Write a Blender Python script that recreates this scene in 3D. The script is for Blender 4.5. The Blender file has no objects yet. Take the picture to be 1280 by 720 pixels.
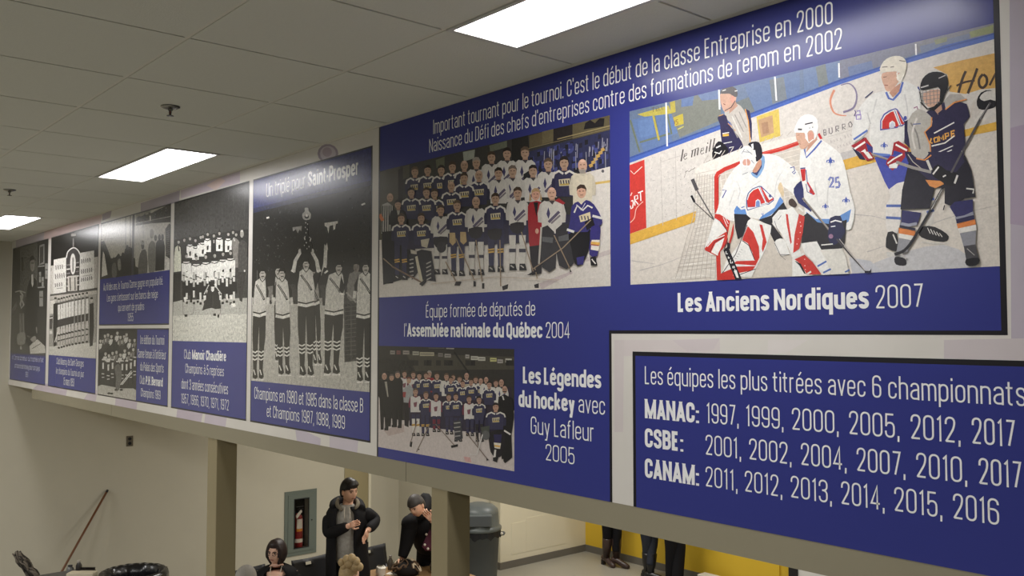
import bpy, bmesh, math, random
from mathutils import Vector, Matrix
import numpy as np
S = bpy.context.scene
COL = S.collection
PI = math.pi

# ------------------------------------------------------------------ camera
F_PX = 1134.85
YAW, PITCH = math.radians(49.2386), math.radians(2.651)
CAM_D, EYE = 2.2866, 3.37          # distance from the mural wall, eye height over the lower floor
cam_data = bpy.data.cameras.new('camera')
cam_data.sensor_width = 36.0
cam_data.lens = F_PX * 36.0 / 1280.0
cam_data.clip_end = 100
cam = bpy.data.objects.new('camera', cam_data)
COL.objects.link(cam)
cam.location = (0, -CAM_D, EYE)
cam.rotation_euler = (PI / 2 + PITCH, 0, YAW)
S.camera = cam

# ------------------------------------------------------------------ light
S.view_settings.view_transform = 'Standard'
S.view_settings.look = 'None'
S.view_settings.gamma = 1.0
S.view_settings.use_curve_mapping = False
S.view_settings.exposure = 0.0
w = bpy.data.worlds.new('world')
S.world = w
w.use_nodes = True
w.node_tree.nodes['Background'].inputs[0].default_value = (0.97, 0.98, 0.96, 1)
w.node_tree.nodes['Background'].inputs[1].default_value = 0.10
WHITE = 12.0                         # brightness of a lit ceiling diffuser
def area(name, loc, sx, sy, power, spread=180, col=(1, 0.985, 0.96), rot=(0, 0, 0)):
    l = bpy.data.lights.new(name, 'AREA')
    l.shape = 'RECTANGLE'; l.size = sx; l.size_y = sy
    l.energy = power; l.color = col; l.spread = math.radians(spread)
    o = bpy.data.objects.new(name, l); COL.objects.link(o)
    o.location = loc; o.rotation_euler = rot
    return o
U = 0.61                            # ceiling module
Z_CEIL = EYE + 0.9536
Z_BEAM = EYE - 0.669                # underside of the bulkhead
Z_MUR = EYE - 0.956 * U             # lower edge of the mural
X_END = -10.92                      # end wall
M1, M2, M3 = -1.1796, -0.5906, -0.285
X0 = -2.9073
# ceiling lamps: row along the mural (three seen) and an unseen row added in the hall to light the mural
LAMPS = [(X0 - c * U - U, (M2 + M3) / 2) for c in (-3, 3, 9)]
for x, y in LAMPS:
    area('ceiling_lamp_light', (x, y, Z_CEIL - 0.012), 1.16, 0.26, 4, 130)
for x, e_ in ((0.5, 80), (-3.2, 80), (-6.8, 80), (-9.4, 112)):
    area('hall_fill_light', (x, -3.6, Z_CEIL - 0.02), 1.2, 0.6, e_, 170)
# lower room behind the bulkhead
for x, y in ((-8.9, 3.6), (-6.2, 3.4), (-8.3, 6.3), (-5.2, 6.3)):
    area('lower_room_light', (x, y, 3.03), 1.2, 0.6, 39, 170, (1, 0.97, 0.92))

# ------------------------------------------------------------------ helpers
def lin(c):
    c /= 255.0
    return c / 12.92 if c <= 0.04045 else ((c + 0.055) / 1.055) ** 2.4
def rgb(r, g, b, k=1.0):
    return tuple(min(lin(v) * k, 0.95) for v in (r, g, b)) + (1,)
MATS = {}
def mat(name, col, rough=0.6, spec=0.4, noise=0.0, scale=40, metal=0.0, bump=0.0, emit=None, coat=0.0):
    if name in MATS: return MATS[name]
    m = bpy.data.materials.new(name); m.use_nodes = True
    nt = m.node_tree; b = nt.nodes['Principled BSDF']
    b.inputs['Base Color'].default_value = col
    b.inputs['Roughness'].default_value = rough
    b.inputs['Metallic'].default_value = metal
    b.inputs['Specular IOR Level'].default_value = spec
    b.inputs['Coat Weight'].default_value = coat
    if emit:
        b.inputs['Emission Color'].default_value = col
        b.inputs['Emission Strength'].default_value = emit
    if noise or bump:
        tc = nt.nodes.new('ShaderNodeTexCoord'); n = nt.nodes.new('ShaderNodeTexNoise')
        n.inputs['Scale'].default_value = scale; n.inputs['Detail'].default_value = 5
        nt.links.new(tc.outputs['Object'], n.inputs['Vector'])
        if noise:
            mx = nt.nodes.new('ShaderNodeMix'); mx.data_type = 'RGBA'
            mx.inputs[6].default_value = tuple(v * (1 - noise) for v in col[:3]) + (1,)
            mx.inputs[7].default_value = tuple(min(1, v * (1 + noise)) for v in col[:3]) + (1,)
            nt.links.new(n.outputs['Fac'], mx.inputs[0]); nt.links.new(mx.outputs[2], b.inputs['Base Color'])
        if bump:
            bp = nt.nodes.new('ShaderNodeBump'); bp.inputs['Strength'].default_value = bump
            bp.inputs['Distance'].default_value = 0.004
            nt.links.new(n.outputs['Fac'], bp.inputs['Height']); nt.links.new(bp.outputs[0], b.inputs['Normal'])
    MATS[name] = m
    return m
def link_mesh(name, me, m, parent=None, smooth=False):
    o = bpy.data.objects.new(name, me); COL.objects.link(o)
    if m is not None:
        for mm in (m if isinstance(m, (list, tuple)) else [m]): me.materials.append(mm)
    if parent is not None: o.parent = parent
    if smooth:
        for p in me.polygons: p.use_smooth = True
    return o
class MB:
    """collects shapes and links them as one mesh object"""
    def __init__(s): s.v = []; s.f = []
    def add(s, vs, fs):
        n = len(s.v); s.v += [tuple(v) for v in vs]; s.f += [tuple(i + n for i in f) for f in fs]; return s
    def box(s, x0, x1, y0, y1, z0, z1):
        return s.add([(x0, y0, z0), (x1, y0, z0), (x1, y1, z0), (x0, y1, z0), (x0, y0, z1), (x1, y0, z1), (x1, y1, z1), (x0, y1, z1)],
                     [(0, 3, 2, 1), (4, 5, 6, 7), (0, 1, 5, 4), (1, 2, 6, 5), (2, 3, 7, 6), (3, 0, 4, 7)])
    def lathe(s, prof, n=24, c=(0, 0, 0), caps=True):
        vs = []; fs = []
        for r, z in prof:
            for i in range(n):
                a = 2 * PI * i / n; vs.append((c[0] + r * math.cos(a), c[1] + r * math.sin(a), c[2] + z))
        for k in range(len(prof) - 1):
            for i in range(n):
                j = (i + 1) % n; fs.append((k * n + i, k * n + j, (k + 1) * n + j, (k + 1) * n + i))
        if caps:
            fs.append(tuple(reversed(range(n)))); fs.append(tuple((len(prof) - 1) * n + i for i in range(n)))
        return s.add(vs, fs)
    def tube(s, pts, r, n=8, caps=True):
        pts = [Vector(p) for p in pts]; rs = r if isinstance(r, (list, tuple)) else [r] * len(pts)
        vs = []; fs = []; up = None
        for i, p in enumerate(pts):
            t = (pts[min(i + 1, len(pts) - 1)] - pts[max(i - 1, 0)]).normalized()
            if up is None:
                up = Vector((0, 0, 1)) if abs(t.z) < 0.9 else Vector((1, 0, 0))
            a = t.cross(up).normalized(); b = a.cross(t).normalized(); up = b
            for k in range(n):
                q = 2 * PI * k / n; vs.append(p + (a * math.cos(q) + b * math.sin(q)) * rs[i])
        for i in range(len(pts) - 1):
            for k in range(n):
                j = (k + 1) % n; fs.append((i * n + k, i * n + j, (i + 1) * n + j, (i + 1) * n + k))
        if caps:
            fs.append(tuple(reversed(range(n)))); fs.append(tuple((len(pts) - 1) * n + k for k in range(n)))
        return s.add(vs, fs)
    def ball(s, c, r, n=12, m=8, sc=(1, 1, 1)):
        vs = [(c[0], c[1], c[2] - r * sc[2])]; fs = []
        for i in range(1, m):
            a = -PI / 2 + PI * i / m
            for k in range(n):
                q = 2 * PI * k / n
                vs.append((c[0] + r * sc[0] * math.cos(a) * math.cos(q), c[1] + r * sc[1] * math.cos(a) * math.sin(q), c[2] + r * sc[2] * math.sin(a)))
        vs.append((c[0], c[1], c[2] + r * sc[2])); L = len(vs) - 1
        for k in range(n):
            j = (k + 1) % n; fs.append((0, 1 + j, 1 + k)); fs.append((L, 1 + (m - 2) * n + k, 1 + (m - 2) * n + j))
            for i in range(m - 2):
                fs.append((1 + i * n + k, 1 + i * n + j, 1 + (i + 1) * n + j, 1 + (i + 1) * n + k))
        return s.add(vs, fs)
    def xform(s, M, start=0):
        s.v[start:] = [tuple(M @ Vector(v)) for v in s.v[start:]]; return s
    def build(s, name, m, parent=None, smooth=False, bevel=0, seg=2):
        me = bpy.data.meshes.new(name); me.from_pydata(s.v, [], s.f); me.update()
        o = link_mesh(name, me, m, parent, smooth)
        if bevel:
            md = o.modifiers.new('bevel', 'BEVEL'); md.width = bevel; md.segments = seg; md.limit_method = 'ANGLE'
            md.angle_limit = math.radians(40)
        return o
def tag(o, label=None, cat=None, group=None, kind=None):
    if label: o['label'] = label
    if cat: o['category'] = cat
    if group: o['group'] = group
    if kind: o['kind'] = kind
    return o
def empty(name, loc, rz=0.0):
    o = bpy.data.objects.new(name, None); COL.objects.link(o)
    o.location = loc; o.rotation_euler = (0, 0, rz); o.empty_display_size = 0.1
    return o
def copy_tree(o, parent=None):
    c = o.copy(); COL.objects.link(c)
    if parent is not None:
        c.parent = parent; c.matrix_parent_inverse = o.matrix_parent_inverse.copy()
    for ch in [q for q in COL.objects if q.parent == o]: copy_tree(ch, c)
    return c
# measured points of the photograph -> points of the place
_f = Vector((-math.sin(YAW) * math.cos(PITCH), math.cos(YAW) * math.cos(PITCH), math.sin(PITCH)))
_r = Vector((math.cos(YAW), math.sin(YAW), 0)); _u = _r.cross(_f)
def ray(px, py): return _f + _r * ((px - 640) / F_PX) + _u * ((360 - py) / F_PX)
def on_wall(px, py):
    d = ray(px, py); s = CAM_D / d.y
    return (s * d.x, EYE + s * d.z)
def on_y(px, py, y):
    d = ray(px, py); s = (CAM_D + y) / d.y; return Vector((s * d.x, y, EYE + s * d.z))
def on_z(px, py, z):
    d = ray(px, py); s = (z - EYE) / d.z; return Vector((s * d.x, s * d.y - CAM_D, z))
def on_x(px, py, x):
    d = ray(px, py); s = x / d.x; return Vector((x, s * d.y - CAM_D, EYE + s * d.z))

# ------------------------------------------------------------------ room
M_PAINT = mat('beige_wall_paint', rgb(194, 188, 170), 0.55, 0.3, 0.03, 6, bump=0.05)
M_CREAM = mat('cream_wall_paint', rgb(226, 219, 196), 0.5, 0.3, 0.02, 5)
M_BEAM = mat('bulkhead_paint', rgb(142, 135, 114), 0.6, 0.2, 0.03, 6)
M_POST = mat('post_paint', rgb(142, 131, 102), 0.6, 0.2, 0.03, 5)
M_YELLOW = mat('yellow_wall_paint', rgb(222, 186, 58), 0.5, 0.3, 0.03, 5)
M_BASE = mat('grey_baseboard', rgb(112, 108, 100), 0.5, 0.3)
M_TILE = mat('ceiling_tile', rgb(206, 205, 194), 0.95, 0.05, 0.05, 160, bump=0.25)
M_TEE = mat('ceiling_tee', rgb(206, 202, 188), 0.5, 0.3)
M_FLOOR = mat('floor_sheet', rgb(160, 157, 146), 0.4, 0.4, 0.10, 30)
def struct(o): o['kind'] = 'structure'; return o

Y_A, X_B, Y_C, X_D, Y_E = 5.0, -10.12, 6.03, -9.90, 7.73
struct(MB().box(X_END - 0.4, 7, -7, 7.9, -0.12, 0).build('floor', M_FLOOR))
# end wall with the recess for the extinguisher cabinet
for y0, y1, z0, z1, xo in ((-7, 3.35, 0, Z_CEIL + 0.2, 0), (3.595, Y_A, 0, Z_CEIL + 0.2, 0), (3.35, 3.595, 0, 0.51, 0), (3.35, 3.595, 1.18, Z_CEIL + 0.2, 0), (3.35, 3.595, 0.51, 1.18, 0.14)):
    struct(MB().box(X_END - 0.15, X_END - xo, y0, y1, z0, z1).build('wall_end', M_PAINT))
b = MB().box(X_END - 0.15, X_B - 0.15, Y_A, Y_A + 0.15, 0, 3.1)
b.box(X_B - 0.15, X_B, Y_A, Y_C, 0, 3.1)
struct(b.build('wall_recess', M_PAINT))
b = MB().box(X_B - 0.15, X_D - 0.15, Y_C, Y_C + 0.15, 0, 3.1)
b.box(X_D - 0.15, X_D, Y_C, Y_E + 0.15, 0, 3.1)
struct(b.build('wall_white', M_CREAM))
struct(MB().box(X_D, 5, Y_E, Y_E + 0.15, 0, 3.1).build('wall_yellow', M_YELLOW))
struct(MB().box(X_END - 0.15, 5, 0.14, Y_E + 0.15, 3.06, 3.2).build('ceiling_lower', M_CREAM))
# baseboards
struct(MB().box(X_END, X_END + 0.012, -7, Y_A, 0, 0.1).build('baseboard_end', M_BASE))
b = MB().box(X_END + 0.012, X_B - 0.15, Y_A - 0.012, Y_A, 0, 0.1)
b.box(X_B, X_B + 0.012, Y_A, Y_C, 0, 0.1); b.box(X_B + 0.012, X_D + 0.012, Y_C - 0.012, Y_C, 0, 0.1)
b.box(X_D, X_D + 0.012, Y_C, Y_E, 0, 0.1)
struct(b.build('baseboard_white', M_BASE))
struct(MB().box(X_D + 0.012, 5, Y_E - 0.012, Y_E, 0, 0.1).build('baseboard_yellow', M_BASE))
# bulkhead with the mural and its painted lower band
struct(MB().box(X_END, 6, 0, 0.14, Z_MUR, Z_CEIL + 0.2).build('wall_mural', M_BEAM))
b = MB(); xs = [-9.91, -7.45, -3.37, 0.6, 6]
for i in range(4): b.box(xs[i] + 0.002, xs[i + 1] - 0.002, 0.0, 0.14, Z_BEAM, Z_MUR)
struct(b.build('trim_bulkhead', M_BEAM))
# posts that carry the bulkhead
for i, (x0, x1, y1) in enumerate(((-5.57, -5.43, 0.135), (-3.185, -3.07, 0.125))):
    p = MB().box(x0, x1, 0.004, y1, 0, Z_BEAM).build('support_post', M_POST, bevel=0.004)
    p['kind'] = 'structure'; p.name = 'trim_%d' % (i + 1)
# narrow door in the end wall
d0, d1 = on_x(430, 650, X_END).y, on_x(462, 650, X_END).y
dr = MB().box(X_END, X_END + 0.01, d0, d1 - 0.03, 0, 2.9).build('door_1', mat('olive_door', rgb(158, 146, 112), 0.5, 0.3))
struct(dr)
MB().box(X_END, X_END + 0.03, d1 - 0.035, d1, 0, 2.9).build('door_frame', M_CREAM, dr)
for z in (0.35, 1.55, 2.0):
    MB().box(X_END + 0.01, X_END + 0.034, d1 - 0.055, d1 - 0.037, z, z + 0.1).build('hinge', mat('dark_metal', rgb(50, 48, 45), 0.4, 0.5, metal=0.7), dr)

# suspended ceiling: tiles with open joints under a grid of tees
b = MB(); tee = MB()
ys = [M2, M1] + [M1 - U * k for k in range(1, 9)]
cs = list(range(-16, 15))
def lit(xa, xb): return any(xa < lx + 0.3 and xb > lx - 0.3 for lx, _ in LAMPS)
for c in cs:
    xa, xb = X0 - (c + 1) * U, X0 - c * U
    if xb < X_END: continue
    xa = max(xa, X_END)
    for i in range(len(ys) - 1):
        b.box(xa + 0.005, xb - 0.005, ys[i + 1] + 0.007, ys[i] - 0.007, Z_CEIL, Z_CEIL + 0.02)
    y_in = (M3 + 0.006) if lit(xa, xb) else (M2 + 0.007)
    b.box(xa + 0.005, xb - 0.005, y_in, -0.012, Z_CEIL, Z_CEIL + 0.02)
struct(b.build('ceiling', M_TILE))
for y in ys: tee.box(X_END, 7, y - 0.012, y + 0.012, Z_CEIL + 0.002, Z_CEIL + 0.03)
for c in cs:
    x = X0 - c * U
    if x > X_END: tee.box(x - 0.012, x + 0.012, -6.5, 0, Z_CEIL + 0.007, Z_CEIL + 0.032)
for lx, ly in LAMPS: tee.box(lx - U, lx + U, M3 - 0.01, M3 + 0.012, Z_CEIL - 0.002, Z_CEIL + 0.03)
tee.box(X_END, 7, -0.02, 0, Z_CEIL - 0.002, Z_CEIL + 0.03)
struct(tee.build('trim_ceiling_grid', M_TEE))
struct(MB().box(X_END - 0.1, 7, -7, 0.14, Z_CEIL + 0.06, Z_CEIL + 0.12).build('ceiling_deck', M_TILE))

# ceiling lamps
M_DIFF = mat('lit_diffuser', (1.0, 0.985, 1.0, 1), 0.4, 0.2, emit=WHITE)
M_FRAME = mat('lamp_frame', rgb(190, 188, 182), 0.4, 0.4)
LBL = ['nearest lit ceiling lamp above the large blue mural text', 'middle lit ceiling lamp over the black and white team photos',
       'farthest lit ceiling lamp, cut by the left edge of the photo']
for (lx, ly), lb in zip(LAMPS, LBL):
    t = empty('ceiling_lamp', (lx, ly, Z_CEIL)); tag(t, lb, 'lamp', 'recessed ceiling lamps along the mural')
    hx, hy = U - 0.004, (M3 - M2) / 2 - 0.004
    f = MB()
    f.box(-hx, hx, -hy, -hy + 0.016, -0.004, 0.05).box(-hx, hx, hy - 0.016, hy, -0.004, 0.05)
    f.box(-hx, -hx + 0.02, -hy + 0.016, hy - 0.016, -0.004, 0.05).box(hx - 0.02, hx, -hy + 0.016, hy - 0.016, -0.004, 0.05)
    f.build('frame', M_FRAME, t)
    MB().box(-hx + 0.02, hx - 0.02, -hy + 0.016, hy - 0.016, 0.0, 0.012).build('diffuser', M_DIFF, t)
# sprinklers
M_CHR = mat('dark_chrome', rgb(120, 118, 112), 0.25, 0.5, metal=0.9)
def sprinkler(x, y, label):
    t = empty('fire_sprinkler', (x, y, Z_CEIL)); tag(t, label, 'sprinkler', 'ceiling sprinklers')
    MB().lathe([(0.04, 0), (0.04, -0.003), (0.03, -0.009), (0.014, -0.012)], 24).build('escutcheon', M_CHR, t, True)
    f = MB().lathe([(0.010, -0.011), (0.010, -0.018), (0.006, -0.02)], 12)
    f.tube([(0.010, 0, -0.017), (0.011, 0, -0.028), (0.003, 0, -0.037)], 0.0025, 6).tube([(-0.010, 0, -0.017), (-0.011, 0, -0.028), (-0.003, 0, -0.037)], 0.0025, 6)
    f.build('yoke', M_CHR, t)
    MB().lathe([(0.003, -0.019), (0.003, -0.036)], 8).build('glass_bulb', mat('sprinkler_bulb', rgb(120, 30, 25), 0.1, 0.6), t)
    MB().lathe([(0.005, -0.036), (0.015, -0.040), (0.015, -0.042), (0.003, -0.043)], 16).build('deflector', M_CHR, t)
sprinkler(-3.857, -0.887, 'small chrome sprinkler on the ceiling tile nearest the middle lamp')
sprinkler(-6.876, -0.868, 'small dark sprinkler near the farthest ceiling lamp at left')
# ------------------------------------------------------------------ mural
# printed colours live on the print: one colour per shape, stored per corner
def print_mat(name, rough=0.27, grain=0.0, gscale=220):
    m = bpy.data.materials.new(name); m.use_nodes = True
    nt = m.node_tree; bs = nt.nodes['Principled BSDF']
    a = nt.nodes.new('ShaderNodeVertexColor'); a.layer_name = 'Col'
    out = a.outputs['Color']
    if grain:
        tc = nt.nodes.new('ShaderNodeTexCoord'); n = nt.nodes.new('ShaderNodeTexNoise')
        n.inputs['Scale'].default_value = gscale; n.inputs['Detail'].default_value = 3
        nt.links.new(tc.outputs['Object'], n.inputs['Vector'])
        r = nt.nodes.new('ShaderNodeMapRange'); r.inputs[1].default_value = 0.34; r.inputs[2].default_value = 0.66
        r.inputs[3].default_value = 1 - grain; r.inputs[4].default_value = 1 + grain
        n2 = nt.nodes.new('ShaderNodeTexNoise'); n2.inputs['Scale'].default_value = gscale * .33; n2.inputs['Detail'].default_value = 2
        nt.links.new(tc.outputs['Object'], n2.inputs['Vector'])
        av = nt.nodes.new('ShaderNodeMath'); av.operation = 'MULTIPLY_ADD'; av.inputs[1].default_value = 0.45
        sc = nt.nodes.new('ShaderNodeMath'); sc.operation = 'MULTIPLY'; sc.inputs[1].default_value = 0.55
        nt.links.new(n.outputs['Fac'], sc.inputs[0]); nt.links.new(n2.outputs['Fac'], av.inputs[0]); nt.links.new(sc.outputs[0], av.inputs[2])
        nt.links.new(av.outputs[0], r.inputs[0])
        mx = nt.nodes.new('ShaderNodeVectorMath'); mx.operation = 'SCALE'
        nt.links.new(out, mx.inputs[0]); nt.links.new(r.outputs[0], mx.inputs['Scale']); out = mx.outputs[0]
    nt.links.new(out, bs.inputs['Base Color'])
    bs.inputs['Roughness'].default_value = rough
    bs.inputs['Specular IOR Level'].default_value = 0.4
    return m
P_PLAIN = print_mat('vinyl_print')
P_GREY = print_mat('vinyl_print_old_photo', grain=0.36, gscale=150)
P_COLOUR = print_mat('vinyl_print_colour_photo', grain=0.11, gscale=200)
INK = 1.12                           # photo colour -> print colour
STEP = 0.00004
def smooth_path(pts, closed=True, n=4):
    """Catmull-Rom through the points"""
    P = [Vector((p[0], p[1])) for p in pts]; N = len(P); out = []
    rng = range(N) if closed else range(N - 1)
    for i in rng:
        if closed: a, b_, c, d = P[(i - 1) % N], P[i], P[(i + 1) % N], P[(i + 2) % N]
        else: a, b_, c, d = P[max(i - 1, 0)], P[i], P[i + 1], P[min(i + 2, N - 1)]
        for k in range(n):
            t = k / n
            out.append(0.5 * ((2 * b_) + (c - a) * t + (2 * a - 5 * b_ + 4 * c - d) * t * t + (3 * b_ - a - 3 * c + d) * t ** 3))
    if not closed: out.append(P[-1])
    return [(p.x, p.y) for p in out]
class Art:
    """flat print: shapes in picture points, mapped onto the wall plane and layered by overlap"""
    def __init__(s, base=0.0, ink=INK, clip=None):
        s.base = base; s.sh = []; s.ink = ink; s.clip = clip; s.o = (0, 0, 1); s.k = (0, 0)
    def view(s, x, y, k): s.o = (x, y, k); return s
    def wp(s, p): return on_wall(s.o[0] + (p[0] + s.k[0] * (p[1] - s.k[1])) / s.o[2], s.o[1] + p[1] / s.o[2])
    def poly(s, c, pts, sm=0):
        if sm: pts = smooth_path(pts, True, sm)
        s.sh.append((c, [s.wp(p) for p in pts])); return s
    def rect(s, c, x0, z0, x1, z1): s.sh.append((c, [(x0, z0), (x1, z0), (x1, z1), (x0, z1)])); return s
    def ell(s, c, cx, cy, rx, ry, rot=0, n=14):
        r = math.radians(rot); cr, sr = math.cos(r), math.sin(r)
        return s.poly(c, [(cx + rx * math.cos(a) * cr - ry * math.sin(a) * sr, cy + rx * math.cos(a) * sr + ry * math.sin(a) * cr)
                          for a in [2 * PI * k / n for k in range(n)]])
    def line(s, c, pts, w, w2=None, sm=0):
        if sm: pts = smooth_path(pts, False, sm)
        w2 = w if w2 is None else w2; L = []; R = []; n = len(pts)
        for i, p in enumerate(pts):
            a = pts[max(i - 1, 0)]; b_ = pts[min(i + 1, n - 1)]
            dx, dy = b_[0] - a[0], b_[1] - a[1]; q = math.hypot(dx, dy) or 1
            h = (w + (w2 - w) * i / max(1, n - 1)) / 2
            L.append((p[0] - dy / q * h, p[1] + dx / q * h)); R.append((p[0] + dy / q * h, p[1] - dx / q * h))
        for i in range(n - 1): s.poly(c, [L[i], L[i + 1], R[i + 1], R[i]])
        return s
    def build(s, name, m, parent=None):
        boxes = []; layers = []
        V = []; Fc = []; C = []
        for c, pts in s.sh:
            if s.clip: pts = clip_rect(pts, *s.clip)
            if len(pts) < 3: continue
            xs = [p[0] for p in pts]; zs = [p[1] for p in pts]
            bb = (min(xs), min(zs), max(xs), max(zs)); l = 0
            if boxes:
                B = np.array(boxes); Lr = np.array(layers)
                hit = (B[:, 0] < bb[2]) & (B[:, 2] > bb[0]) & (B[:, 1] < bb[3]) & (B[:, 3] > bb[1])
                if hit.any(): l = int(Lr[hit].max()) + 1
            boxes.append(bb); layers.append(l)
            n = len(V); y = -(s.base + STEP * l)
            ar = sum(pts[i][0] * pts[(i + 1) % len(pts)][1] - pts[(i + 1) % len(pts)][0] * pts[i][1] for i in range(len(pts)))
            if ar < 0: pts = pts[::-1]
            V += [(p[0], y, p[1]) for p in pts]; Fc.append(tuple(range(n, n + len(pts))))
            g_ = (.3 * c[0] + .55 * c[1] + .15 * c[2]) * .13; C += [rgb(*[v * .87 + g_ for v in c], s.ink)] * len(pts)
        me = bpy.data.meshes.new(name); me.from_pydata(V, [], Fc); me.update()
        at = me.color_attributes.new('Col', 'FLOAT_COLOR', 'POINT')
        at.data.foreach_set('color', np.array(C, dtype=np.float32).ravel())
        return link_mesh(name, me, m, parent)
def clip_rect(pts, x0, z0, x1, z1):
    def cut(P, ins, inter):
        o = []
        for i in range(len(P)):
            a, b_ = P[i - 1], P[i]
            if ins(b_):
                if not ins(a): o.append(inter(a, b_))
                o.append(b_)
            elif ins(a): o.append(inter(a, b_))
        return o
    def ix(v): return lambda a, b_: (v, a[1] + (b_[1] - a[1]) * (v - a[0]) / (b_[0] - a[0]))
    def iz(v): return lambda a, b_: (a[0] + (b_[0] - a[0]) * (v - a[1]) / (b_[1] - a[1]), v)
    for ins, it in ((lambda p: p[0] >= x0, ix(x0)), (lambda p: p[0] <= x1, ix(x1)), (lambda p: p[1] >= z0, iz(z0)), (lambda p: p[1] <= z1, iz(z1))):
        if len(pts) < 3: return pts
        pts = cut(pts, ins, it)
    return pts

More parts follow.
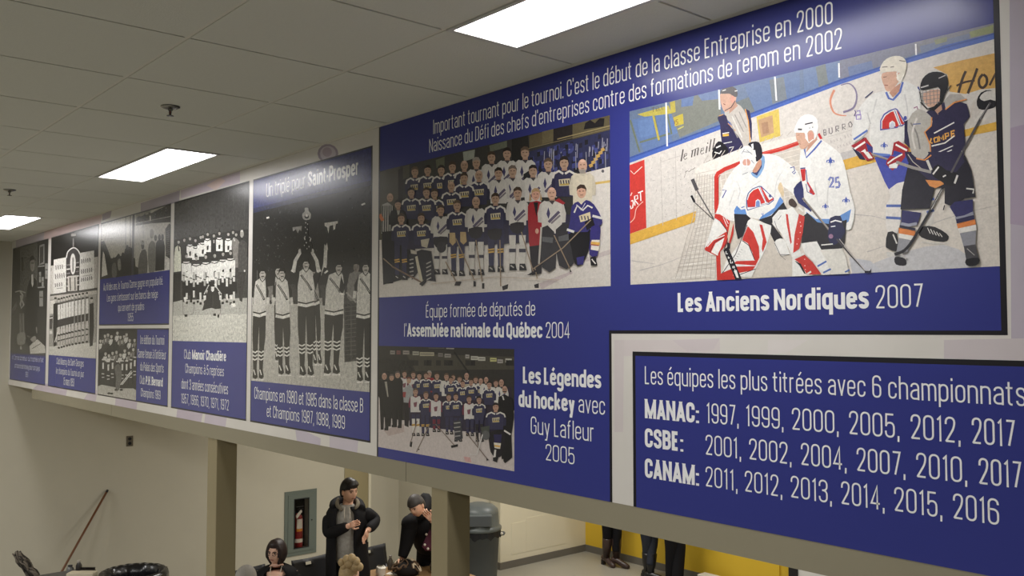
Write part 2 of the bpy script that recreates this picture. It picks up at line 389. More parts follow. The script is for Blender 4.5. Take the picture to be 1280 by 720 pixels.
# ---- narrow stroke lettering (all glyphs drawn here): x 0..1 over the glyph width, y: cap 1, x-height .74
X = 0.74; D_ = -0.24
def _bowl(x0=0, x1=1, y0=0, y1=X): return ([(x0, y0), (x1, y0), (x1, y1), (x0, y1)], True, True)
GL = {
 'a': (.40, [([(.03, .56), (.03, X), (1, X), (1, 0)], 0, 1), ([(1, .44), (0, .40), (0, 0), (1, .06)], 0, 1)]),
 'b': (.41, [([(0, 1), (0, 0)], 0, 0), _bowl()]), 'c': (.39, [([(1, .5), (1, X), (0, X), (0, 0), (1, 0), (1, .24)], 0, 1)]),
 'd': (.41, [([(1, 1), (1, 0)], 0, 0), _bowl()]),
 'e': (.40, [([(0, .38), (1, .38)], 0, 0), ([(1, .38), (1, X), (0, X), (0, 0), (1, 0), (1, .2)], 0, 1)]),
 'f': (.27, [([(1, 1), (.3, 1), (.3, 0)], 0, 1), ([(-.15, X), (.9, X)], 0, 0)]),
 'g': (.41, [_bowl(), ([(1, X), (1, D_), (0, D_), (0, -.12)], 0, 1)]),
 'h': (.41, [([(0, 1), (0, 0)], 0, 0), ([(0, .6), (0, X), (1, X), (1, 0)], 0, 1)]),
 'i': (.09, [([(.5, X), (.5, 0)], 0, 0), ([(.5, 1), (.5, .89)], 0, 0)]),
 'j': (.18, [([(1, X), (1, D_), (0, D_)], 0, 1), ([(1, 1), (1, .89)], 0, 0)]),
 'k': (.40, [([(0, 1), (0, 0)], 0, 0), ([(.95, X), (0, .26)], 0, 0), ([(.35, .42), (1, 0)], 0, 0)]),
 'l': (.09, [([(.5, 1), (.5, 0)], 0, 0)]),
 'm': (.64, [([(0, X), (0, 0)], 0, 0), ([(0, .6), (0, X), (.5, X), (.5, 0)], 0, 1), ([(.5, .6), (.5, X), (1, X), (1, 0)], 0, 1)]),
 'n': (.41, [([(0, X), (0, 0)], 0, 0), ([(0, .6), (0, X), (1, X), (1, 0)], 0, 1)]),
 'o': (.41, [_bowl()]), 'p': (.41, [([(0, X), (0, D_)], 0, 0), _bowl()]), 'q': (.41, [([(1, X), (1, D_)], 0, 0), _bowl()]),
 'r': (.26, [([(0, X), (0, 0)], 0, 0), ([(0, .52), (0, X), (1, X)], 0, 1)]),
 's': (.37, [([(1, .55), (1, X), (0, X), (0, .42), (1, .34), (1, 0), (0, 0), (0, .2)], 0, 1)]),
 't': (.27, [([(.3, .94), (.3, 0), (1, 0)], 0, 1), ([(-.3, X), (1.05, X)], 0, 0)]),
 'u': (.41, [([(0, X), (0, 0), (1, 0), (1, .14)], 0, 1), ([(1, X), (1, 0)], 0, 0)]),
 'v': (.38, [([(0, X), (.5, 0)], 0, 0), ([(1, X), (.5, 0)], 0, 0)]), 'x': (.37, [([(0, X), (1, 0)], 0, 0), ([(1, X), (0, 0)], 0, 0)]),
 'y': (.38, [([(0, X), (.52, .02)], 0, 0), ([(1, X), (.4, D_), (0, D_)], 0, 0)]),
 'A': (.45, [([(0, 0), (.5, 1)], 0, 0), ([(1, 0), (.5, 1)], 0, 0), ([(.2, .27), (.8, .27)], 0, 0)]),
 'B': (.42, [([(0, 0), (0, 1)], 0, 0), ([(0, 1), (.95, 1), (.95, .53), (0, .53)], 0, 1), ([(0, .53), (1, .53), (1, 0), (0, 0)], 0, 1)]),
 'C': (.42, [([(1, .64), (1, 1), (0, 1), (0, 0), (1, 0), (1, .36)], 0, 1)]),
 'D': (.43, [([(0, 0), (0, 1)], 0, 0), ([(0, 1), (1, 1), (1, 0), (0, 0)], 0, 1)]),
 'E': (.36, [([(1, 1), (0, 1), (0, 0), (1, 0)], 0, 0), ([(0, .52), (.85, .52)], 0, 0)]),
 'G': (.43, [([(1, .68), (1, 1), (0, 1), (0, 0), (1, 0), (1, .48)], 0, 1), ([(.55, .48), (1, .48)], 0, 0)]),
 'H': (.45, [([(0, 0), (0, 1)], 0, 0), ([(1, 0), (1, 1)], 0, 0), ([(0, .52), (1, .52)], 0, 0)]),
 'I': (.09, [([(.5, 1), (.5, 0)], 0, 0)]), 'L': (.34, [([(0, 1), (0, 0), (1, 0)], 0, 0)]),
 'M': (.60, [([(0, 0), (0, 1)], 0, 0), ([(1, 0), (1, 1)], 0, 0), ([(0, 1), (.5, 0)], 0, 0), ([(1, 1), (.5, 0)], 0, 0)]), 'N': (.46, [([(0, 0), (0, 1)], 0, 0), ([(1, 0), (1, 1)], 0, 0), ([(0, 1), (1, 0)], 0, 0)]),
 'P': (.41, [([(0, 0), (0, 1)], 0, 0), ([(0, 1), (1, 1), (1, .42), (0, .42)], 0, 1)]),
 'Q': (.44, [_bowl(0, 1, 0, 1), ([(.55, .2), (1.05, -.1)], 0, 0)]),
 'R': (.43, [([(0, 0), (0, 1)], 0, 0), ([(0, 1), (1, 1), (1, .46), (0, .46)], 0, 1), ([(.45, .46), (1, 0)], 0, 0)]),
 'S': (.41, [([(1, .74), (1, 1), (0, 1), (0, .58), (1, .44), (1, 0), (0, 0), (0, .27)], 0, 1)]),
 'T': (.38, [([(0, 1), (1, 1)], 0, 0), ([(.5, 1), (.5, 0)], 0, 0)]),
 'U': (.43, [([(0, 1), (0, 0), (1, 0), (1, 1)], 0, 1)]), 'O': (.43, [_bowl(0, 1, 0, 1)]),
 '0': (.42, [_bowl(0, 1, 0, 1)]), '1': (.22, [([(0, .84), (.75, 1), (.75, 0)], 0, 0)]),
 '2': (.40, [([(0, .7), (0, 1), (1, 1), (1, .6), (0, .02)], 0, 1), ([(0, 0), (1, 0)], 0, 0)]),
 '3': (.41, [([(0, .74), (0, 1), (1, 1), (1, .53), (.35, .53)], 0, 1), ([(.35, .53), (1, .53), (1, 0), (0, 0), (0, .26)], 0, 1)]),
 '4': (.43, [([(.74, 0), (.74, 1), (0, .24), (1.05, .24)], 0, 0)]),
 '5': (.41, [([(.95, 1), (.08, 1), (.04, .48)], 0, 0), ([(.04, .46), (.04, .62), (1, .62), (1, 0), (0, 0), (0, .28)], 0, 1)]),
 '6': (.42, [([(1, .76), (1, 1), (0, 1), (0, 0), (1, 0), (1, .58), (0, .58)], 0, 1)]),
 '7': (.37, [([(0, 1), (1, 1), (.32, 0)], 0, 0)]),
 '8': (.42, [_bowl(.03, .97, .53, 1), _bowl(0, 1, 0, .53)]),
 '9': (.42, [([(0, .24), (0, 0), (1, 0), (1, 1), (0, 1), (0, .42), (1, .42)], 0, 1)]),
 ',': (.09, [([(.6, .1), (.6, -.02), (.1, -.14)], 0, 0)]), '.': (.09, [([(.5, .11), (.5, 0)], 0, 0)]),
 ':': (.10, [([(.5, .12), (.5, 0)], 0, 0), ([(.5, .62), (.5, .5)], 0, 0)]), '-': (.22, [([(0, .38), (1, .38)], 0, 0)]),
 "'": (.09, [([(.6, 1.02), (.3, .8)], 0, 0)]), ' ': (.13, []),
}
ACC = {'é': ('e', 1), 'è': ('e', 2), 'ê': ('e', 3), 'É': ('E', 1), 'à': ('a', 2)}
def fillet(pts, closed, r):
    """round the corners of a polyline with arcs of about radius r"""
    P = [Vector(p) for p in pts]; n = len(P); out = []
    for i in range(n):
        if not closed and i in (0, n - 1): out.append(P[i]); continue
        a, b_, c = P[i - 1], P[i], P[(i + 1) % n]
        la, lc = (a - b_).length, (c - b_).length
        ka = (0.5 if closed or i - 1 > 0 else 1.0); kc = (0.5 if closed or i + 1 < n - 1 else 1.0)
        da, dc = min(r, la * ka), min(r, lc * kc)
        p0 = b_ + (a - b_).normalized() * da; p1 = b_ + (c - b_).normalized() * dc
        for k in range(6):
            t = k / 5; q = (p0 * (1 - t) ** 2 + b_ * (2 * t * (1 - t)) * 1.0 + p1 * t ** 2)
            out.append(q * 0.6 + (p0 + (b_ - p0) * math.sin(t * PI / 2) + (p1 - b_) * (1 - math.cos(t * PI / 2))) * 0.4)
    res = [out[0]]
    for p in out[1:]:
        if (p - res[-1]).length > 1e-5: res.append(p)
    return res
def ribbon(b, pts, closed, w, y, fx):
    n = len(pts); h = w / 2; L = []; R = []
    for i in range(n):
        if closed: a, c = pts[i - 1], pts[(i + 1) % n]
        else: a, c = pts[max(i - 1, 0)], pts[min(i + 1, n - 1)]
        p = pts[i]
        d1 = (p - a).normalized() if (p - a).length > 1e-9 else (c - p).normalized()
        d2 = (c - p).normalized() if (c - p).length > 1e-9 else d1
        t = d1 + d2
        t = d1 if t.length < 1e-6 else t.normalized()
        nn = Vector((-t.y, t.x)); k = max(0.45, nn.dot(Vector((-d1.y, d1.x))))
        L.append(p + nn * (h / k)); R.append(p - nn * (h / k))
    vs = [fx(p, y) for p in L] + [fx(p, y) for p in R]
    fs = [(n + i, n + (i + 1) % n, (i + 1) % n, i) for i in (range(n) if closed else range(n - 1))]
    b.add(vs, fs)
BW, BS, LS = 1.2, 0.055, 0.10
def text_width(segs):
    w = 0
    for tx, bold in segs:
        for ch in tx:
            g = GL[ACC[ch][0] if ch in ACC else ch]
            w += g[0] * (BW if bold and ch != ' ' else 1) + (0.09 if bold and g[0] < .12 else 0) + (BS if bold else LS)
    return w
M_INK = mat('white_lettering_print', rgb(240, 240, 240, 0.98), 0.24, 0.4)
M_INKOLD = M_INK
def letter_line(b, segs, pl, xr, top, y=0.0016, wl=.078, wb=.185):
    """pl: photo point of the left end of the base line, xr: photo x of the right end, top: photo y of the cap top at left"""
    x0, z0 = on_wall(*pl); h = on_wall(pl[0], top)[1] - z0
    x1 = on_wall(xr, pl[1])[0]
    k = (x1 - x0) / (text_width(segs) - 0.05)
    q0 = k / h                      # condensing of the line
    cx = 0.0
    for tx, bold in segs:
        for ch in tx:
            base, acc = ACC.get(ch, (ch, 0))
            gw, paths = GL[base]
            w = wb if bold else wl
            W = (gw * (BW if bold and ch != ' ' else 1) + (0.09 if bold and gw < .12 else 0)) * q0
            w = min(w, max(W * 0.46, 0.03)) if gw > .12 else min(w, W)
            def tr(p):
                ww = min(w, W) ; sx = W - ww
                yy = p[1]
                if yy == 0: yv = w / 2
                elif yy == 1: yv = 1 - w / 2
                elif abs(yy - X) < 1e-6: yv = X - w / 2
                else: yv = yy
                return Vector((ww / 2 + p[0] * max(sx, 0.0), yv))
            fx = lambda p, yy: (x0 + (cx + p.x) * h, -yy, z0 + p.y * h)
            for pi, (pts, closed, rnd) in enumerate(paths):
                yo = y + pi * 0.00003
                q = [tr(p) for p in pts]
                if base in 'AMNvx' and len(pts) == 2 and abs(q[0].x - q[1].x) > 1e-6 and abs(pts[0][1] - pts[1][1]) > 1e-6:
                    for e in (0, 1): q[e].y = pts[e][1]          # slanted stroke, cut level with the line
                    u_ = (q[1] - q[0]).normalized() * w * .6; q = [q[0] - u_, q[1] + u_]
                    lo, hi = 0.0, max(p[1] for p in pts)
                    n0 = len(b.v); ribbon(b, q, False, w, yo, lambda p, yy: (x0 + (cx + p.x) * h, -yy, z0 + min(hi, max(lo, p.y)) * h))
                    continue
                if base in 'il.:I': q[0].y, q[-1].y = pts[0][1], pts[-1][1]
                elif not rnd and not closed:       # flat ends reach the full height
                    for e in (0, -1):
                        nb = q[1] if e == 0 else q[-2]
                        if abs(nb.x - q[e].x) < 1e-6 and pts[e][1] in (0, 1, X): q[e].y = pts[e][1]
                elif rnd and not closed:
                    for e in (0, -1):
                        nb = pts[1] if e == 0 else pts[-2]
                        if pts[e][1] == 0 and nb[0] == pts[e][0]: q[e].y = 0
                if rnd: q = fillet(q, closed, min(0.2, 0.5 * W) - w * 0.15)
                ribbon(b, q, closed, w, yo, fx)
            if acc:
                t0 = (1.0 if base in 'E' else X) + 0.10
                c0 = W * .5
                if acc == 1: q = [(c0 - .05, t0), (c0 + .08, t0 + .17)]
                elif acc == 2: q = [(c0 + .05, t0), (c0 - .08, t0 + .17)]
                else: q = [(c0 - .13, t0), (c0, t0 + .14), (c0 + .13, t0)]
                ribbon(b, [Vector(v) for v in q], False, w * .9, y, fx)
            cx += W + (BS if bold else LS) * q0
def letters(name, parent, lines, m=None):
    b = MB()
    for L in lines: letter_line(b, *L[:4], **(L[4] if len(L) > 4 else {}))
    return b.build(name, m or M_INK, parent)

ZT, ZB = EYE + 1.433 * U, EYE - 0.863 * U       # top and bottom of the row of old panels
BLUE = (52, 56, 128)
M_BLUE = mat('blue_vinyl', rgb(50, 55, 124, 1.1), 0.24, 0.4)
M_EDGE = mat('black_print_edge', rgb(24, 22, 28), 0.35, 0.4)
# pale backdrop print with faint lilac shapes showing between the panels
A = Art(0.0004, clip=(X_END + 0.004, Z_MUR, 5.5, Z_CEIL - 0.003))
A.rect((205, 200, 192), X_END + 0.004, Z_MUR, 5.5, Z_CEIL - 0.003)
def patch(c, pts): A.poly(c, pts)
patch((186, 172, 184), [(48, 480), (86, 478), (82, 497), (40, 487)])
patch((190, 176, 186), [(112, 488), (122, 488), (119, 506), (104, 500)])
patch((186, 172, 184), [(145, 495), (172, 500), (170, 518), (143, 512)])
patch((182, 168, 182), [(222, 508), (254, 514), (251, 530), (220, 526)])
patch((188, 176, 188), [(257, 515), (284, 520), (281, 538), (255, 532)])
patch((186, 176, 190), [(369, 535), (384, 540), (401, 548), (400, 566), (372, 558)])
patch((190, 180, 190), [(412, 545), (448, 550), (446, 574), (412, 566)])
patch((176, 166, 176), [(20, 300), (56, 288), (54, 302), (20, 312)])
patch((196, 170, 168), [(56, 289), (128, 268), (126, 280), (54, 302)])
patch((170, 160, 172), [(176, 254), (225, 238), (224, 252), (176, 266)])
patch((190, 176, 186), [(226, 238), (300, 214), (300, 228), (226, 248)])
patch((205, 182, 176), [(258, 232), (275, 222), (282, 226), (270, 238)])
patch((160, 150, 160), [(128, 268), (140, 262), (138, 272), (128, 276)])
A.ell((150, 136, 150), 410, 192, 13, 12); A.ell((184, 172, 182), 410, 192, 10, 9.5); A.ell((165, 148, 160), 409, 190, 6, 6)
patch((202, 192, 190), [(768, 425), (900, 425), (900, 445), (768, 445)])
patch((198, 187, 188), [(840, 425), (900, 423), (892, 437), (860, 440)])
patch((208, 201, 197), [(960, 425), (1010, 425), (985, 440), (960, 444)])
patch((200, 190, 188), [(768, 425), (780, 425), (779, 540), (768, 540)])
patch((176, 166, 178), [(1262, -10), (1420, -60), (1420, 440), (1264, 430)])
patch((166, 150, 170), [(1263, 160), (1420, 120), (1420, 300), (1263, 280)])
patch((194, 184, 186), [(1180, 425), (1420, 420), (1420, 460), (1180, 450)])
bd = A.build('mural_backdrop', print_mat('vinyl_backdrop', 0.26, 0.04, 6))
tag(bd, 'pale lilac printed vinyl sheet covering the bulkhead behind the mural panels', 'mural')
def xw(px, py=380): return on_wall(px, py)[0]
def panel(name, label, x0, x1, z0, z1, blue=(), edge=0.006):
    """dark edge, blue fields"""
    t = empty('mural_panel', ((x0 + x1) / 2, 0, z0)); tag(t, label, 'mural panel')
    return t
def keep(o, t):
    o.parent = t; o.matrix_parent_inverse = Matrix.Translation(-Vector(t.location)); return o
def sheet(name, m, rects, t, y0=0.0005, y1=0.0009):
    b = MB()
    for x0, z0, x1, z1 in rects: b.box(x0, x1, -y1, -y0, z0, z1)
    return keep(b.build(name, m), t)
B_, L_ = True, False
VX = [v * U for v in (-17.80, -15.443, -15.287, -12.894, -12.803, -10.249, -10.15, -8.212, -8.127, -6.006, -5.916)]
# ---- panels: edges, blue fields and lettering (photographs follow)
def old_panel(label, x0, x1, z0=None, z1=None):
    z0 = ZB if z0 is None else z0; z1 = ZT if z1 is None else z1
    t = panel('p', label, x0, x1, z0, z1)
    sheet('dark_edge', M_EDGE, [(x0, z0, x1, z1)], t, 0.0005, 0.0008)
    return t
def wz(px, py): return on_wall(px, py)[1]
e = 0.009
TA = old_panel('farthest mural panel, dark portrait of a man with a trophy', VX[0], VX[1])
TB = old_panel('mural panel of a striped team under an arch and sign boards', VX[2], VX[3])
zc = wz(166, 406.5); 
TC = old_panel('mural panel with two old outdoor crowd photos above a 1955 caption', VX[4], VX[5], zc, ZT)
TD = old_panel('small mural panel with a team photo left of a 1969 caption', VX[4], VX[5], ZB, wz(166, 410.5))
TE = old_panel('mural panel of a white-sweatered team above a list of five winning years', VX[6], VX[7])
TF = old_panel('mural panel of players lifting a tall trophy, with captions above and below', VX[8], VX[9])
pa, pb, pe, pf = wz(14.7, 441.7), wz(60.3, 443.5), wz(216, 426), wz(314.2, 475.8)
sheet('caption_field', M_BLUE, [(VX[0] + e, ZB + e, VX[1] - e, pa)], TA)
sheet('caption_field', M_BLUE, [(VX[2] + e, ZB + e, VX[3] - e, pb)], TB)
pc = wz(125.8, 349.2)
sheet('caption_field', M_BLUE, [(VX[4] + e, zc + e, VX[5] - e, pc)], TC)
xd = xw(170.8, 460)
sheet('caption_field', M_BLUE, [(xd, ZB + e, VX[5] - e, wz(166, 410.5) - e)], TD)
sheet('caption_field', M_BLUE, [(VX[6] + e, ZB + e, VX[7] - e, pe)], TE)
sheet('caption_field', M_BLUE, [(VX[8] + e, ZB + e, VX[9] - e, pf)], TF)
XG0, XG1, XGL = -6.006 * U + 0.055, -1.411 * U, -3.5 * U
XG0 = -5.916 * U
ZL = EYE - 0.02 * U
TG = panel('p', 'large blue mural panel with colour hockey photos and long white heading', XG0, XG1, Z_MUR, Z_CEIL)
b = MB()
def lshape(b, i, y, ztop, zbot):
    x0, x1, xl, zl = XG0 + (0.012 if i else 0), XG1 - i * 0.014, XGL - i * 0.011 + 0.004, ZL + i * 0.011
    b.add([(x0, -y, zbot), (xl, -y, zbot), (xl, -y, zl), (x1, -y, zl), (x1, -y, ztop), (x0, -y, ztop)], [(0, 1, 2, 3, 4, 5)])
lshape(b, 0, 0.0007, Z_CEIL - 0.003, Z_MUR)
keep(b.build('dark_edge', M_EDGE), TG)
b = MB(); lshape(b, 1, 0.0010, Z_CEIL - 0.003, Z_MUR); keep(b.build('blue_field', M_BLUE), TG)
XH0, XH1, ZH = -3.338 * U, 0.62, EYE - 0.117 * U
TH = panel('p', 'blue mural panel listing the teams with six championships and their years', XH0, XH1, Z_MUR, ZH)
sheet('dark_edge', M_EDGE, [(XH0, Z_MUR, XH1, ZH)], TH, 0.0005, 0.0007)
sheet('blue_field', M_BLUE, [(XH0 + 0.013, Z_MUR, XH1 - 0.013, ZH - 0.014)], TH, 0.0007, 0.0010)

def LT(name, t, lines):
    for l in lines: keep(letters(name, None, [l]), t)
LT('heading', TG, [
 ([('Important tournant pour le tournoi. C\'est le début de la classe Entreprise en 2000', L_)], (541.9, 167.8), 1045, 150),
 ([('Naissance du Défi des chefs d\'entreprises contre des formations de renom en 2002', L_)], (537, 191), 1056.6, 174.2)])
LT('caption', TG, [([('Les Anciens Nordiques', B_), (' 2007', L_)], (847.6, 390.2), 1156, 366.2)])
LT('caption', TG, [([('Équipe formée de députés de', L_)], (532.8, 397), 670, 381),
                   ([("l'", L_), ('Assemblée nationale du Québec', B_), (' 2004', L_)], (505.5, 420.7), 713.5, 404.3)])
LT('caption', TG, [([('Les Légendes', B_)], (654, 479), 752, 458.3), ([('du hockey', B_), (' avec', L_)], (648.6, 508.2), 757.5, 487.3),
                   ([('Guy Lafleur', L_)], (663.9, 542), 743.9, 520.2), ([('2005', L_)], (682.5, 575), 719.4, 554.7)])
LT('heading', TH, [([('Les équipes les plus titrées avec 6 championnats', L_)], (806.5, 480), 1284, 457.7)])
def row(name, nm, y0, yt, xr, yrs):
    LT('team_name', TH, [([(nm, B_)], (806.5, y0), xr, yt, {'wb': .19})])
    LT('winning_years', TH, [([(t, L_)], (x, y), x2, y3) for t, x, y, x2, y3 in yrs])
def rowyrs(ts, xs, xe, ya, yb, ha, hb):
    out = []
    for i, t in enumerate(ts):
        x = xs[i]; f = (x - xs[0]) / (xe - xs[0])
        last = i == len(ts) - 1
        nxt = xe if last else xs[i + 1] - (xs[i + 1] - x) * 0.165
        y = ya + (yb - ya) * f
        out.append((t, x, y, nxt, y - (ha + (hb - ha) * f)))
    return out
row('m', 'MANAC:', 522.5, 498.6, 874.6, rowyrs(['1997,', '1999,', '2000,', '2005,', '2012,', '2017'], [883.5, 933, 990.5, 1062, 1139, 1215.5], 1271, 528.5, 558.5, 25, 34))
row('c', 'CSBE:', 558.5, 535, 855, rowyrs(['2001,', '2002,', '2004,', '2007,', '2010,', '2017'], [882.5, 937, 1001.8, 1071.5, 1146, 1224], 1279, 568, 610.5, 25, 34))
row('n', 'CANAM:', 596.5, 572.5, 874.6, rowyrs(['2011,', '2012,', '2013,', '2014,', '2015,', '2016'], [882.5, 931.6, 989, 1052, 1118.5, 1192], 1251, 607.5, 655.5, 25, 33))
LT('heading', TF, [([('Un triplé pour ', L_), ('Saint-Prosper', B_)], (333.2, 246.6), 448.5, 229)])
LT('caption', TF, [([('Champions en 1980 et 1985 dans la classe B', L_)], (318.3, 498.3), 454.8, 483.3),
                   ([('et Champions 1987, 1988, 1989', L_)], (333.8, 520.8), 431.9, 506)])
LT('caption', TE, [([('Club ', L_), ('Manoir Chaudière', B_)], (230.4, 448.4), 282.9, 436.7), ([('Champions à 5 reprises', L_)], (232, 466), 280.4, 454.4),
                   ([('dont 3 années consécutives', L_)], (227, 485.6), 285.6, 473), ([('1957, 1966, 1970, 1971, 1972', L_)], (226.7, 503.6), 286.7, 491.6)])
LT('caption', TC, [([('Au fil des ans, le Tournoi Canne gagne en popularité.', L_)], (129.5, 363.5), 204, 354.5),
                   ([("Les gens s'entassent sur les bancs de neige", L_)], (134, 377), 197.5, 368), ([('qui servent de gradins', L_)], (147.8, 389), 180.5, 380),
                   ([('1955', L_)], (159.7, 401.5), 167, 391.5)])
LT('caption', TD, [([('1re édition du Tournoi', L_)], (175.3, 430), 205.7, 419), ([("Canne tenue à l'intérieur", L_)], (172.2, 447), 208, 436),
                   ([('du Palais des Sports', L_)], (175.5, 463), 205, 452.5), ([('Club ', L_), ('P.H. Bernard', B_)], (175, 479.7), 203.7, 469), ([('Champions 1969', L_)], (176.3, 495.5), 201, 485)])
LT('caption', TB, [([('Club Moency de Saint-Georges', L_)], (70.8, 455), 105, 447), ([('1er champions du Tournoi un jour', L_)], (70, 467), 105.3, 459),
                   ([('15 mars 1953', L_)], (79.5, 481), 93, 471.5)])
LT('caption', TA, [([('M. Canne donateur du trophée a fait', L_)], (15.2, 449), 54.7, 443.5), ([('un tournoi de hockey pour son pays', L_)], (18.3, 459.5), 50, 453.5),
                   ([('1951', L_)], (31.7, 471), 35.5, 464.5)])
# ------------------------------------------------------------------ the printed photographs
SKIN = (205, 160, 135)
def stroke_text(A, c, glyphs, w):
    for g in glyphs: A.line(c, g, w)
# ---- colour photo of the goal mouth
def photo_goal():
    x0, z1 = xw(787.8, 240), wz(787.5, 137.5); x1 = XG1 - 0.0135; z0 = wz(788.9, 356.2)
    z1 = (z1 + wz(1240.5, 32)) / 2; z0 = (z0 + wz(1254.5, 332)) / 2
    A = Art(0.0013, ink=1.0, clip=(x0, z0, x1, z1))
    A.rect((214, 205, 193), x0, z0, x1, z1)
    V = A.view
    # stands behind the glass
    A.poly((104, 122, 150), [(780, 130), (1260, 20), (1260, 60), (1050, 105), (788, 205)])
    for c, p in (((84, 122, 190), [(790, 150), (818, 142), (822, 172), (800, 180)]), ((92, 134, 205), [(797, 152), (816, 146), (819, 168), (801, 172)]),
                 ((84, 122, 190), [(820, 142), (834, 138), (838, 165), (824, 170)]), ((90, 130, 195), [(836, 142), (842, 140), (848, 166), (838, 170)]),
                 ((84, 118, 182), [(800, 176), (838, 166), (844, 186), (806, 192)]), ((128, 130, 105), [(836, 128), (900, 112), (902, 150), (850, 172), (842, 150)]),
                 ((84, 120, 190), [(852, 124), (868, 120), (866, 132), (852, 134)]), ((96, 126, 185), [(872, 118), (900, 110), (898, 124), (878, 126)]),
                 ((110, 118, 110), [(920, 128), (960, 112), (964, 128), (935, 146)]), ((92, 122, 176), [(930, 106), (1000, 88), (1000, 118), (944, 140)]),
                 ((118, 128, 130), [(962, 100), (980, 96), (984, 124), (966, 130)]), ((98, 128, 180), [(1004, 86), (1050, 76), (1050, 100), (1006, 114)]),
                 ((120, 128, 118), [(1020, 84), (1032, 80), (1036, 106), (1024, 110)]), ((122, 122, 140), [(1050, 70), (1140, 48), (1150, 66), (1050, 100)]),
                 ((96, 118, 172), [(1060, 84), (1090, 76), (1092, 88), (1062, 96)]), ((128, 124, 132), [(1140, 50), (1245, 24), (1245, 42), (1150, 66)]),
                 ((104, 120, 160), [(1150, 58), (1212, 42), (1212, 50), (1152, 66)]), ((150, 158, 70), [(1212, 40), (1242, 31), (1242, 41), (1214, 47)]),
                 ((140, 145, 90), [(1168, 50), (1184, 46), (1184, 52), (1170, 56)])):
        A.poly(tuple(int(a_ * .62 + b_ * .38) for a_, b_ in zip(c, (118, 124, 138))), p)
    for a, c_ in (((836, 128), 14), ((842, 150), 10)): pass
    # gaps between seats, sponsor boards in the stands
    for p in ([(788, 150), (800, 190)], [(818, 144), (824, 176)], [(800, 178), (838, 167)], [(834, 140), (840, 168)]): A.line((108, 118, 96), p, 2.2)
    A.poly((190, 175, 70), [(797, 143), (836, 132), (840, 142), (806, 146)]); A.poly((190, 172, 62), [(838, 128), (844, 126), (845, 140), (839, 142)])
    A.poly((196, 176, 60), [(842, 147), (854, 142), (855, 155), (844, 158)]); A.line((190, 172, 62), [(817, 145), (824, 175)], 2.5)
    V(780, 100, 5.5375)
    for g in ([(192, 195), (215, 190)], [(203, 193), (206, 222)], [(236, 186), (222, 188), (226, 216), (238, 212)], [(223, 203), (236, 199)],
              [(242, 184), (246, 212), (258, 208)], [(262, 180), (266, 207), (276, 204)]): A.line((110, 100, 70), g, 4)
    for g in ([(352, 280), (352, 305)], [(375, 275), (362, 278), (362, 288), (375, 292), (375, 304), (362, 308)]): A.line((120, 70, 50), g, 4)
    A.line((196, 190, 90), [(374, 342), (415, 322)], 7)
    V(0, 0, 1)
    # boards, rail, kick strip
    A.poly((208, 201, 192), [(786, 204), (901, 162), (1050, 106), (1100, 89), (1180, 66), (1262, 44), (1262, 150), (1090, 196), (870, 264), (786, 293)])
    A.poly((72, 102, 186), [(786, 197), (900, 156), (1050, 99.5), (1159, 65), (1180, 57), (1262, 37), (1262, 44), (1180, 66), (1100, 89), (1050, 106), (901, 162), (786, 204.5)])
    A.poly((60, 86, 160), [(786, 197), (900, 156), (1050, 99.5), (1159, 65), (1262, 36), (1262, 38), (1159, 67), (1050, 102), (900, 158), (786, 199.5)])
    A.poly((222, 170, 62), [(786, 293), (870, 264.3), (1055, 199.5), (1090, 190), (1207, 162), (1262, 147), (1262, 160), (1206, 171), (1090, 204), (1056, 213), (870, 277.3), (786, 306.5)])
    for p in ([(826, 196), (829, 282)], [(845, 189), (846, 275)], [(826, 203), (856, 193)]): A.line((188, 180, 170), p, 0.8)
    for i in range(70):
        rx = random.uniform(812, 866); A.ell((150, 142, 132), rx, random.uniform(196, 282 - (rx - 812) * .36), .5, .5, n=5)
    # ads on the boards
    A.poly((214, 58, 50), [(786, 207), (806, 199.5), (808.5, 285), (786, 293)])
    V(780, 230, 5.5375)
    A.line((240, 232, 225), [(52, 120), (62, 112), (68, 132), (62, 165), (52, 172), (46, 150)], 8); A.line((240, 232, 225), [(78, 150), (76, 85), (96, 78), (98, 102), (78, 112), (102, 142)], 8)
    A.line((240, 232, 225), [(100, 62), (134, 48)], 8); A.line((240, 232, 225), [(116, 56), (120, 118)], 8)
    A.line((240, 190, 170), [(45, 268), (75, 235), (88, 170), (135, 122)], 5, sm=3); A.line((240, 232, 225), [(48, 82), (58, 60)], 5)
    V(780, 100, 5.5375)
    A.line((240, 225, 210), [(48, 628), (72, 652), (128, 600)], 5)
    # italic words on the boards
    K = (84, 78, 74)
    A.line(K, [(412, 480), (398, 562)], 9); A.line(K, [(420, 530), (436, 522), (438, 508), (424, 512), (416, 540), (424, 552), (440, 540)], 5)
    for x in (478, 498, 518): A.line(K, [(x, 486 - (x - 478) * .35), (x - 8, 536 - (x - 478) * .35)], 8)
    A.line(K, [(470, 492), (498, 478), (520, 468)], 4)
    A.line(K, [(536, 494), (552, 486), (553, 470), (540, 474), (532, 502), (540, 516), (556, 504)], 5)
    A.line(K, [(578, 458), (570, 506)], 8); A.ell(K, 582, 438, 5, 5); A.line(K, [(606, 412), (592, 496)], 8); A.line(K, [(630, 404), (616, 486)], 8)
    A.line((120, 112, 104), [(425, 640), (440, 628), (455, 635), (468, 622), (482, 618), (495, 606)], 4); A.line((130, 122, 112), [(418, 678), (432, 640)], 3)
    A.line((130, 122, 112), [(520, 600), (560, 575), (600, 555)], 3)
    V(0, 0, 1)
    A.poly((214, 186, 84), [(946, 146), (974, 136), (976, 170), (950, 178)]); A.poly((190, 150, 110), [(948, 150), (966, 144), (968, 166), (952, 172)])
    A.poly((170, 130, 100), [(952, 154), (960, 152), (962, 166), (954, 168)])
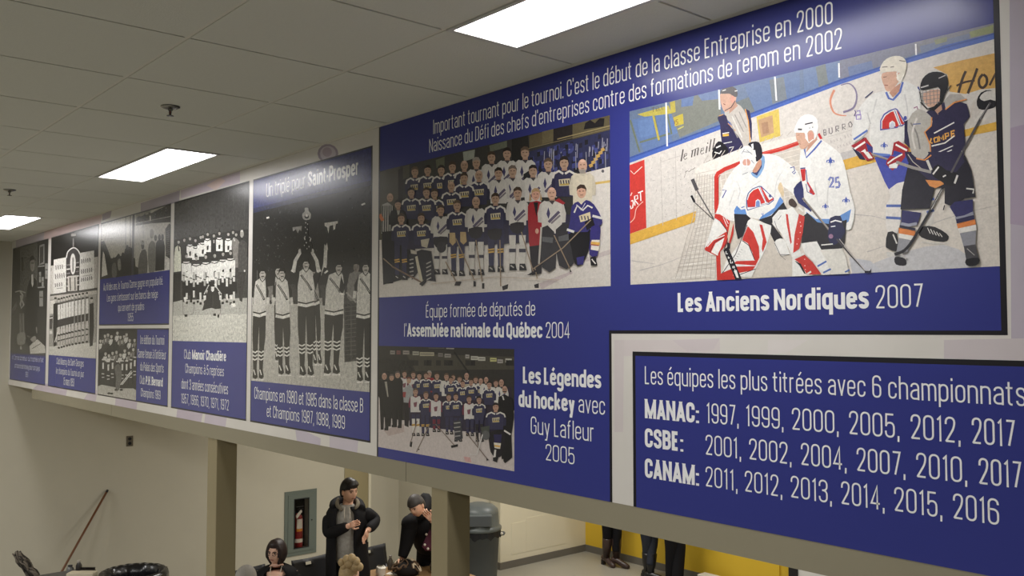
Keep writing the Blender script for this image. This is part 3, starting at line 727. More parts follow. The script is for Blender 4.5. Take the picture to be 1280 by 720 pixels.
    # letters and ring logo on the far boards
    V(1050, 60, 5.145)
    A.line((216, 140, 110), [(-34, 270), (-60, 340), (-40, 410), (0, 432), (44, 436)], 16, 6, sm=4)
    A.line((132, 122, 150), [(8, 240), (62, 230), (102, 270), (110, 330), (86, 388), (24, 414)], 7, 14, sm=4)
    V(970, 130, 6.54)
    G = (122, 116, 116)
    for g in ([(392, 212), (396, 258)], [(392, 212), (410, 210), (410, 230), (394, 234), (412, 236), (412, 254), (396, 258)], [(436, 198), (438, 238), (454, 244), (464, 232), (460, 192)],
              [(490, 184), (494, 228)], [(490, 184), (514, 180), (514, 202), (494, 206), (518, 224)], [(544, 168), (548, 212)], [(544, 168), (566, 164), (568, 186), (548, 190), (572, 208)],
              [(612, 144), (596, 160), (602, 188), (618, 190), (626, 170), (612, 144)]): A.line(G, g, 8)
    A.line((170, 162, 155), [(420, 272), (630, 212)], 2.5)
    for x, y in ((450, 305), (475, 298), (500, 292), (530, 288), (565, 268), (590, 262), (612, 252), (505, 352), (530, 346), (555, 336), (580, 328), (604, 318)): A.line((165, 156, 150), [(x, y - 10), (x + 3, y + 10), (x + 12, y + 5)], 4)
    A.poly((186, 180, 176), [(530, 400), (640, 372), (650, 430), (545, 460)])
    V(1110, 70, 5.14)
    A.poly((216, 166, 84), [(292, 74), (470, 30), (700, -20), (712, 205), (600, 215), (500, 245), (398, 230), (384, 120)])
    for g, w_ in (([(502, 98), (480, 150), (455, 238)], 17), ([(576, 80), (555, 140), (515, 242)], 17), ([(442, 192), (500, 168), (560, 158)], 13), ([(612, 118), (588, 150), (590, 190), (612, 205), (636, 180), (636, 140), (615, 120)], 17), ([(655, 190), (700, 100)], 14)):
        A.line((74, 60, 52), g, w_, sm=3)
    A.poly((206, 198, 188), [(500, 470), (560, 420), (712, 380), (712, 420)])
    V(0, 0, 1)
    # glass posts
    for p in ([(833, 128), (834.5, 183)], [(899, 111), (900, 137)], [(969, 96), (971, 126)], [(1049, 79), (1049.5, 97)], [(1145, 55), (1145.6, 69)]): A.line((232, 232, 230), p, 2)
    # ice scratches
    for p in ([(800, 338), (830, 330), (860, 318)], [(790, 326), (820, 330)], [(1062, 268), (1090, 270), (1108, 275)], [(1150, 285), (1200, 268), (1250, 256)], [(1084, 315), (1108, 307)]): A.line((186, 178, 172), p, 1.4, .4, sm=3)
    A.poly((196, 194, 196), [(1088, 340), (1110, 322), (1180, 306), (1220, 330), (1200, 345)], 3)
    A.poly((190, 190, 196), [(1062, 322), (1088, 326), (1110, 345), (1066, 345)])
    # player behind the net
    V(780, 100, 5.5375)
    N = (52, 48, 84); SIL = (190, 182, 172)
    A.poly(SIL, [(700, 215), (760, 165), (810, 180), (860, 260), (880, 340), (882, 440), (830, 470), (800, 420), (760, 320), (715, 270)], 3)
    A.poly(N, [(650, 262), (680, 240), (712, 250), (724, 300), (760, 345), (800, 400), (826, 450), (815, 490), (735, 512), (690, 470), (672, 380), (668, 310)], 2)
    A.poly(N, [(845, 200), (872, 215), (888, 300), (888, 420), (872, 380), (866, 290)]); A.line((226, 152, 60), [(842, 202), (862, 280), (872, 360), (876, 430)], 7)
    A.line((226, 152, 60), [(722, 300), (775, 352)], 4); A.line((226, 152, 60), [(660, 250), (690, 238)], 5)
    for p in ([(740, 300), (790, 400)], [(770, 240), (830, 360)], [(800, 220), (850, 330)]): A.line((150, 144, 138), p, 7)
    A.line((215, 210, 202), [(750, 250), (820, 400)], 8); A.line((232, 170, 60), [(686, 384), (728, 380)], 15); A.line((228, 226, 220), [(684, 372), (730, 364)], 6)
    A.line((228, 226, 220), [(692, 440), (750, 428)], 5); A.line((228, 226, 220), [(730, 470), (762, 462), (745, 490)], 6)
    A.poly((36, 34, 40), [(612, 505), (640, 440), (672, 425), (720, 470), (722, 510), (650, 540), (622, 555)], 2)
    A.line((225, 222, 215), [(640, 470), (672, 455)], 9); A.line((225, 222, 215), [(630, 500), (664, 510), (678, 490)], 7)
    A.poly(SKIN, [(668, 100), (730, 85), (776, 100), (775, 150), (745, 200), (705, 222), (682, 190)], 3)
    A.ell((216, 150, 130), 755, 135, 16, 26); A.poly((186, 140, 118), [(735, 190), (775, 150), (790, 180), (730, 235)])
    A.poly((92, 88, 88), [(668, 92), (690, 55), (735, 42), (780, 62), (788, 110), (770, 118), (735, 96), (700, 96)], 2)
    A.line((226, 224, 220), [(684, 76), (708, 68)], 6); A.line((226, 224, 220), [(770, 78), (788, 74)], 6)
    A.line((120, 70, 60), [(690, 165), (704, 172)], 5); A.line((60, 54, 60), [(700, 214), (745, 190), (772, 145)], 5); A.line((226, 224, 220), [(664, 130), (668, 190)], 8)
    V(0, 0, 1)
    # net: crossbar netting, back net, frame
    NET = (206, 198, 186)
    A.poly((212, 204, 192), [(869, 212), (900, 196), (900, 345), (832, 352), (852, 338), (866, 305), (871, 262)], 0)
    A.poly((202, 192, 178), [(896, 215), (1000, 172), (1005, 260), (990, 345), (900, 350)])
    A.poly((220, 213, 202), [(869, 213), (876, 206), (926, 186), (996, 170), (998, 178), (960, 190), (928, 202), (898, 214), (896, 220), (872, 220)], 0)
    for i in range(16):
        y = 224 + i * 8; A.line((226, 220, 210), [(870 - max(0, y - 290) * .55, y + 4), (885 - max(0, y - 300) * .2, y), (897, y + 3)], 1.1)
    for i in range(9): A.line((186, 176, 162), [(872 + i * 3.2, 218), (871 + i * 3.3 - max(0, 6 - i) * .6, 270), (868 + i * 3.6 - (8 - i) * 1.2, 300), (845 + i * 6.2, 348)], 0.8)
    for i in range(26):
        a = i * 0.9; A.line((188, 178, 165), [(868 - max(0, a * 5.4 + 214 - 290) * .5, 218 + a * 5.4), (897, 212 + a * 5.4)], 0.6)
    for i in range(11): A.line((186, 176, 162), [(880 + i * 10.4, 204 - i * 3.4), (886 + i * 10.4, 194 - i * 3)], 0.8)
    for i in range(14): A.line((222, 214, 202), [(900 + i * 7, 214), (906 + i * 7, 262)], 0.9)
    for i in range(9): A.line((222, 214, 202), [(900, 212 + i * 7), (1000, 186 + i * 7)], 0.8)
    RED = (206, 52, 44); RD = (160, 36, 36)
    V(880, 160, 7.2)
    A.line(RED, [(115, 730), (115, 440), (128, 410), (190, 372), (350, 308)], 36); A.line(RD, [(134, 730), (134, 450), (150, 425)], 7)
    A.line(RED, [(520, 238), (700, 190), (860, 134)], 36); A.line((226, 100, 84), [(520, 230), (700, 182), (860, 126)], 6)
    V(880, 250, 7.2)
    A.line(RED, [(118, -10), (118, 120)], 34); A.line(RED, [(132, 470), (140, 720)], 38); A.poly(RED, [(150, 680), (330, 610), (420, 600), (440, 650), (260, 720), (150, 720)])
    # goalie
    WH = (226, 224, 218); LB = (92, 140, 208); BK = (42, 40, 46)
    V(880, 160, 7.2)
    A.poly(WH, [(330, 320), (260, 390), (195, 490), (160, 590), (130, 720), (120, 800), (290, 840), (380, 800), (620, 830), (700, 700), (690, 560), (680, 500), (790, 580), (850, 620), (870, 440), (800, 350), (700, 270), (640, 245), (530, 235)], 2)
    A.line((202, 200, 196), [(310, 640), (330, 560), (300, 480)], 12, 4, sm=3); A.line((206, 204, 200), [(640, 620), (660, 480), (720, 380)], 12, 4, sm=3)
    A.line((208, 206, 202), [(520, 470), (420, 540)], 8); A.line((206, 204, 198), [(230, 700), (280, 560)], 10)
    A.poly((120, 160, 205), [(420, 400), (480, 455), (545, 360), (550, 260), (520, 250), (515, 330), (470, 400)], 2)
    A.poly((60, 66, 110), [(435, 400), (482, 430), (525, 350), (525, 300), (480, 380)], 0)
    A.poly((196, 140, 112), [(440, 390), (478, 400), (522, 330), (512, 280), (470, 330)], 2)
    A.poly((44, 42, 50), [(400, 150), (440, 125), (500, 130), (526, 190), (528, 260), (500, 290), (470, 300), (455, 200)], 2); A.poly((226, 226, 224), [(428, 150), (448, 140), (452, 190), (438, 185)])
    A.line((226, 226, 224), [(460, 200), (470, 260)], 10)
    A.poly((216, 216, 212), [(330, 210), (365, 165), (410, 165), (450, 200), (472, 280), (468, 340), (430, 400), (395, 460), (358, 455), (340, 380), (325, 280)], 2)
    A.ell((206, 150, 130), 388, 312, 36, 34); A.line((228, 226, 222), [(355, 280), (415, 270)], 9); A.line((228, 226, 222), [(350, 340), (420, 345)], 9); A.line((228, 226, 222), [(385, 270), (392, 360)], 6)
    for p in ([(345, 230), (370, 190)], [(390, 200), (440, 240)], [(350, 420), (400, 400)], [(430, 290), (455, 320)], [(360, 215), (420, 220)]): A.line((120, 122, 130), p, 5)
    for p in ([(170, 560), (205, 560), (170, 630)], [(780, 360), (815, 350), (820, 385), (800, 400), (815, 415), (830, 395)]): A.line((70, 84, 150), p, 9)
    # emblem: rounded block with stick and puck
    NV = (70, 84, 140)
    def emblem(A):
        A.poly(NV, [(384, 712), (384, 640), (400, 585), (440, 545), (500, 522), (520, 522), (635, 632), (632, 655), (588, 690), (560, 692), (395, 745)], 0)
        A.poly((232, 230, 226), [(392, 712), (392, 640), (408, 590), (444, 553), (500, 531), (516, 532), (628, 634), (624, 650), (586, 682), (560, 690), (400, 735)], 0)
        A.poly((212, 48, 42), [(398, 712), (400, 640), (418, 592), (452, 560), (494, 542), (556, 672), (520, 685), (510, 655), (490, 640), (470, 655), (465, 712)], 0)
        A.poly((212, 48, 42), [(512, 534), (524, 534), (592, 650), (628, 628), (628, 646), (586, 674), (570, 668)], 0)
        A.line(NV, [(503, 534), (570, 670)], 4); A.poly((112, 140, 200), [(470, 712), (474, 664), (490, 650), (505, 664), (508, 705)], 0); A.ell(NV, 600, 612, 12, 15)
    emblem(A)
    V(880, 250, 7.2)
    A.poly((212, 48, 42), [(388, 0), (396, 60), (462, 58), (460, 0)]); A.line(NV, [(390, 0), (398, 66), (466, 62)], 4); A.line(NV, [(510, 0), (520, 44), (600, 24)], 4)
    A.poly(LB, [(300, 50), (340, 90), (375, 80), (390, 130), (280, 130), (275, 95)]); A.poly(LB, [(690, -30), (720, 10), (690, 70), (600, 140), (500, 180), (520, 150), (640, 70)], 0)
    A.line((70, 110, 190), [(520, 130), (540, 122), (530, 150)], 8); A.line((70, 110, 190), [(340, 70), (370, 60)], 8)
    A.poly(BK, [(275, 125), (385, 130), (425, 165), (395, 220), (350, 330), (310, 355), (285, 250)], 0); A.poly(BK, [(495, 180), (610, 140), (720, 20), (755, 85), (690, 120), (615, 210), (720, 350), (640, 380), (600, 300), (612, 240)], 0)
    # right leg pad (picture left)
    A.poly(WH, [(400, 190), (430, 165), (610, 230), (605, 290), (560, 440), (480, 600), (430, 700), (170, 665), (200, 560), (340, 370)], 0)
    A.poly(RED, [(400, 235), (360, 330), (350, 360), (400, 390), (440, 470), (462, 545), (300, 550), (260, 575), (470, 590), (505, 520), (500, 420), (450, 290)], 0)
    A.poly(RED, [(505, 220), (530, 225), (570, 380), (535, 470), (525, 440), (535, 350)], 0); A.poly(RED, [(300, 600), (470, 595), (440, 635), (300, 660), (180, 720), (150, 720), (160, 660)], 0)
    A.line(BK, [(350, 365), (410, 410), (462, 540)], 7); A.line(BK, [(470, 620), (340, 668), (290, 680)], 6); A.poly(WH, [(340, 375), (400, 420), (450, 540), (290, 545)], 0)
    A.line((80, 76, 80), [(395, 225), (290, 490), (170, 660)], 7)
    for x, y in ((290, 525), (305, 505), (318, 485), (332, 465), (345, 445)): A.line((110, 108, 110), [(x - 8, y), (x + 10, y + 6)], 3)
    # left leg pad
    A.poly(WH, [(755, 85), (680, 90), (620, 160), (625, 220), (700, 300), (760, 420), (800, 520), (800, 720), (1010, 720), (900, 560), (860, 420), (870, 150), (800, 60)], 0)
    A.poly(RED, [(742, 125), (760, 130), (795, 380), (785, 400), (750, 220)], 0)
    A.poly(WH, [(640, 380), (720, 350), (770, 470), (770, 490), (690, 495)], 3); A.line(BK, [(640, 385), (690, 492), (775, 492)], 5); A.line((120, 116, 112), [(690, 495), (740, 540)], 4)
    A.line((120, 118, 118), [(640, 190), (660, 250), (690, 300)], 5); A.line((120, 118, 118), [(672, 180), (700, 140)], 5)
    # blocker
    A.poly(WH, [(95, 185), (130, 170), (215, 280), (190, 330), (130, 500), (15, 450), (50, 330)], 2)
    A.poly(RED, [(105, 125), (150, 130), (240, 190), (240, 260), (215, 390), (165, 450), (120, 505), (20, 455), (10, 440), (60, 380), (200, 290), (215, 285), (160, 200), (100, 160)], 0)
    A.poly(WH, [(98, 180), (150, 200), (212, 285), (60, 345)], 0); A.poly(WH, [(70, 470), (110, 390), (190, 340), (165, 420), (125, 500)], 0); A.line(WH, [(35, 420), (90, 360), (190, 318)], 9)
    A.line(WH, [(178, 155), (215, 240)], 6); A.line(WH, [(196, 155), (225, 215)], 6); A.line(BK, [(150, 190), (210, 270), (225, 330), (190, 440)], 7); A.line(BK, [(60, 470), (100, 380), (190, 330)], 5)
    A.poly((206, 190, 168), [(240, 200), (270, 200), (262, 290), (225, 380), (218, 330)], 0); A.poly(RED, [(262, 250), (275, 210), (272, 300), (245, 390), (230, 390)], 0)
    # goalie stick
    A.line((40, 38, 44), [(-110, -40), (-80, 20)], 20); A.line((90, 86, 86), [(-80, 20), (95, 180)], 8); A.poly((40, 38, 44), [(180, 450), (222, 420), (350, 720), (290, 720)], 0)
    A.poly((40, 38, 44), [(215, 380), (240, 390), (240, 440), (215, 440)])
    for i, g in enumerate(([(0, -8), (0, 10), (10, 10)], [(0, 0), (8, 8), (0, 10), (0, -4)], [(0, -14), (0, 10), (12, 8), (10, -2)], [(0, 0), (10, 0), (10, 10), (0, 10), (0, 0)], [(0, -14), (0, 10)])):
        ox, oy = 205 + i * 20, 472 + i * 42
        A.line((230, 228, 224), [(ox + p[0] * 1.6, oy + p[1] * 1.3) for p in g], 7)
    A.poly((230, 228, 224), [(275, 640), (300, 630), (320, 700), (300, 700)], 0)
    V(0, 0, 1)
    A.line((84, 80, 82), [(866, 224), (872, 238)], 4.5); A.line((96, 92, 92), [(872, 238), (893, 274)], 1.6)
    # catching arm glove
    V(970, 130, 6.54)
    A.poly((44, 48, 100), [(150, 690), (205, 630), (240, 640), (250, 720), (215, 820), (160, 760)], 2)
    A.poly((214, 190, 150), [(20, 690), (45, 640), (70, 720), (60, 760)], 3)
    # player 25
    V(970, 130, 6.54)
    A.poly(WH, [(205, 380), (250, 370), (345, 275), (390, 300), (500, 380), (545, 440), (580, 560), (610, 720), (650, 860), (620, 1020), (560, 1020), (480, 960), (330, 980), (280, 960), (240, 900), (230, 700), (200, 560)], 2)
    A.poly(LB, [(250, 880), (330, 940), (480, 940), (620, 860), (600, 960), (480, 1040), (330, 1030), (270, 960)], 0)
    A.line((206, 204, 198), [(420, 900), (430, 700), (460, 560)], 14, 5, sm=3); A.line((208, 206, 200), [(320, 640), (350, 820)], 12, 4)
    A.line((80, 104, 180), [(238, 370), (252, 440), (320, 370), (378, 300)], 14); A.poly((200, 50, 50), [(345, 250), (360, 236), (385, 285), (365, 290)], 0)
    A.poly((196, 146, 122), [(250, 400), (345, 290), (330, 260), (270, 330)], 0)
    A.poly(SKIN, [(168, 240), (200, 225), (300, 215), (315, 290), (285, 320), (245, 365), (205, 365), (188, 320), (172, 290)], 2)
    A.ell((214, 150, 130), 292, 262, 22, 34); A.line((150, 100, 85), [(190, 325), (208, 330)], 5); A.line((140, 105, 90), [(178, 258), (198, 255)], 4)
    A.poly((232, 230, 226), [(158, 235), (165, 180), (205, 110), (270, 84), (330, 110), (352, 170), (340, 250), (315, 300), (320, 240), (290, 215), (262, 240), (270, 310), (245, 270), (235, 235)], 2)
    A.line((60, 58, 62), [(242, 168), (305, 153)], 10); A.line((90, 88, 90), [(185, 208), (218, 210)], 14); A.line((238, 236, 232), [(245, 275), (275, 318), (310, 290)], 8)
    for x, y in ((280, 198), (305, 192)): A.ell((110, 108, 108), x, y, 5, 5, n=6)
    # fleur-de-lis, number 25
    def fleur(A, x, y, s, c=(72, 92, 176)):
        A.poly(c, [(x, y - 34 * s), (x + 9 * s, y - 14 * s), (x + 3 * s, y + 6 * s), (x - 3 * s, y + 6 * s), (x - 9 * s, y - 14 * s)])
        for q in (-1, 1): A.line(c, [(x + 4 * s * q, y + 8 * s), (x + 12 * s * q, y - 10 * s), (x + 24 * s * q, y - 6 * s), (x + 25 * s * q, y + 8 * s)], 8 * s)
        A.line(c, [(x - 16 * s, y + 8 * s), (x + 16 * s, y + 8 * s)], 6 * s); A.poly(c, [(x - 4 * s, y + 8 * s), (x + 4 * s, y + 8 * s), (x, y + 40 * s)])
    fleur(A, 450, 470, 1.15)
    for p in ([(436, 625), (450, 602), (472, 606), (472, 632), (444, 682), (482, 676)], [(520, 600), (494, 606), (494, 642), (518, 636), (526, 660), (518, 680), (492, 684)]): A.line((80, 90, 170), p, 17); A.line((150, 160, 215), p, 5)
    A.line((60, 70, 130), [(204, 528), (245, 524)], 10); A.poly((200, 44, 44), [(204, 535), (246, 530), (246, 625), (220, 635)]); A.line((70, 80, 140), [(250, 540), (262, 650), (300, 720)], 8); A.line((200, 44, 44), [(262, 640), (310, 720)], 10)
    V(970, 230, 6.26)
    A.poly((200, 44, 44), [(270, 40), (290, 45), (312, 80), (295, 88), (265, 62)]); A.line((70, 80, 140), [(240, 0), (250, 62), (290, 80)], 6)
    fleur(A, 553, 132, 1.0); fleur(A, 392, 178, .85)
    # pants, socks, gloves and stick of 25
    A.poly(BK, [(215, 255), (250, 225), (330, 300), (430, 315), (560, 280), (540, 480), (520, 505), (350, 515), (325, 445), (205, 465)], 0)
    A.poly(WH, [(200, 465), (325, 450), (390, 570), (440, 660), (420, 720), (370, 720), (290, 600), (230, 540)], 0); A.poly((216, 212, 202), [(350, 515), (525, 505), (560, 600), (575, 720), (440, 720), (400, 600)], 0)
    A.line((80, 110, 185), [(330, 645), (400, 605)], 14); A.line((80, 110, 185), [(375, 695), (435, 665)], 14); A.line((80, 110, 185), [(545, 690), (580, 672)], 12)
    A.poly(RED, [(185, 235), (230, 255), (215, 380), (185, 510), (140, 540), (150, 400)], 0); A.poly(RED, [(150, 590), (230, 555), (290, 610), (360, 705), (250, 710), (190, 620)], 0); A.line(WH, [(150, 575), (225, 545)], 14); A.line(WH, [(250, 705), (280, 685)], 14)
    A.poly(BK, [(150, 600), (200, 625), (240, 705), (225, 700), (190, 640)], 0)
    for x, y in ((195, 300), (200, 330), (195, 380), (180, 430), (170, 470), (230, 590), (232, 640), (235, 670)): A.ell((238, 220, 214), x, y, 4, 4, n=6)
    A.poly((46, 50, 104), [(150, 80), (210, 20), (225, 110), (215, 130), (290, 190), (280, 220), (240, 190), (180, 150)], 0); A.poly((70, 54, 50), [(105, 130), (135, 115), (170, 160), (150, 185), (110, 165)], 3)
    A.line((226, 222, 214), [(180, 185), (220, 215)], 14)
    A.line((150, 140, 130), [(215, 110), (420, 360)], 16); A.line((90, 80, 76), [(222, 122), (420, 370)], 5)
    A.poly((40, 42, 78), [(430, 265), (510, 250), (530, 330), (545, 380), (480, 470), (440, 470), (410, 420), (420, 330)], 2); A.line((232, 230, 226), [(432, 300), (470, 286), (520, 298)], 10); A.line((230, 226, 220), [(360, 478), (450, 470)], 9)
    A.ell((150, 110, 140), 435, 410, 18, 18); A.line((226, 226, 226), [(435, 335), (470, 330)], 8)
    A.line((70, 66, 72), [(480, 430), (590, 560), (710, 690)], 12, 6); A.line((190, 184, 178), [(500, 430), (580, 530), (700, 675)], 5); A.poly((50, 48, 60), [(700, 680), (740, 680), (752, 660), (750, 700), (700, 705)], 0)
    # player 28
    V(1050, 60, 5.145)
    WG = (216, 214, 208)
    A.poly(WG, [(300, 275), (230, 290), (165, 340), (120, 400), (90, 480), (80, 560), (95, 610), (180, 540), (200, 480), (200, 680), (330, 690), (440, 560), (430, 470), (520, 390), (520, 280), (470, 235), (400, 215)], 2)
    A.line((188, 186, 182), [(200, 490), (180, 420)], 8); A.line((196, 194, 190), [(420, 300), (440, 420), (430, 520)], 12, 5, sm=3); A.line((196, 194, 190), [(240, 330), (215, 420)], 10)
    A.line((86, 106, 180), [(300, 285), (318, 325), (345, 335), (390, 285), (408, 220)], 14); A.poly((190, 138, 114), [(320, 290), (345, 320), (385, 280), (395, 225), (340, 265)], 0)
    A.poly(SKIN, [(275, 165), (365, 150), (385, 200), (370, 235), (330, 280), (300, 275), (288, 245), (276, 215)], 2); A.ell((206, 152, 132), 385, 185, 14, 26); A.line((150, 95, 85), [(290, 240), (312, 242)], 6); A.line((130, 100, 85), [(282, 190), (305, 186)], 5)
    A.poly((214, 206, 188), [(265, 155), (270, 110), (305, 70), (360, 52), (410, 62), (432, 100), (425, 160), (405, 200), (385, 220), (365, 190), (390, 160), (360, 152)], 2)
    A.line((226, 220, 206), [(370, 160), (378, 205), (395, 215), (415, 170)], 9)
    for p in ([(275, 125), (310, 122)], [(328, 125), (352, 122)], [(385, 82), (425, 88)]): A.line((120, 112, 104), p, 6)
    NV2 = (84, 88, 160)
    A.poly(NV2, [(262, 532), (262, 470), (285, 425), (320, 402), (360, 388), (375, 395), (430, 485), (405, 505), (380, 505), (375, 515)], 0)
    A.poly((228, 226, 222), [(270, 522), (270, 470), (292, 432), (325, 410), (358, 396), (370, 402), (420, 486), (402, 496), (376, 500)], 0)
    A.poly((204, 50, 46), [(275, 522), (277, 470), (298, 436), (330, 414), (348, 408), (382, 500), (362, 512), (358, 480), (340, 468), (322, 482), (320, 520)], 0); A.line(NV2, [(356, 402), (394, 496)], 5); A.poly((204, 50, 46), [(366, 400), (376, 410), (412, 480), (424, 478), (410, 494), (398, 490)], 0)
    A.poly((196, 198, 214), [(325, 520), (328, 488), (340, 476), (352, 488), (354, 514)], 0); A.ell((80, 92, 170), 424, 452, 11, 14)
    for p in ([(112, 408), (132, 404), (134, 428), (112, 432)], [(108, 432), (138, 432), (138, 458), (110, 460), (108, 432)]): A.line((150, 130, 190), p, 8)
    A.line((110, 96, 150), [(95, 440), (106, 415), (98, 400)], 6); A.line((150, 100, 130), [(478, 388), (500, 378), (504, 400)], 8); A.line((60, 64, 110), [(165, 322), (215, 280)], 6)
    fleur(A, 288, 630, .8); A.line((70, 80, 140), [(505, 250), (515, 275)], 10)
    A.line((80, 110, 190), [(92, 590), (180, 530)], 12); A.poly((40, 44, 60), [(100, 620), (165, 570), (160, 580), (110, 640)], 0)
    A.poly((168, 40, 48), [(75, 630), (170, 575), (215, 640), (215, 700), (110, 660)], 0); A.poly((56, 60, 130), [(170, 610), (215, 640), (215, 690), (185, 670)], 0); A.line((232, 226, 222), [(90, 655), (165, 605)], 12); A.poly((226, 220, 214), [(135, 670), (165, 650), (200, 720), (170, 720)], 0); A.poly((40, 40, 70), [(80, 640), (140, 680), (170, 720), (130, 715)], 0)
    A.poly((168, 40, 48), [(350, 610), (380, 598), (445, 640), (440, 700), (350, 720), (335, 690)], 0); A.line((232, 226, 222), [(362, 622), (435, 660)], 12); A.poly((56, 66, 150), [(350, 660), (420, 680), (410, 720), (340, 720)], 0)
    V(1050, 190, 5.145)
    A.poly((86, 116, 190), [(215, 5), (330, 15), (320, 40), (230, 25)], 0)
    A.poly((64, 74, 168), [(225, 35), (440, 10), (470, 130), (420, 190), (320, 245), (290, 190)], 0)
    A.line((150, 142, 136), [(180, 5), (330, 55), (480, 105), (566, 130)], 14); A.line((96, 90, 90), [(180, 12), (566, 136)], 4)
    A.poly((168, 40, 48), [(305, 55), (330, 25), (370, 35), (420, 0), (425, 30), (380, 90), (340, 120), (300, 80)], 0); A.line((230, 226, 220), [(310, 75), (350, 45), (405, 15)], 9); A.poly((230, 226, 220), [(320, 85), (385, 60), (370, 105), (320, 105)], 0)
    A.poly((168, 40, 48), [(130, 0), (200, 0), (225, 45), (180, 60)], 0); A.poly((228, 224, 218), [(155, 0), (185, 0), (215, 40), (190, 45)], 0)
    A.poly((220, 214, 206), [(320, 240), (420, 190), (400, 350), (395, 420), (375, 520), (310, 515), (298, 430), (302, 340), (330, 290)], 2)
    A.line((80, 104, 176), [(302, 347), (400, 347)], 17); A.line((80, 104, 176), [(300, 422), (396, 428)], 17)
    A.poly((40, 38, 42), [(312, 515), (370, 525), (375, 600), (365, 640), (310, 620), (298, 600)], 2); A.line((216, 212, 206), [(345, 530), (370, 590)], 9); A.poly((206, 202, 196), [(300, 645), (370, 640), (360, 670), (305, 675)], 0)
    V(1090, 190, 4.8)
    A.poly((206, 200, 192), [(290, 380), (370, 220), (372, 340), (375, 430), (330, 450), (300, 440)], 0); A.line((80, 104, 176), [(330, 295), (376, 280)], 14); A.line((80, 104, 176), [(330, 362), (374, 350)], 14)
    A.poly((40, 38, 42), [(285, 465), (315, 445), (380, 450), (450, 490), (462, 520), (430, 540), (330, 525), (285, 500)], 2)
    for i in range(5): A.line((216, 212, 206), [(335 + i * 18, 455 + i * 8), (352 + i * 18, 490 + i * 5)], 5)
    A.line((206, 200, 192), [(300, 540), (380, 552), (465, 546)], 10)
    # player in the navy sweater, full cage
    V(1110, 70, 5.14)
    A.poly((200, 192, 182), [(550, 290), (575, 270), (620, 330), (590, 370), (520, 470), (480, 450), (500, 390)], 0)
    A.poly((48, 44, 74), [(270, 350), (360, 300), (440, 285), (510, 310), (530, 390), (490, 440), (500, 560), (490, 640), (520, 720), (260, 720), (230, 680), (110, 560), (110, 420), (180, 400)], 0)
    A.poly((170, 164, 156), [(365, 290), (400, 248), (470, 245), (510, 285), (440, 290), (375, 345)], 0); A.line((222, 140, 70), [(372, 345), (430, 300), (510, 280)], 9)
    A.poly((176, 170, 160), [(130, 420), (200, 340), (280, 390), (285, 450), (235, 490), (270, 560), (280, 640), (220, 675), (160, 640), (140, 540)], 2)
    A.line((222, 140, 70), [(285, 395), (282, 450), (240, 490), (275, 570), (280, 650), (230, 678), (180, 660)], 8); A.line((130, 126, 122), [(150, 430), (190, 500), (210, 600)], 10, sm=3); A.line((206, 200, 192), [(190, 400), (160, 500), (180, 600)], 12, sm=3); A.line((100, 110, 150), [(165, 440), (215, 436)], 7)
    A.line((218, 156, 70), [(560, 300), (530, 400)], 0.5)
    A.poly(SKIN, [(232, 240), (330, 215), (345, 260), (330, 310), (280, 330), (245, 310)], 2); A.poly((186, 140, 116), [(300, 345), (345, 300), (355, 360), (335, 390)], 0); A.poly((48, 44, 74), [(325, 370), (370, 330), (380, 400), (340, 420)], 0)
    A.poly((36, 35, 40), [(210, 205), (225, 150), (265, 112), (320, 102), (375, 120), (390, 180), (375, 240), (345, 235), (325, 200), (230, 222)], 2)
    A.poly((36, 35, 40), [(340, 220), (375, 230), (350, 310), (300, 355), (255, 340), (300, 325), (335, 290)], 0)
    for i in range(5): A.line((120, 116, 116), [(225 + i * 24, 225 - i * 3), (232 + i * 23, 320 - i * 2)], 4)
    for i in range(4): A.line((130, 126, 126), [(215, 240 + i * 24), (340, 225 + i * 24)], 3.5)
    A.line((190, 186, 182), [(215, 205), (265, 190)], 8); A.line((190, 186, 182), [(330, 145), (375, 125)], 6); A.line((60, 58, 62), [(205, 230), (215, 300), (260, 345)], 10); A.line((36, 35, 40), [(385, 225), (410, 190)], 6); A.line((200, 196, 190), [(200, 215), (215, 300)], 5)
    # chest lettering
    O = (222, 160, 66)
    for p in ([(283, 530), (275, 555), (290, 562)], [(300, 530), (322, 522), (325, 550), (304, 556), (300, 530)], [(335, 550), (332, 515), (348, 535), (358, 508), (362, 542)], [(375, 536), (372, 500), (392, 496), (394, 514), (376, 520)], [(432, 480), (410, 486), (412, 520), (434, 512)], [(412, 503), (430, 498)]): A.line(O, p, 10)
    A.line((222, 218, 212), [(300, 498), (430, 428)], 8); A.line((222, 218, 212), [(285, 580), (370, 560), (430, 515)], 8); A.line((222, 218, 212), [(300, 632), (422, 578)], 6); A.line((222, 218, 212), [(310, 652), (415, 604)], 6); A.line((222, 218, 212), [(350, 620), (325, 680)], 6); A.line((222, 218, 212), [(360, 640), (355, 665), (385, 662), (395, 632)], 9)
    # right glove and stick up
    A.poly((36, 35, 40), [(572, 290), (600, 235), (660, 220), (700, 260), (702, 320), (640, 345), (585, 340)], 2); A.poly((206, 200, 192), [(590, 270), (620, 235), (660, 225), (702, 240), (702, 290), (660, 280), (620, 290)], 2)
    A.line((84, 80, 84), [(660, 300), (600, 400), (490, 600), (430, 715)], 14); A.line((160, 156, 152), [(652, 310), (595, 410)], 4); A.line((170, 166, 160), [(480, 610), (425, 715)], 5)
    V(1090, 190, 4.8)
    A.poly((38, 36, 48), [(230, 40), (330, 50), (480, 60), (560, 20), (600, 110), (625, 270), (560, 280), (490, 330), (440, 310), (440, 215), (380, 215), (350, 340), (175, 345), (185, 230)], 0)
    A.poly((48, 44, 74), [(220, 60), (200, 0), (540, 0), (560, 60), (520, 110), (440, 180), (340, 165)], 0)
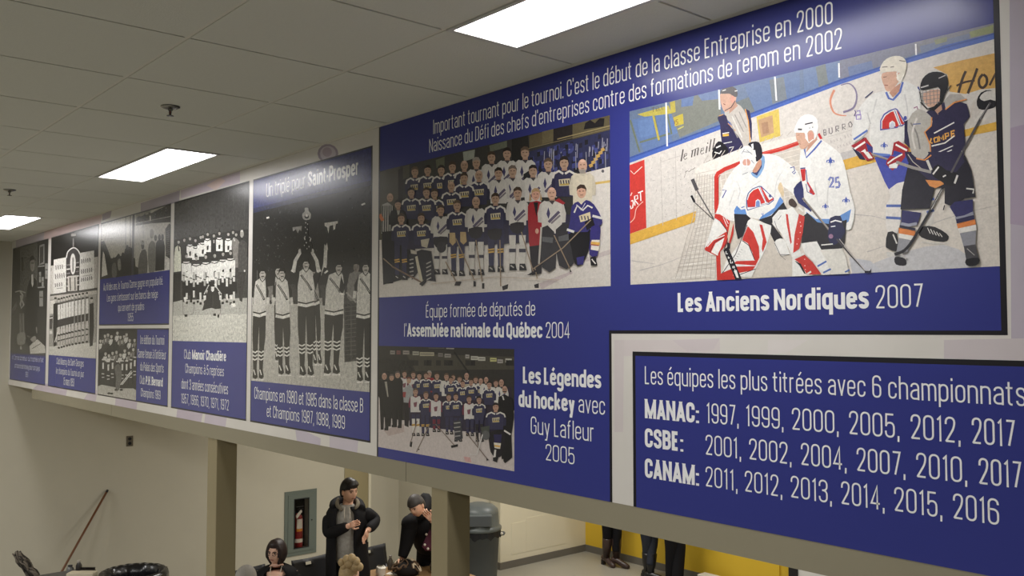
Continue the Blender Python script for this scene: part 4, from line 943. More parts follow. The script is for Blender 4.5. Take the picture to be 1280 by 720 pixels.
    A.poly((222, 140, 70), [(325, 168), (430, 175), (435, 195), (385, 218), (350, 205)], 0); A.line((208, 202, 194), [(335, 50), (360, 110)], 16); A.poly((176, 170, 160), [(240, 0), (340, 0), (320, 40), (280, 40)], 3); A.line((222, 140, 70), [(270, 40), (320, 50), (360, 20)], 8)
    A.line((176, 170, 160), [(220, 15), (250, 60), (300, 100)], 5)
    A.poly((34, 33, 38), [(365, 110), (400, 75), (450, 110), (520, 130), (515, 185), (470, 205), (400, 165), (370, 145)], 2); A.line((222, 218, 212), [(370, 135), (405, 90)], 9); A.line((222, 218, 212), [(500, 190), (518, 140)], 12); A.line((222, 218, 212), [(430, 150), (448, 140)], 8)
    A.line((150, 144, 138), [(150, 62), (250, 95), (360, 122)], 18); A.line((224, 220, 212), [(570, 220), (615, 225), (610, 250)], 9); A.line((34, 33, 38), [(440, 320), (432, 350)], 6)
    A.line((90, 86, 88), [(545, 0), (480, 125)], 12)
    # her legs: knees, bands, socks, skates
    A.poly((46, 44, 100), [(185, 350), (300, 365), (275, 440), (180, 430)], 0); A.line((150, 152, 168), [(175, 430), (225, 440), (275, 430)], 18); A.line((40, 38, 60), [(170, 445), (265, 465)], 14)
    A.poly((222, 124, 56), [(165, 455), (265, 475), (260, 505), (165, 490)], 0); A.poly((226, 222, 214), [(165, 488), (258, 505), (235, 535), (165, 520)], 0); A.poly((146, 146, 152), [(165, 515), (240, 530), (220, 600), (150, 610)], 0)
    A.poly((44, 42, 48), [(140, 630), (200, 640), (205, 680), (145, 675)], 3); A.line((190, 186, 182), [(165, 600), (210, 640)], 12)
    A.poly((46, 44, 100), [(470, 330), (500, 300), (610, 285), (610, 370), (510, 395)], 0); A.line((140, 142, 160), [(505, 400), (560, 390), (615, 365)], 18); A.poly((44, 42, 80), [(508, 405), (615, 378), (620, 405), (512, 430)], 0)
    A.poly((222, 124, 56), [(512, 432), (622, 405), (628, 435), (520, 460)], 0); A.poly((226, 222, 214), [(520, 460), (628, 437), (632, 470), (530, 488)], 0); A.poly((142, 142, 150), [(532, 488), (630, 472), (625, 560), (555, 570)], 0)
    A.poly((76, 74, 78), [(555, 565), (625, 555), (645, 640), (570, 650)], 0); A.poly((36, 35, 40), [(568, 645), (645, 635), (645, 670), (610, 685), (572, 680)], 2); A.line((170, 166, 162), [(575, 580), (620, 620)], 5)
    A.line((40, 38, 44), [(432, 210), (350, 360), (255, 520), (200, 590), (140, 615)], 13, 18, sm=3); A.line((200, 196, 190), [(425, 225), (360, 345)], 4)
    return keep(A.build('photograph', P_COLOUR), TG)
photo_goal()
# ---- team photos
HAIRS = [(46, 38, 34), (70, 54, 42), (96, 76, 58), (40, 36, 36), (110, 96, 84), (150, 140, 128)]
NAVY = (54, 52, 80); WHT = (198, 192, 182)
def head(A, x, y, s, skin=(178, 142, 116), hair=(50, 42, 38), bald=False, ratio=.72):
    A.ell(skin, x, y, s * ratio, s)
    if not bald:
        A.poly(hair, [(x - s * ratio * 1.06, y - s * .05), (x - s * ratio * 1.0, y - s * .75), (x - s * .2, y - s * 1.18), (x + s * .45, y - s * 1.1), (x + s * ratio * 1.08, y - s * .5), (x + s * ratio * .98, y), (x + s * ratio * .8, y - s * .45), (x, y - s * .62), (x - s * ratio * .8, y - s * .4)])
    else:
        A.poly(tuple(min(255, v + 22) for v in skin), [(x - s * .4, y - s * .8), (x, y - s * .98), (x + s * .4, y - s * .8), (x + s * .3, y - s * .5), (x - s * .3, y - s * .5)])
    d = tuple(int(v * .62) for v in skin)
    A.line(d, [(x - s * .42, y - s * .12), (x - s * .12, y - s * .1)], s * .16); A.line(d, [(x + s * .12, y - s * .12), (x + s * .42, y - s * .14)], s * .16)
    A.line(tuple(int(v * .7) for v in skin), [(x - s * .22, y + s * .5), (x + s * .26, y + s * .48)], s * .14)
def jersey(A, x, y, s, kind, L=5.5, wd=1.75, crest=True):
    """torso hanging below a head at (x, y)"""
    if kind == 'n': c, arm = NAVY, (46, 44, 70)
    elif kind == 'w': c, arm = WHT, (188, 182, 172)
    elif kind == 'r': c, arm = (150, 36, 44), (130, 30, 40)
    elif kind == 'k': c, arm = (34, 32, 34), (30, 28, 30)
    elif kind == 'm': c, arm = (196, 190, 184), (112, 40, 60)
    elif kind == 'c': c, arm = (206, 194, 168), (196, 184, 160)
    else: c, arm = kind
    A.poly((170, 132, 110), [(x - s * .4, y + s * .7), (x + s * .4, y + s * .7), (x + s * .5, y + s * 1.4), (x - s * .5, y + s * 1.4)])
    w = s * wd
    A.poly(arm, [(x - w * .7, y + s * 1.25), (x - w, y + s * 1.7), (x - w * 1.2, y + s * 3.2), (x - w * 1.15, y + s * 4.6), (x - w * .8, y + s * 4.7), (x, y + s * 2), (x + w * .8, y + s * 4.7), (x + w * 1.15, y + s * 4.6), (x + w * 1.2, y + s * 3.2), (x + w, y + s * 1.7), (x + w * .7, y + s * 1.25)])
    A.poly(c, [(x - w * .62, y + s * 1.15), (x - w * .86, y + s * 1.6), (x - w * .84, y + s * L), (x + w * .84, y + s * L), (x + w * .86, y + s * 1.6), (x + w * .62, y + s * 1.15), (x + s * .1, y + s * 1.7)])
    if kind == 'n':
        A.line((206, 200, 190), [(x - w * 1.08, y + s * 2.5), (x - w * .95, y + s * 1.75), (x - w * .5, y + s * 1.3), (x - s * .15, y + s * 1.75)], s * .36)
        A.line((206, 200, 190), [(x + w * 1.08, y + s * 2.5), (x + w * .95, y + s * 1.75), (x + w * .5, y + s * 1.3), (x + s * .15, y + s * 1.75)], s * .36)
        if crest:
            A.poly((196, 184, 150), [(x - s * .9, y + s * 2.7), (x + s * .95, y + s * 2.5), (x + s * .9, y + s * 3.7), (x - s * .8, y + s * 3.8)])
            for q in (-.6, -.15, .3, .7): A.line((62, 54, 70), [(x + s * q, y + s * 2.8), (x + s * (q + .12), y + s * 3.5)], s * .2)
            A.line((180, 150, 70), [(x - s * .7, y + s * 3.55), (x + s * .8, y + s * 3.45)], s * .25)
    if kind == 'w':
        A.line((92, 84, 104), [(x - s * .5, y + s * 4.6), (x + s * 1.2, y + s * 2.9)], s * .45); A.line((120, 110, 116), [(x - s * .1, y + s * 4.8), (x + s * 1.35, y + s * 3.5)], s * .3)
        A.poly((66, 62, 100), [(x - s * .55, y + s * 2.2), (x - s * .25, y + s * 3.2), (x - s * .5, y + s * 4.1), (x - s * .85, y + s * 3.3)])
        A.poly((74, 66, 70), [(x - s * .5, y + s * 1.15), (x + s * .5, y + s * 1.15), (x + s * .1, y + s * 1.8)])
    if kind == 'm': A.poly((120, 70, 80), [(x - s * .6, y + s * 3.2), (x + s * .5, y + s * 2.9), (x + s * .3, y + s * 4.4), (x - s * .4, y + s * 4.5)])
def legs(A, x, y, s, sock, foot, pants=NAVY, band=True):
    """seated or kneeling front-row legs from (x, y) down to foot"""
    for q in (-1, 1):
        a = x + q * s * 1.1
        A.poly(pants, [(a - s * .85, y), (a + s * .85, y), (a + s * .8, y + (foot - y) * .42), (a - s * .75, y + (foot - y) * .42)])
        A.poly(sock, [(a - s * .75, y + (foot - y) * .2), (a + s * .75, y + (foot - y) * .2), (a + s * .6, foot - s * 1.2), (a - s * .55, foot - s * 1.2)])
        if band:
            A.line((206, 160, 70), [(a - s * .75, y + (foot - y) * .5), (a + s * .75, y + (foot - y) * .48)], s * 1.0)
            A.line((64, 50, 52), [(a - s * .75, y + (foot - y) * .5), (a + s * .75, y + (foot - y) * .48)], s * .25)
        else:
            A.line((60, 56, 70), [(a - s * .75, y + (foot - y) * .55), (a + s * .75, y + (foot - y) * .55)], s * .8)
        A.poly((36, 34, 38), [(a - s * .65, foot - s * 1.5), (a + s * .6, foot - s * 1.5), (a + s * 1.0, foot), (a - s * .7, foot)])
        A.line((190, 184, 176), [(a - s * .4, foot - s * 1.1), (a + s * .3, foot - s * .6)], s * .25)
def stick(A, pts, c=(120, 104, 88), w=1.0): A.line(c, pts, w)
def photo_deputies():
    x0, x1 = XG0 + 0.012, xw(763.2, 250); z1 = (wz(475.6, 213) + wz(762, 145.6)) / 2; z0 = (wz(474.6, 372) + wz(764.4, 357.4)) / 2
    A = Art(0.0013, ink=1.05, clip=(x0, z0, x1, z1)); R = random.Random(4)
    A.rect((58, 56, 54), x0, z0, x1, z1)
    A.poly((82, 78, 64), [(474, 216), (500, 206), (500, 300), (474, 300)]); A.poly((52, 46, 44), [(498, 212), (504, 210), (504, 270), (498, 272)])
    A.poly((84, 80, 66), [(504, 208), (512, 206), (512, 222), (504, 224)]); A.poly((58, 60, 52), [(531, 202), (542, 198), (543, 222), (532, 222)])
    A.poly((156, 160, 146), [(579, 190), (594, 187), (593, 198), (580, 202)]); A.poly((96, 100, 78), [(545, 200), (556, 196), (556, 208), (546, 210)])
    A.poly((104, 108, 90), [(612, 182), (634, 176), (634, 184), (613, 190)]); A.poly((40, 38, 38), [(640, 172), (660, 166), (664, 215), (640, 220)])
    A.poly((96, 84, 58), [(662, 170), (692, 161), (692, 178), (662, 186)]); A.poly((110, 98, 68), [(678, 164), (692, 161), (692, 176), (678, 180)]); A.poly((46, 40, 40), [(692, 160), (720, 154), (720, 172), (692, 180)])
    A.poly((98, 88, 62), [(716, 155), (764, 143), (764, 162), (716, 174)]); A.poly((38, 34, 36), [(732, 154), (738, 150), (744, 154), (750, 148), (756, 148), (755, 158), (730, 162)])
    A.line((150, 132, 88), [(697, 174), (764, 157)], 1.4); A.line((130, 116, 80), [(660, 186), (764, 160)], .8)
    A.poly((50, 52, 84), [(660, 190), (764, 162), (764, 210), (720, 215), (664, 240)])
    for i in range(110):
        sx = R.uniform(662, 764); sy = R.uniform(164 + (764 - sx) * .25, 214)
        c = R.choice([(64, 70, 130), (58, 62, 116), (44, 42, 56), (72, 78, 138), (40, 38, 44)])
        A.poly(c, [(sx, sy), (sx + 4, sy - 1), (sx + 4, sy + 5), (sx, sy + 6)])
    for i in range(26):
        sx = R.uniform(680, 764); A.line((150, 148, 160), [(sx, 170 + (764 - sx) * .2 + R.uniform(0, 14)), (sx - .5, 177 + (764 - sx) * .2 + R.uniform(0, 14))], .9)
    for i in range(6): A.line((190, 150, 74), [(737 + i * 3, 208 - i * 4), (741 + i * 3, 206 - i * 4)], 4)
    for x in (692, 720, 733, 745, 757): A.line((150, 150, 158), [(x, 190), (x + .5, 212)], .8)
    A.poly((206, 198, 188), [(728, 217), (764, 208), (764, 365), (474, 375), (474, 330), (560, 320), (728, 300)]); A.poly((206, 198, 188), [(474, 300), (765, 290), (765, 365), (474, 375)])
    A.line((206, 170, 88), [(740, 230), (764, 226.5)], 3); A.ell((90, 88, 90), 754, 214, 1.8, 2)
    A.line((190, 176, 172), [(700, 336), (765, 314)], 3, 6); A.line((190, 174, 172), [(676, 358), (716, 340)], 8, 3)
    def P(lst):
        for x, y, s, k, h in lst:
            jersey(A, x, y, s, k); head(A, x, y, s, hair=HAIRS[h % 6] if h < 6 else HAIRS[4], bald=h >= 6)
    P([(519, 215, 6, 'n', 2), (535, 213, 6, 'n', 0), (552, 213, 6, 'n', 0), (566, 209, 6.2, 'n', 1), (581, 207, 6.4, 'n', 6), (596, 204, 6.6, 'w', 5), (615, 197, 6.8, 'w', 1), (634.5, 192.5, 7, 'w', 0), (657, 191.5, 7.2, 'w', 2)])
    A.poly((44, 42, 46), [(655, 218), (664, 212), (668, 232), (656, 236)])
    P([(686, 206, 7.4, 'w', 2), (706, 204, 7.6, 'n', 0)])
    jersey(A, 729, 207, 8, 'c', L=8); head(A, 729, 207, 8, skin=(200, 156, 130), hair=(168, 158, 146), bald=True); A.poly((150, 140, 130), [(724, 212), (734, 212), (732, 217), (726, 217)])
    P([(667, 214, 7, 'w', 0), (641.5, 214.5, 7, 'w', 4), (624, 217, 6.8, 'w', 0), (599.5, 219.5, 6.6, 'n', 6), (581, 223, 6.4, 'n', 1), (565, 233, 6.2, 'n', 6), (544, 242.5, 6, 'n', 1), (534, 241, 6, 'n', 1), (515, 241, 6, 'n', 0)])
    # referee and man in a suit
    A.poly((170, 166, 158), [(478, 256), (485, 253), (492, 258), (494, 290), (477, 292)]); 
    for i in range(6): A.line((40, 38, 40), [(479 + i * 2.6, 257), (478 + i * 2.8, 291)], 1.1)
    A.line((200, 110, 60), [(475, 268), (479, 276)], 4); head(A, 488, 247, 5.5, bald=True); A.poly((34, 32, 36), [(478, 290), (494, 288), (492, 354), (480, 355)])
    jersey(A, 498.5, 256, 5.4, 'k', L=8); A.poly((180, 172, 160), [(497, 263), (501, 263), (499, 274)]); head(A, 498.5, 256, 5.4)
    A.poly((34, 32, 38), [(478, 300), (520, 296), (520, 345), (480, 356)])
    A.poly((52, 48, 70), [(505, 285), (560, 275), (720, 268), (720, 300), (505, 312)])
    # front row
    P([(502.6, 273.5, 6, 'n', 1), (527.6, 273, 6, 'n', 1), (552, 263, 6.2, 'w', 1), (572.5, 257.5, 6.4, 'n', 2), (596.2, 252.5, 6.8, 'w', 6), (620.4, 249, 6.8, 'n', 1), (648.3, 242, 7.2, 'w', 1)])
    A.poly((160, 34, 42), [(661, 258), (668, 252), (676, 252), (684, 262), (682, 295), (676, 312), (664, 312), (662, 290)], 2); A.poly((34, 30, 34), [(668, 253), (674, 253), (672, 272)]); head(A, 670.5, 243.5, 7.2, skin=(206, 150, 124), hair=(176, 140, 96))
    A.poly((176, 140, 96), [(663.5, 240), (666, 250), (662.5, 252)]); A.poly((176, 140, 96), [(677, 240), (676, 251), (679, 250)])
    A.poly((40, 36, 40), [(663, 308), (680, 306), (678, 342), (666, 344)]); A.ell((200, 150, 124), 672.5, 289, 2.2, 3.4)
    legs(A, 502, 303, 4.2, NAVY, 350); legs(A, 552, 296, 4.4, WHT, 343, band=False); legs(A, 573, 296, 4.6, NAVY, 345); legs(A, 596.5, 292, 5, WHT, 344, band=False); legs(A, 621, 288, 5.2, NAVY, 340); legs(A, 648, 283, 5.6, WHT, 338, band=False)
    for x, y in ((567, 300), (580.5, 299)): A.poly((190, 160, 110), [(x - 4, y - 9), (x + 3, y - 9), (x + 4, y + 3), (x, y + 7), (x - 4, y + 3)])
    for x, y in ((552, 302), (596, 290), (620, 292), (648, 284)): A.poly((52, 48, 52), [(x - 9, y - 4), (x + 8, y - 6), (x + 6, y + 7), (x - 6, y + 7)], 2)
    A.ell((60, 56, 60), 553, 309, 6, 7)
    # left goalie pads
    A.poly((50, 48, 54), [(512, 318), (528, 312), (540, 314), (546, 352), (530, 350), (524, 340), (516, 350)]); 
    for i in range(5): A.line((170, 164, 156), [(513, 325 + i * 5), (518, 324 + i * 5)], 1.4); A.line((170, 164, 156), [(534, 330 + i * 5), (540, 327 + i * 5)], 1.4)
    A.poly((196, 186, 160), [(520, 321), (523, 320), (530, 352), (526, 354)]); A.poly((190, 180, 156), [(527, 300), (538, 298), (535, 310), (528, 308)]); A.poly((186, 176, 160), [(514, 312), (522, 314), (522, 318), (515, 317)])
    # right goalie
    jersey(A, 691, 242, 7.8, 'w', L=6.4, wd=1.9); head(A, 691, 242, 7.8, skin=(206, 160, 134), bald=True, hair=(150, 130, 110))
    A.poly((54, 52, 56), [(678, 285), (694, 290), (696, 335), (679, 334)], 2); A.poly((54, 52, 56), [(696, 287), (716, 282), (718, 330), (700, 332)], 2); A.poly((90, 90, 92), [(679, 296), (693, 297), (692, 304), (679, 302)]); A.poly((90, 90, 92), [(699, 296), (714, 292), (714, 300), (700, 302)])
    A.line((180, 172, 160), [(678, 284), (675, 330)], 2.2); A.poly((160, 44, 50), [(695, 251), (700, 248), (708, 254), (705, 256)])
    # kneeling player at right
    A.poly((28, 26, 32), [(712, 285), (738, 280), (738, 310), (728, 331), (720, 330), (716, 312)], 2)
    A.poly((56, 52, 116), [(716, 258), (724, 252), (728, 256), (734, 250), (744, 256), (754, 274), (752, 282), (740, 284), (736, 290), (718, 290), (711, 292), (714, 276)], 2)
    A.line((214, 208, 198), [(719, 266), (723, 257), (730, 263), (736, 257), (742, 260)], 2); A.poly((206, 190, 150), [(725, 270), (739, 265), (740, 274), (727, 278)]); 
    for q in (0, 4, 8): A.line((60, 54, 90), [(728 + q, 270), (729 + q, 275)], 1.4)
    A.line((206, 202, 196), [(742, 270), (754, 273)], 3); A.line((206, 202, 196), [(710, 287), (719, 290)], 3); A.line((206, 206, 206), [(722, 256), (728, 263), (733, 254)], .9)
    A.poly((34, 30, 36), [(732, 278), (742, 272), (745, 282), (735, 288)]); A.poly((54, 48, 120), [(740, 284), (750, 282), (752, 290), (748, 320), (738, 318), (739, 300)], 2)
    A.poly((222, 214, 200), [(741, 300), (751, 300), (750, 314), (740, 312)]); A.line((216, 164, 70), [(740, 304), (751, 305)], 4); A.line((160, 60, 60), [(740, 306), (750, 307)], 1.4); A.poly((54, 48, 120), [(722, 322), (732, 320), (730, 331), (723, 331)])
    A.poly((34, 32, 36), [(739, 322), (746, 320), (748, 332), (740, 332)]); A.line((210, 204, 196), [(741, 324), (746, 330)], 1.4); head(A, 727.7, 240, 8, skin=(206, 156, 128), hair=(66, 50, 42))
    # sticks
    for p in ([(480, 323), (494, 335), (530, 354)], [(558, 327), (571, 352)], [(571, 298), (594, 350)], [(596, 300), (604, 352)], [(626, 300), (627, 358)], [(653, 290), (668, 340)], [(740, 275), (705, 310), (668, 336)], [(694, 294), (714, 336)], [(673, 348), (670, 335)]): A.line((150, 128, 102), p, 1.3)
    A.line((120, 96, 78), [(491, 333), (528, 353)], 2)
    for p in ([(571, 352), (578, 352), (576, 357), (569, 357)], [(593, 351), (596, 352), (596, 358), (593, 358)], [(603, 354), (606, 354), (606, 361), (603, 361)], [(628, 358), (636, 355), (635, 361), (629, 363)], [(669, 339), (662, 344), (668, 341)], [(525, 355), (535, 347), (534, 352), (529, 358)], [(713, 334), (716, 340), (714, 340)], [(668, 356), (674, 354), (674, 360), (669, 360)]): A.poly((50, 46, 48), p)
    A.poly((44, 40, 44), [(660, 344), (672, 337), (672, 340), (664, 344)])
    A.line((190, 172, 150), [(540, 355), (620, 346), (700, 350)], .8)
    return keep(A.build('photograph', P_COLOUR), TG)
photo_deputies()
def photo_legends():
    x0, x1 = XG0 + 0.012, xw(643.2, 500); z1 = wz(560, 434.3); z0 = (wz(642.6, 587.6) + wz(472, 559.5)) / 2
    A = Art(0.0013, ink=1.05, clip=(x0, z0, x1, z1)); R = random.Random(7)
    A.rect((50, 47, 44), x0, z0, x1, z1)
    A.poly((70, 66, 56), [(508, 442), (645, 446), (645, 462), (580, 462), (520, 464)]); A.poly((42, 40, 38), [(472, 450), (508, 450), (520, 466), (472, 475)])
    A.line((36, 34, 33), [(568, 440), (586, 466)], 2); A.line((150, 146, 138), [(558, 435.5), (568, 435.8)], 1.3); A.line((96, 92, 86), [(536, 435), (556, 435.3)], .8)
    for x, y, w_, c in ((488, 438, 6, (130, 124, 116)), (496, 438, 5, (120, 74, 70)), (504, 438, 8, (140, 130, 122)), (516, 439, 8, (150, 146, 130)), (525, 440, 18, (158, 150, 124)), (548, 441, 6, (110, 104, 98)), (556, 442, 8, (136, 130, 122)), (582, 443, 5, (150, 144, 136)), (589, 445, 9, (176, 172, 158)), (598, 446, 9, (176, 172, 158)), (613, 447, 8, (180, 176, 110)), (622, 449, 7, (150, 144, 138)), (632, 448, 8, (170, 166, 150))):
        A.poly(c, [(x, y), (x + w_, y + .4), (x + w_, y + 5), (x, y + 5)])
        A.line((80, 74, 70), [(x + 1, y + 2.5), (x + w_ - 1, y + 2.8)], .8)
    for i in range(14):
        x = R.uniform(500, 640); A.poly(R.choice([(44, 42, 40), (62, 58, 50), (38, 36, 35)]), [(x, 450), (x + 6, 450.5), (x + 6, 457), (x, 457)])
    A.poly((190, 178, 172), [(472, 520), (500, 525), (560, 528), (644, 545), (644, 590), (472, 562)]); A.poly((190, 178, 172), [(472, 492), (480, 510), (480, 540), (472, 545)]); A.poly((190, 180, 172), [(638, 520), (645, 510), (645, 560), (636, 560)])
    A.poly((196, 150, 144), [(573, 551), (580, 548), (590, 578), (582, 577)]); A.poly((176, 158, 150), [(480, 538), (505, 530), (506, 540), (486, 545)])
    def P(lst):
        for x, y, s, k, h in lst:
            jersey(A, x, y, s, k, L=6); head(A, x, y, s, skin=(168, 128, 108), hair=HAIRS[h % 6], bald=h >= 6)
    A.poly((50, 40, 54), [(505, 480), (640, 484), (640, 520), (505, 520)])
    P([(506, 467.5, 3.8, 'm', 1), (517, 468.5, 3.8, 'm', 1), (537, 467.5, 3.8, 'r', 5), (546.6, 470, 4, 'n', 1), (558.4, 471, 4, 'w', 2), (567, 471.5, 3.4, 'n', 1), (575, 474, 3.8, 'n', 1), (583.6, 470, 4, 'n', 6), (595, 474.6, 3.8, 'w', 1), (601.5, 476.5, 3.8, 'n', 6), (608, 475, 3.8, 'w', 6), (620.3, 479, 4, 'w', 1), (627.5, 478.5, 4.3, 'w', 6)])
    P([(524.5, 470, 3.8, 'n', 0), (533, 469.5, 3.8, 'n', 1), (564, 475, 3.8, 'n', 1), (579, 479.5, 3.8, 'n', 1), (589.6, 477.5, 3.8, 'n', 1), (612.3, 481, 4.2, 'n', 0)])
    # men in dark suits at left
    for x, y, s, f in ((489.9, 472, 4, 533), (497.4, 468.6, 4.2, 534), (480.8, 470.5, 4.3, 537)):
        A.poly((34, 32, 34), [(x - 4, y + 4), (x + 4, y + 4), (x + 6.5, y + 8), (x + 6.5, y + 28), (x + 5, f), (x + 1, f), (x, y + 40), (x - 1, f), (x - 4.6, f), (x - 6, y + 28), (x - 6.5, y + 8)])
        head(A, x, y, s, skin=(172, 134, 112), hair=(90, 80, 74), bald=x < 485)
        A.poly((34, 32, 34), [(x, f - 2), (x + 4, f - 3), (x + 5, f + 1), (x, f + 1)])
    A.poly((150, 144, 130), [(481, 477), (484, 477), (486, 496), (484.5, 496)])
    A.poly((150, 150, 148), [(504, 487), (512, 480), (517, 486), (516, 504), (505, 503)]); A.poly((150, 60, 60), [(504, 490), (508, 490), (507, 497), (504, 496)]); head(A, 511.5, 475.5, 4, hair=(110, 60, 50))
    A.poly((40, 36, 40), [(505, 503), (513, 504), (511, 534), (506, 532)])
    A.poly((50, 44, 62), [(512, 508), (640, 520), (638, 545), (512, 532)])
    A.poly((190, 178, 172), [(514, 535), (640, 555), (640, 580), (514, 560)])
    P([(519.8, 490, 4.2, 'm', 2), (532.9, 493.8, 4.2, 'n', 2), (545.4, 495.5, 4.2, 'm', 0), (561.5, 496.5, 4, 'n', 1), (570.4, 496, 4, 'n', 1), (587, 499, 4.2, 'm', 1), (599.5, 499.8, 4.2, 'n', 0)])
    for x, c, f in ((520, WHT, 545), (532, NAVY, 545), (546, (110, 40, 56), 540), (562, NAVY, 543), (573, (70, 68, 84), 552), (588, NAVY, 545), (600, (40, 36, 40), 552)): legs(A, x, 518 + (x - 520) * .08, 2.6, c, f, band=x < 535)
    A.poly((60, 60, 66), [(567, 526), (577, 525), (579, 548), (570, 552)]); 
    for i in range(4): A.line((150, 146, 142), [(568, 529 + i * 5.5), (576, 528 + i * 5.5)], 1.3)
    # man in suit and kneeling captain at right
    A.poly((30, 28, 30), [(624, 496), (632, 493), (641, 498), (643.5, 520), (636, 572), (628, 574), (622, 520)], 0); A.line((196, 190, 182), [(629, 495), (630.5, 500)], 1.6); head(A, 631.7, 487, 4.6, skin=(172, 130, 108), hair=(120, 110, 104), bald=True); A.line((70, 60, 54), [(629, 489.5), (634, 489.5)], 1.5)
    A.poly((30, 28, 30), [(630, 560), (640, 545), (641, 572), (632, 579), (630, 576)])
    jersey(A, 620.5, 509, 5, 'n', L=5.6, wd=2.2); head(A, 620.5, 509, 5, skin=(176, 134, 112), hair=(48, 40, 38)); A.poly((180, 140, 118), [(618, 539), (625, 538), (628, 543), (619, 543)])
    A.poly((34, 30, 36), [(613, 540), (632, 540), (630, 566), (622, 572), (616, 568), (613, 560)], 2); A.poly((46, 42, 80), [(618, 543), (628, 543), (627, 553), (619, 553)]); A.poly((206, 196, 180), [(618, 553), (627, 554), (626, 561), (619, 560)]); A.line((210, 160, 60), [(619, 557), (626, 558)], 2)
    A.line((200, 194, 186), [(620, 562), (619, 572)], 2.4); A.poly((36, 34, 36), [(617, 572), (624, 570), (622, 578), (617, 576)]); A.poly((70, 74, 66), [(602, 534), (613, 532), (612, 548), (604, 548)]); A.ell((90, 90, 90), 608, 544, 5, 6); A.line((206, 200, 192), [(631, 538), (639, 543)], 2)
    for p in ([(522, 526), (514, 552)], [(538, 530), (521, 565)], [(545, 530), (568, 556)], [(583, 540), (610, 574)], [(596, 545), (600, 562)]): A.line((120, 104, 92), p, 1.0)
    for p in ([(513, 552), (516, 552), (515, 559), (512.5, 558)], [(564, 557), (573, 555), (573, 558), (565, 560)], [(609, 572), (612, 575), (609, 576)], [(523, 561), (525, 561), (524, 563)]): A.poly((40, 38, 40), p)
    A.line((196, 190, 184), [(604, 543), (597, 568), (588, 568)], 1.6)
    return keep(A.build('photograph', P_COLOUR), TG)
photo_legends()

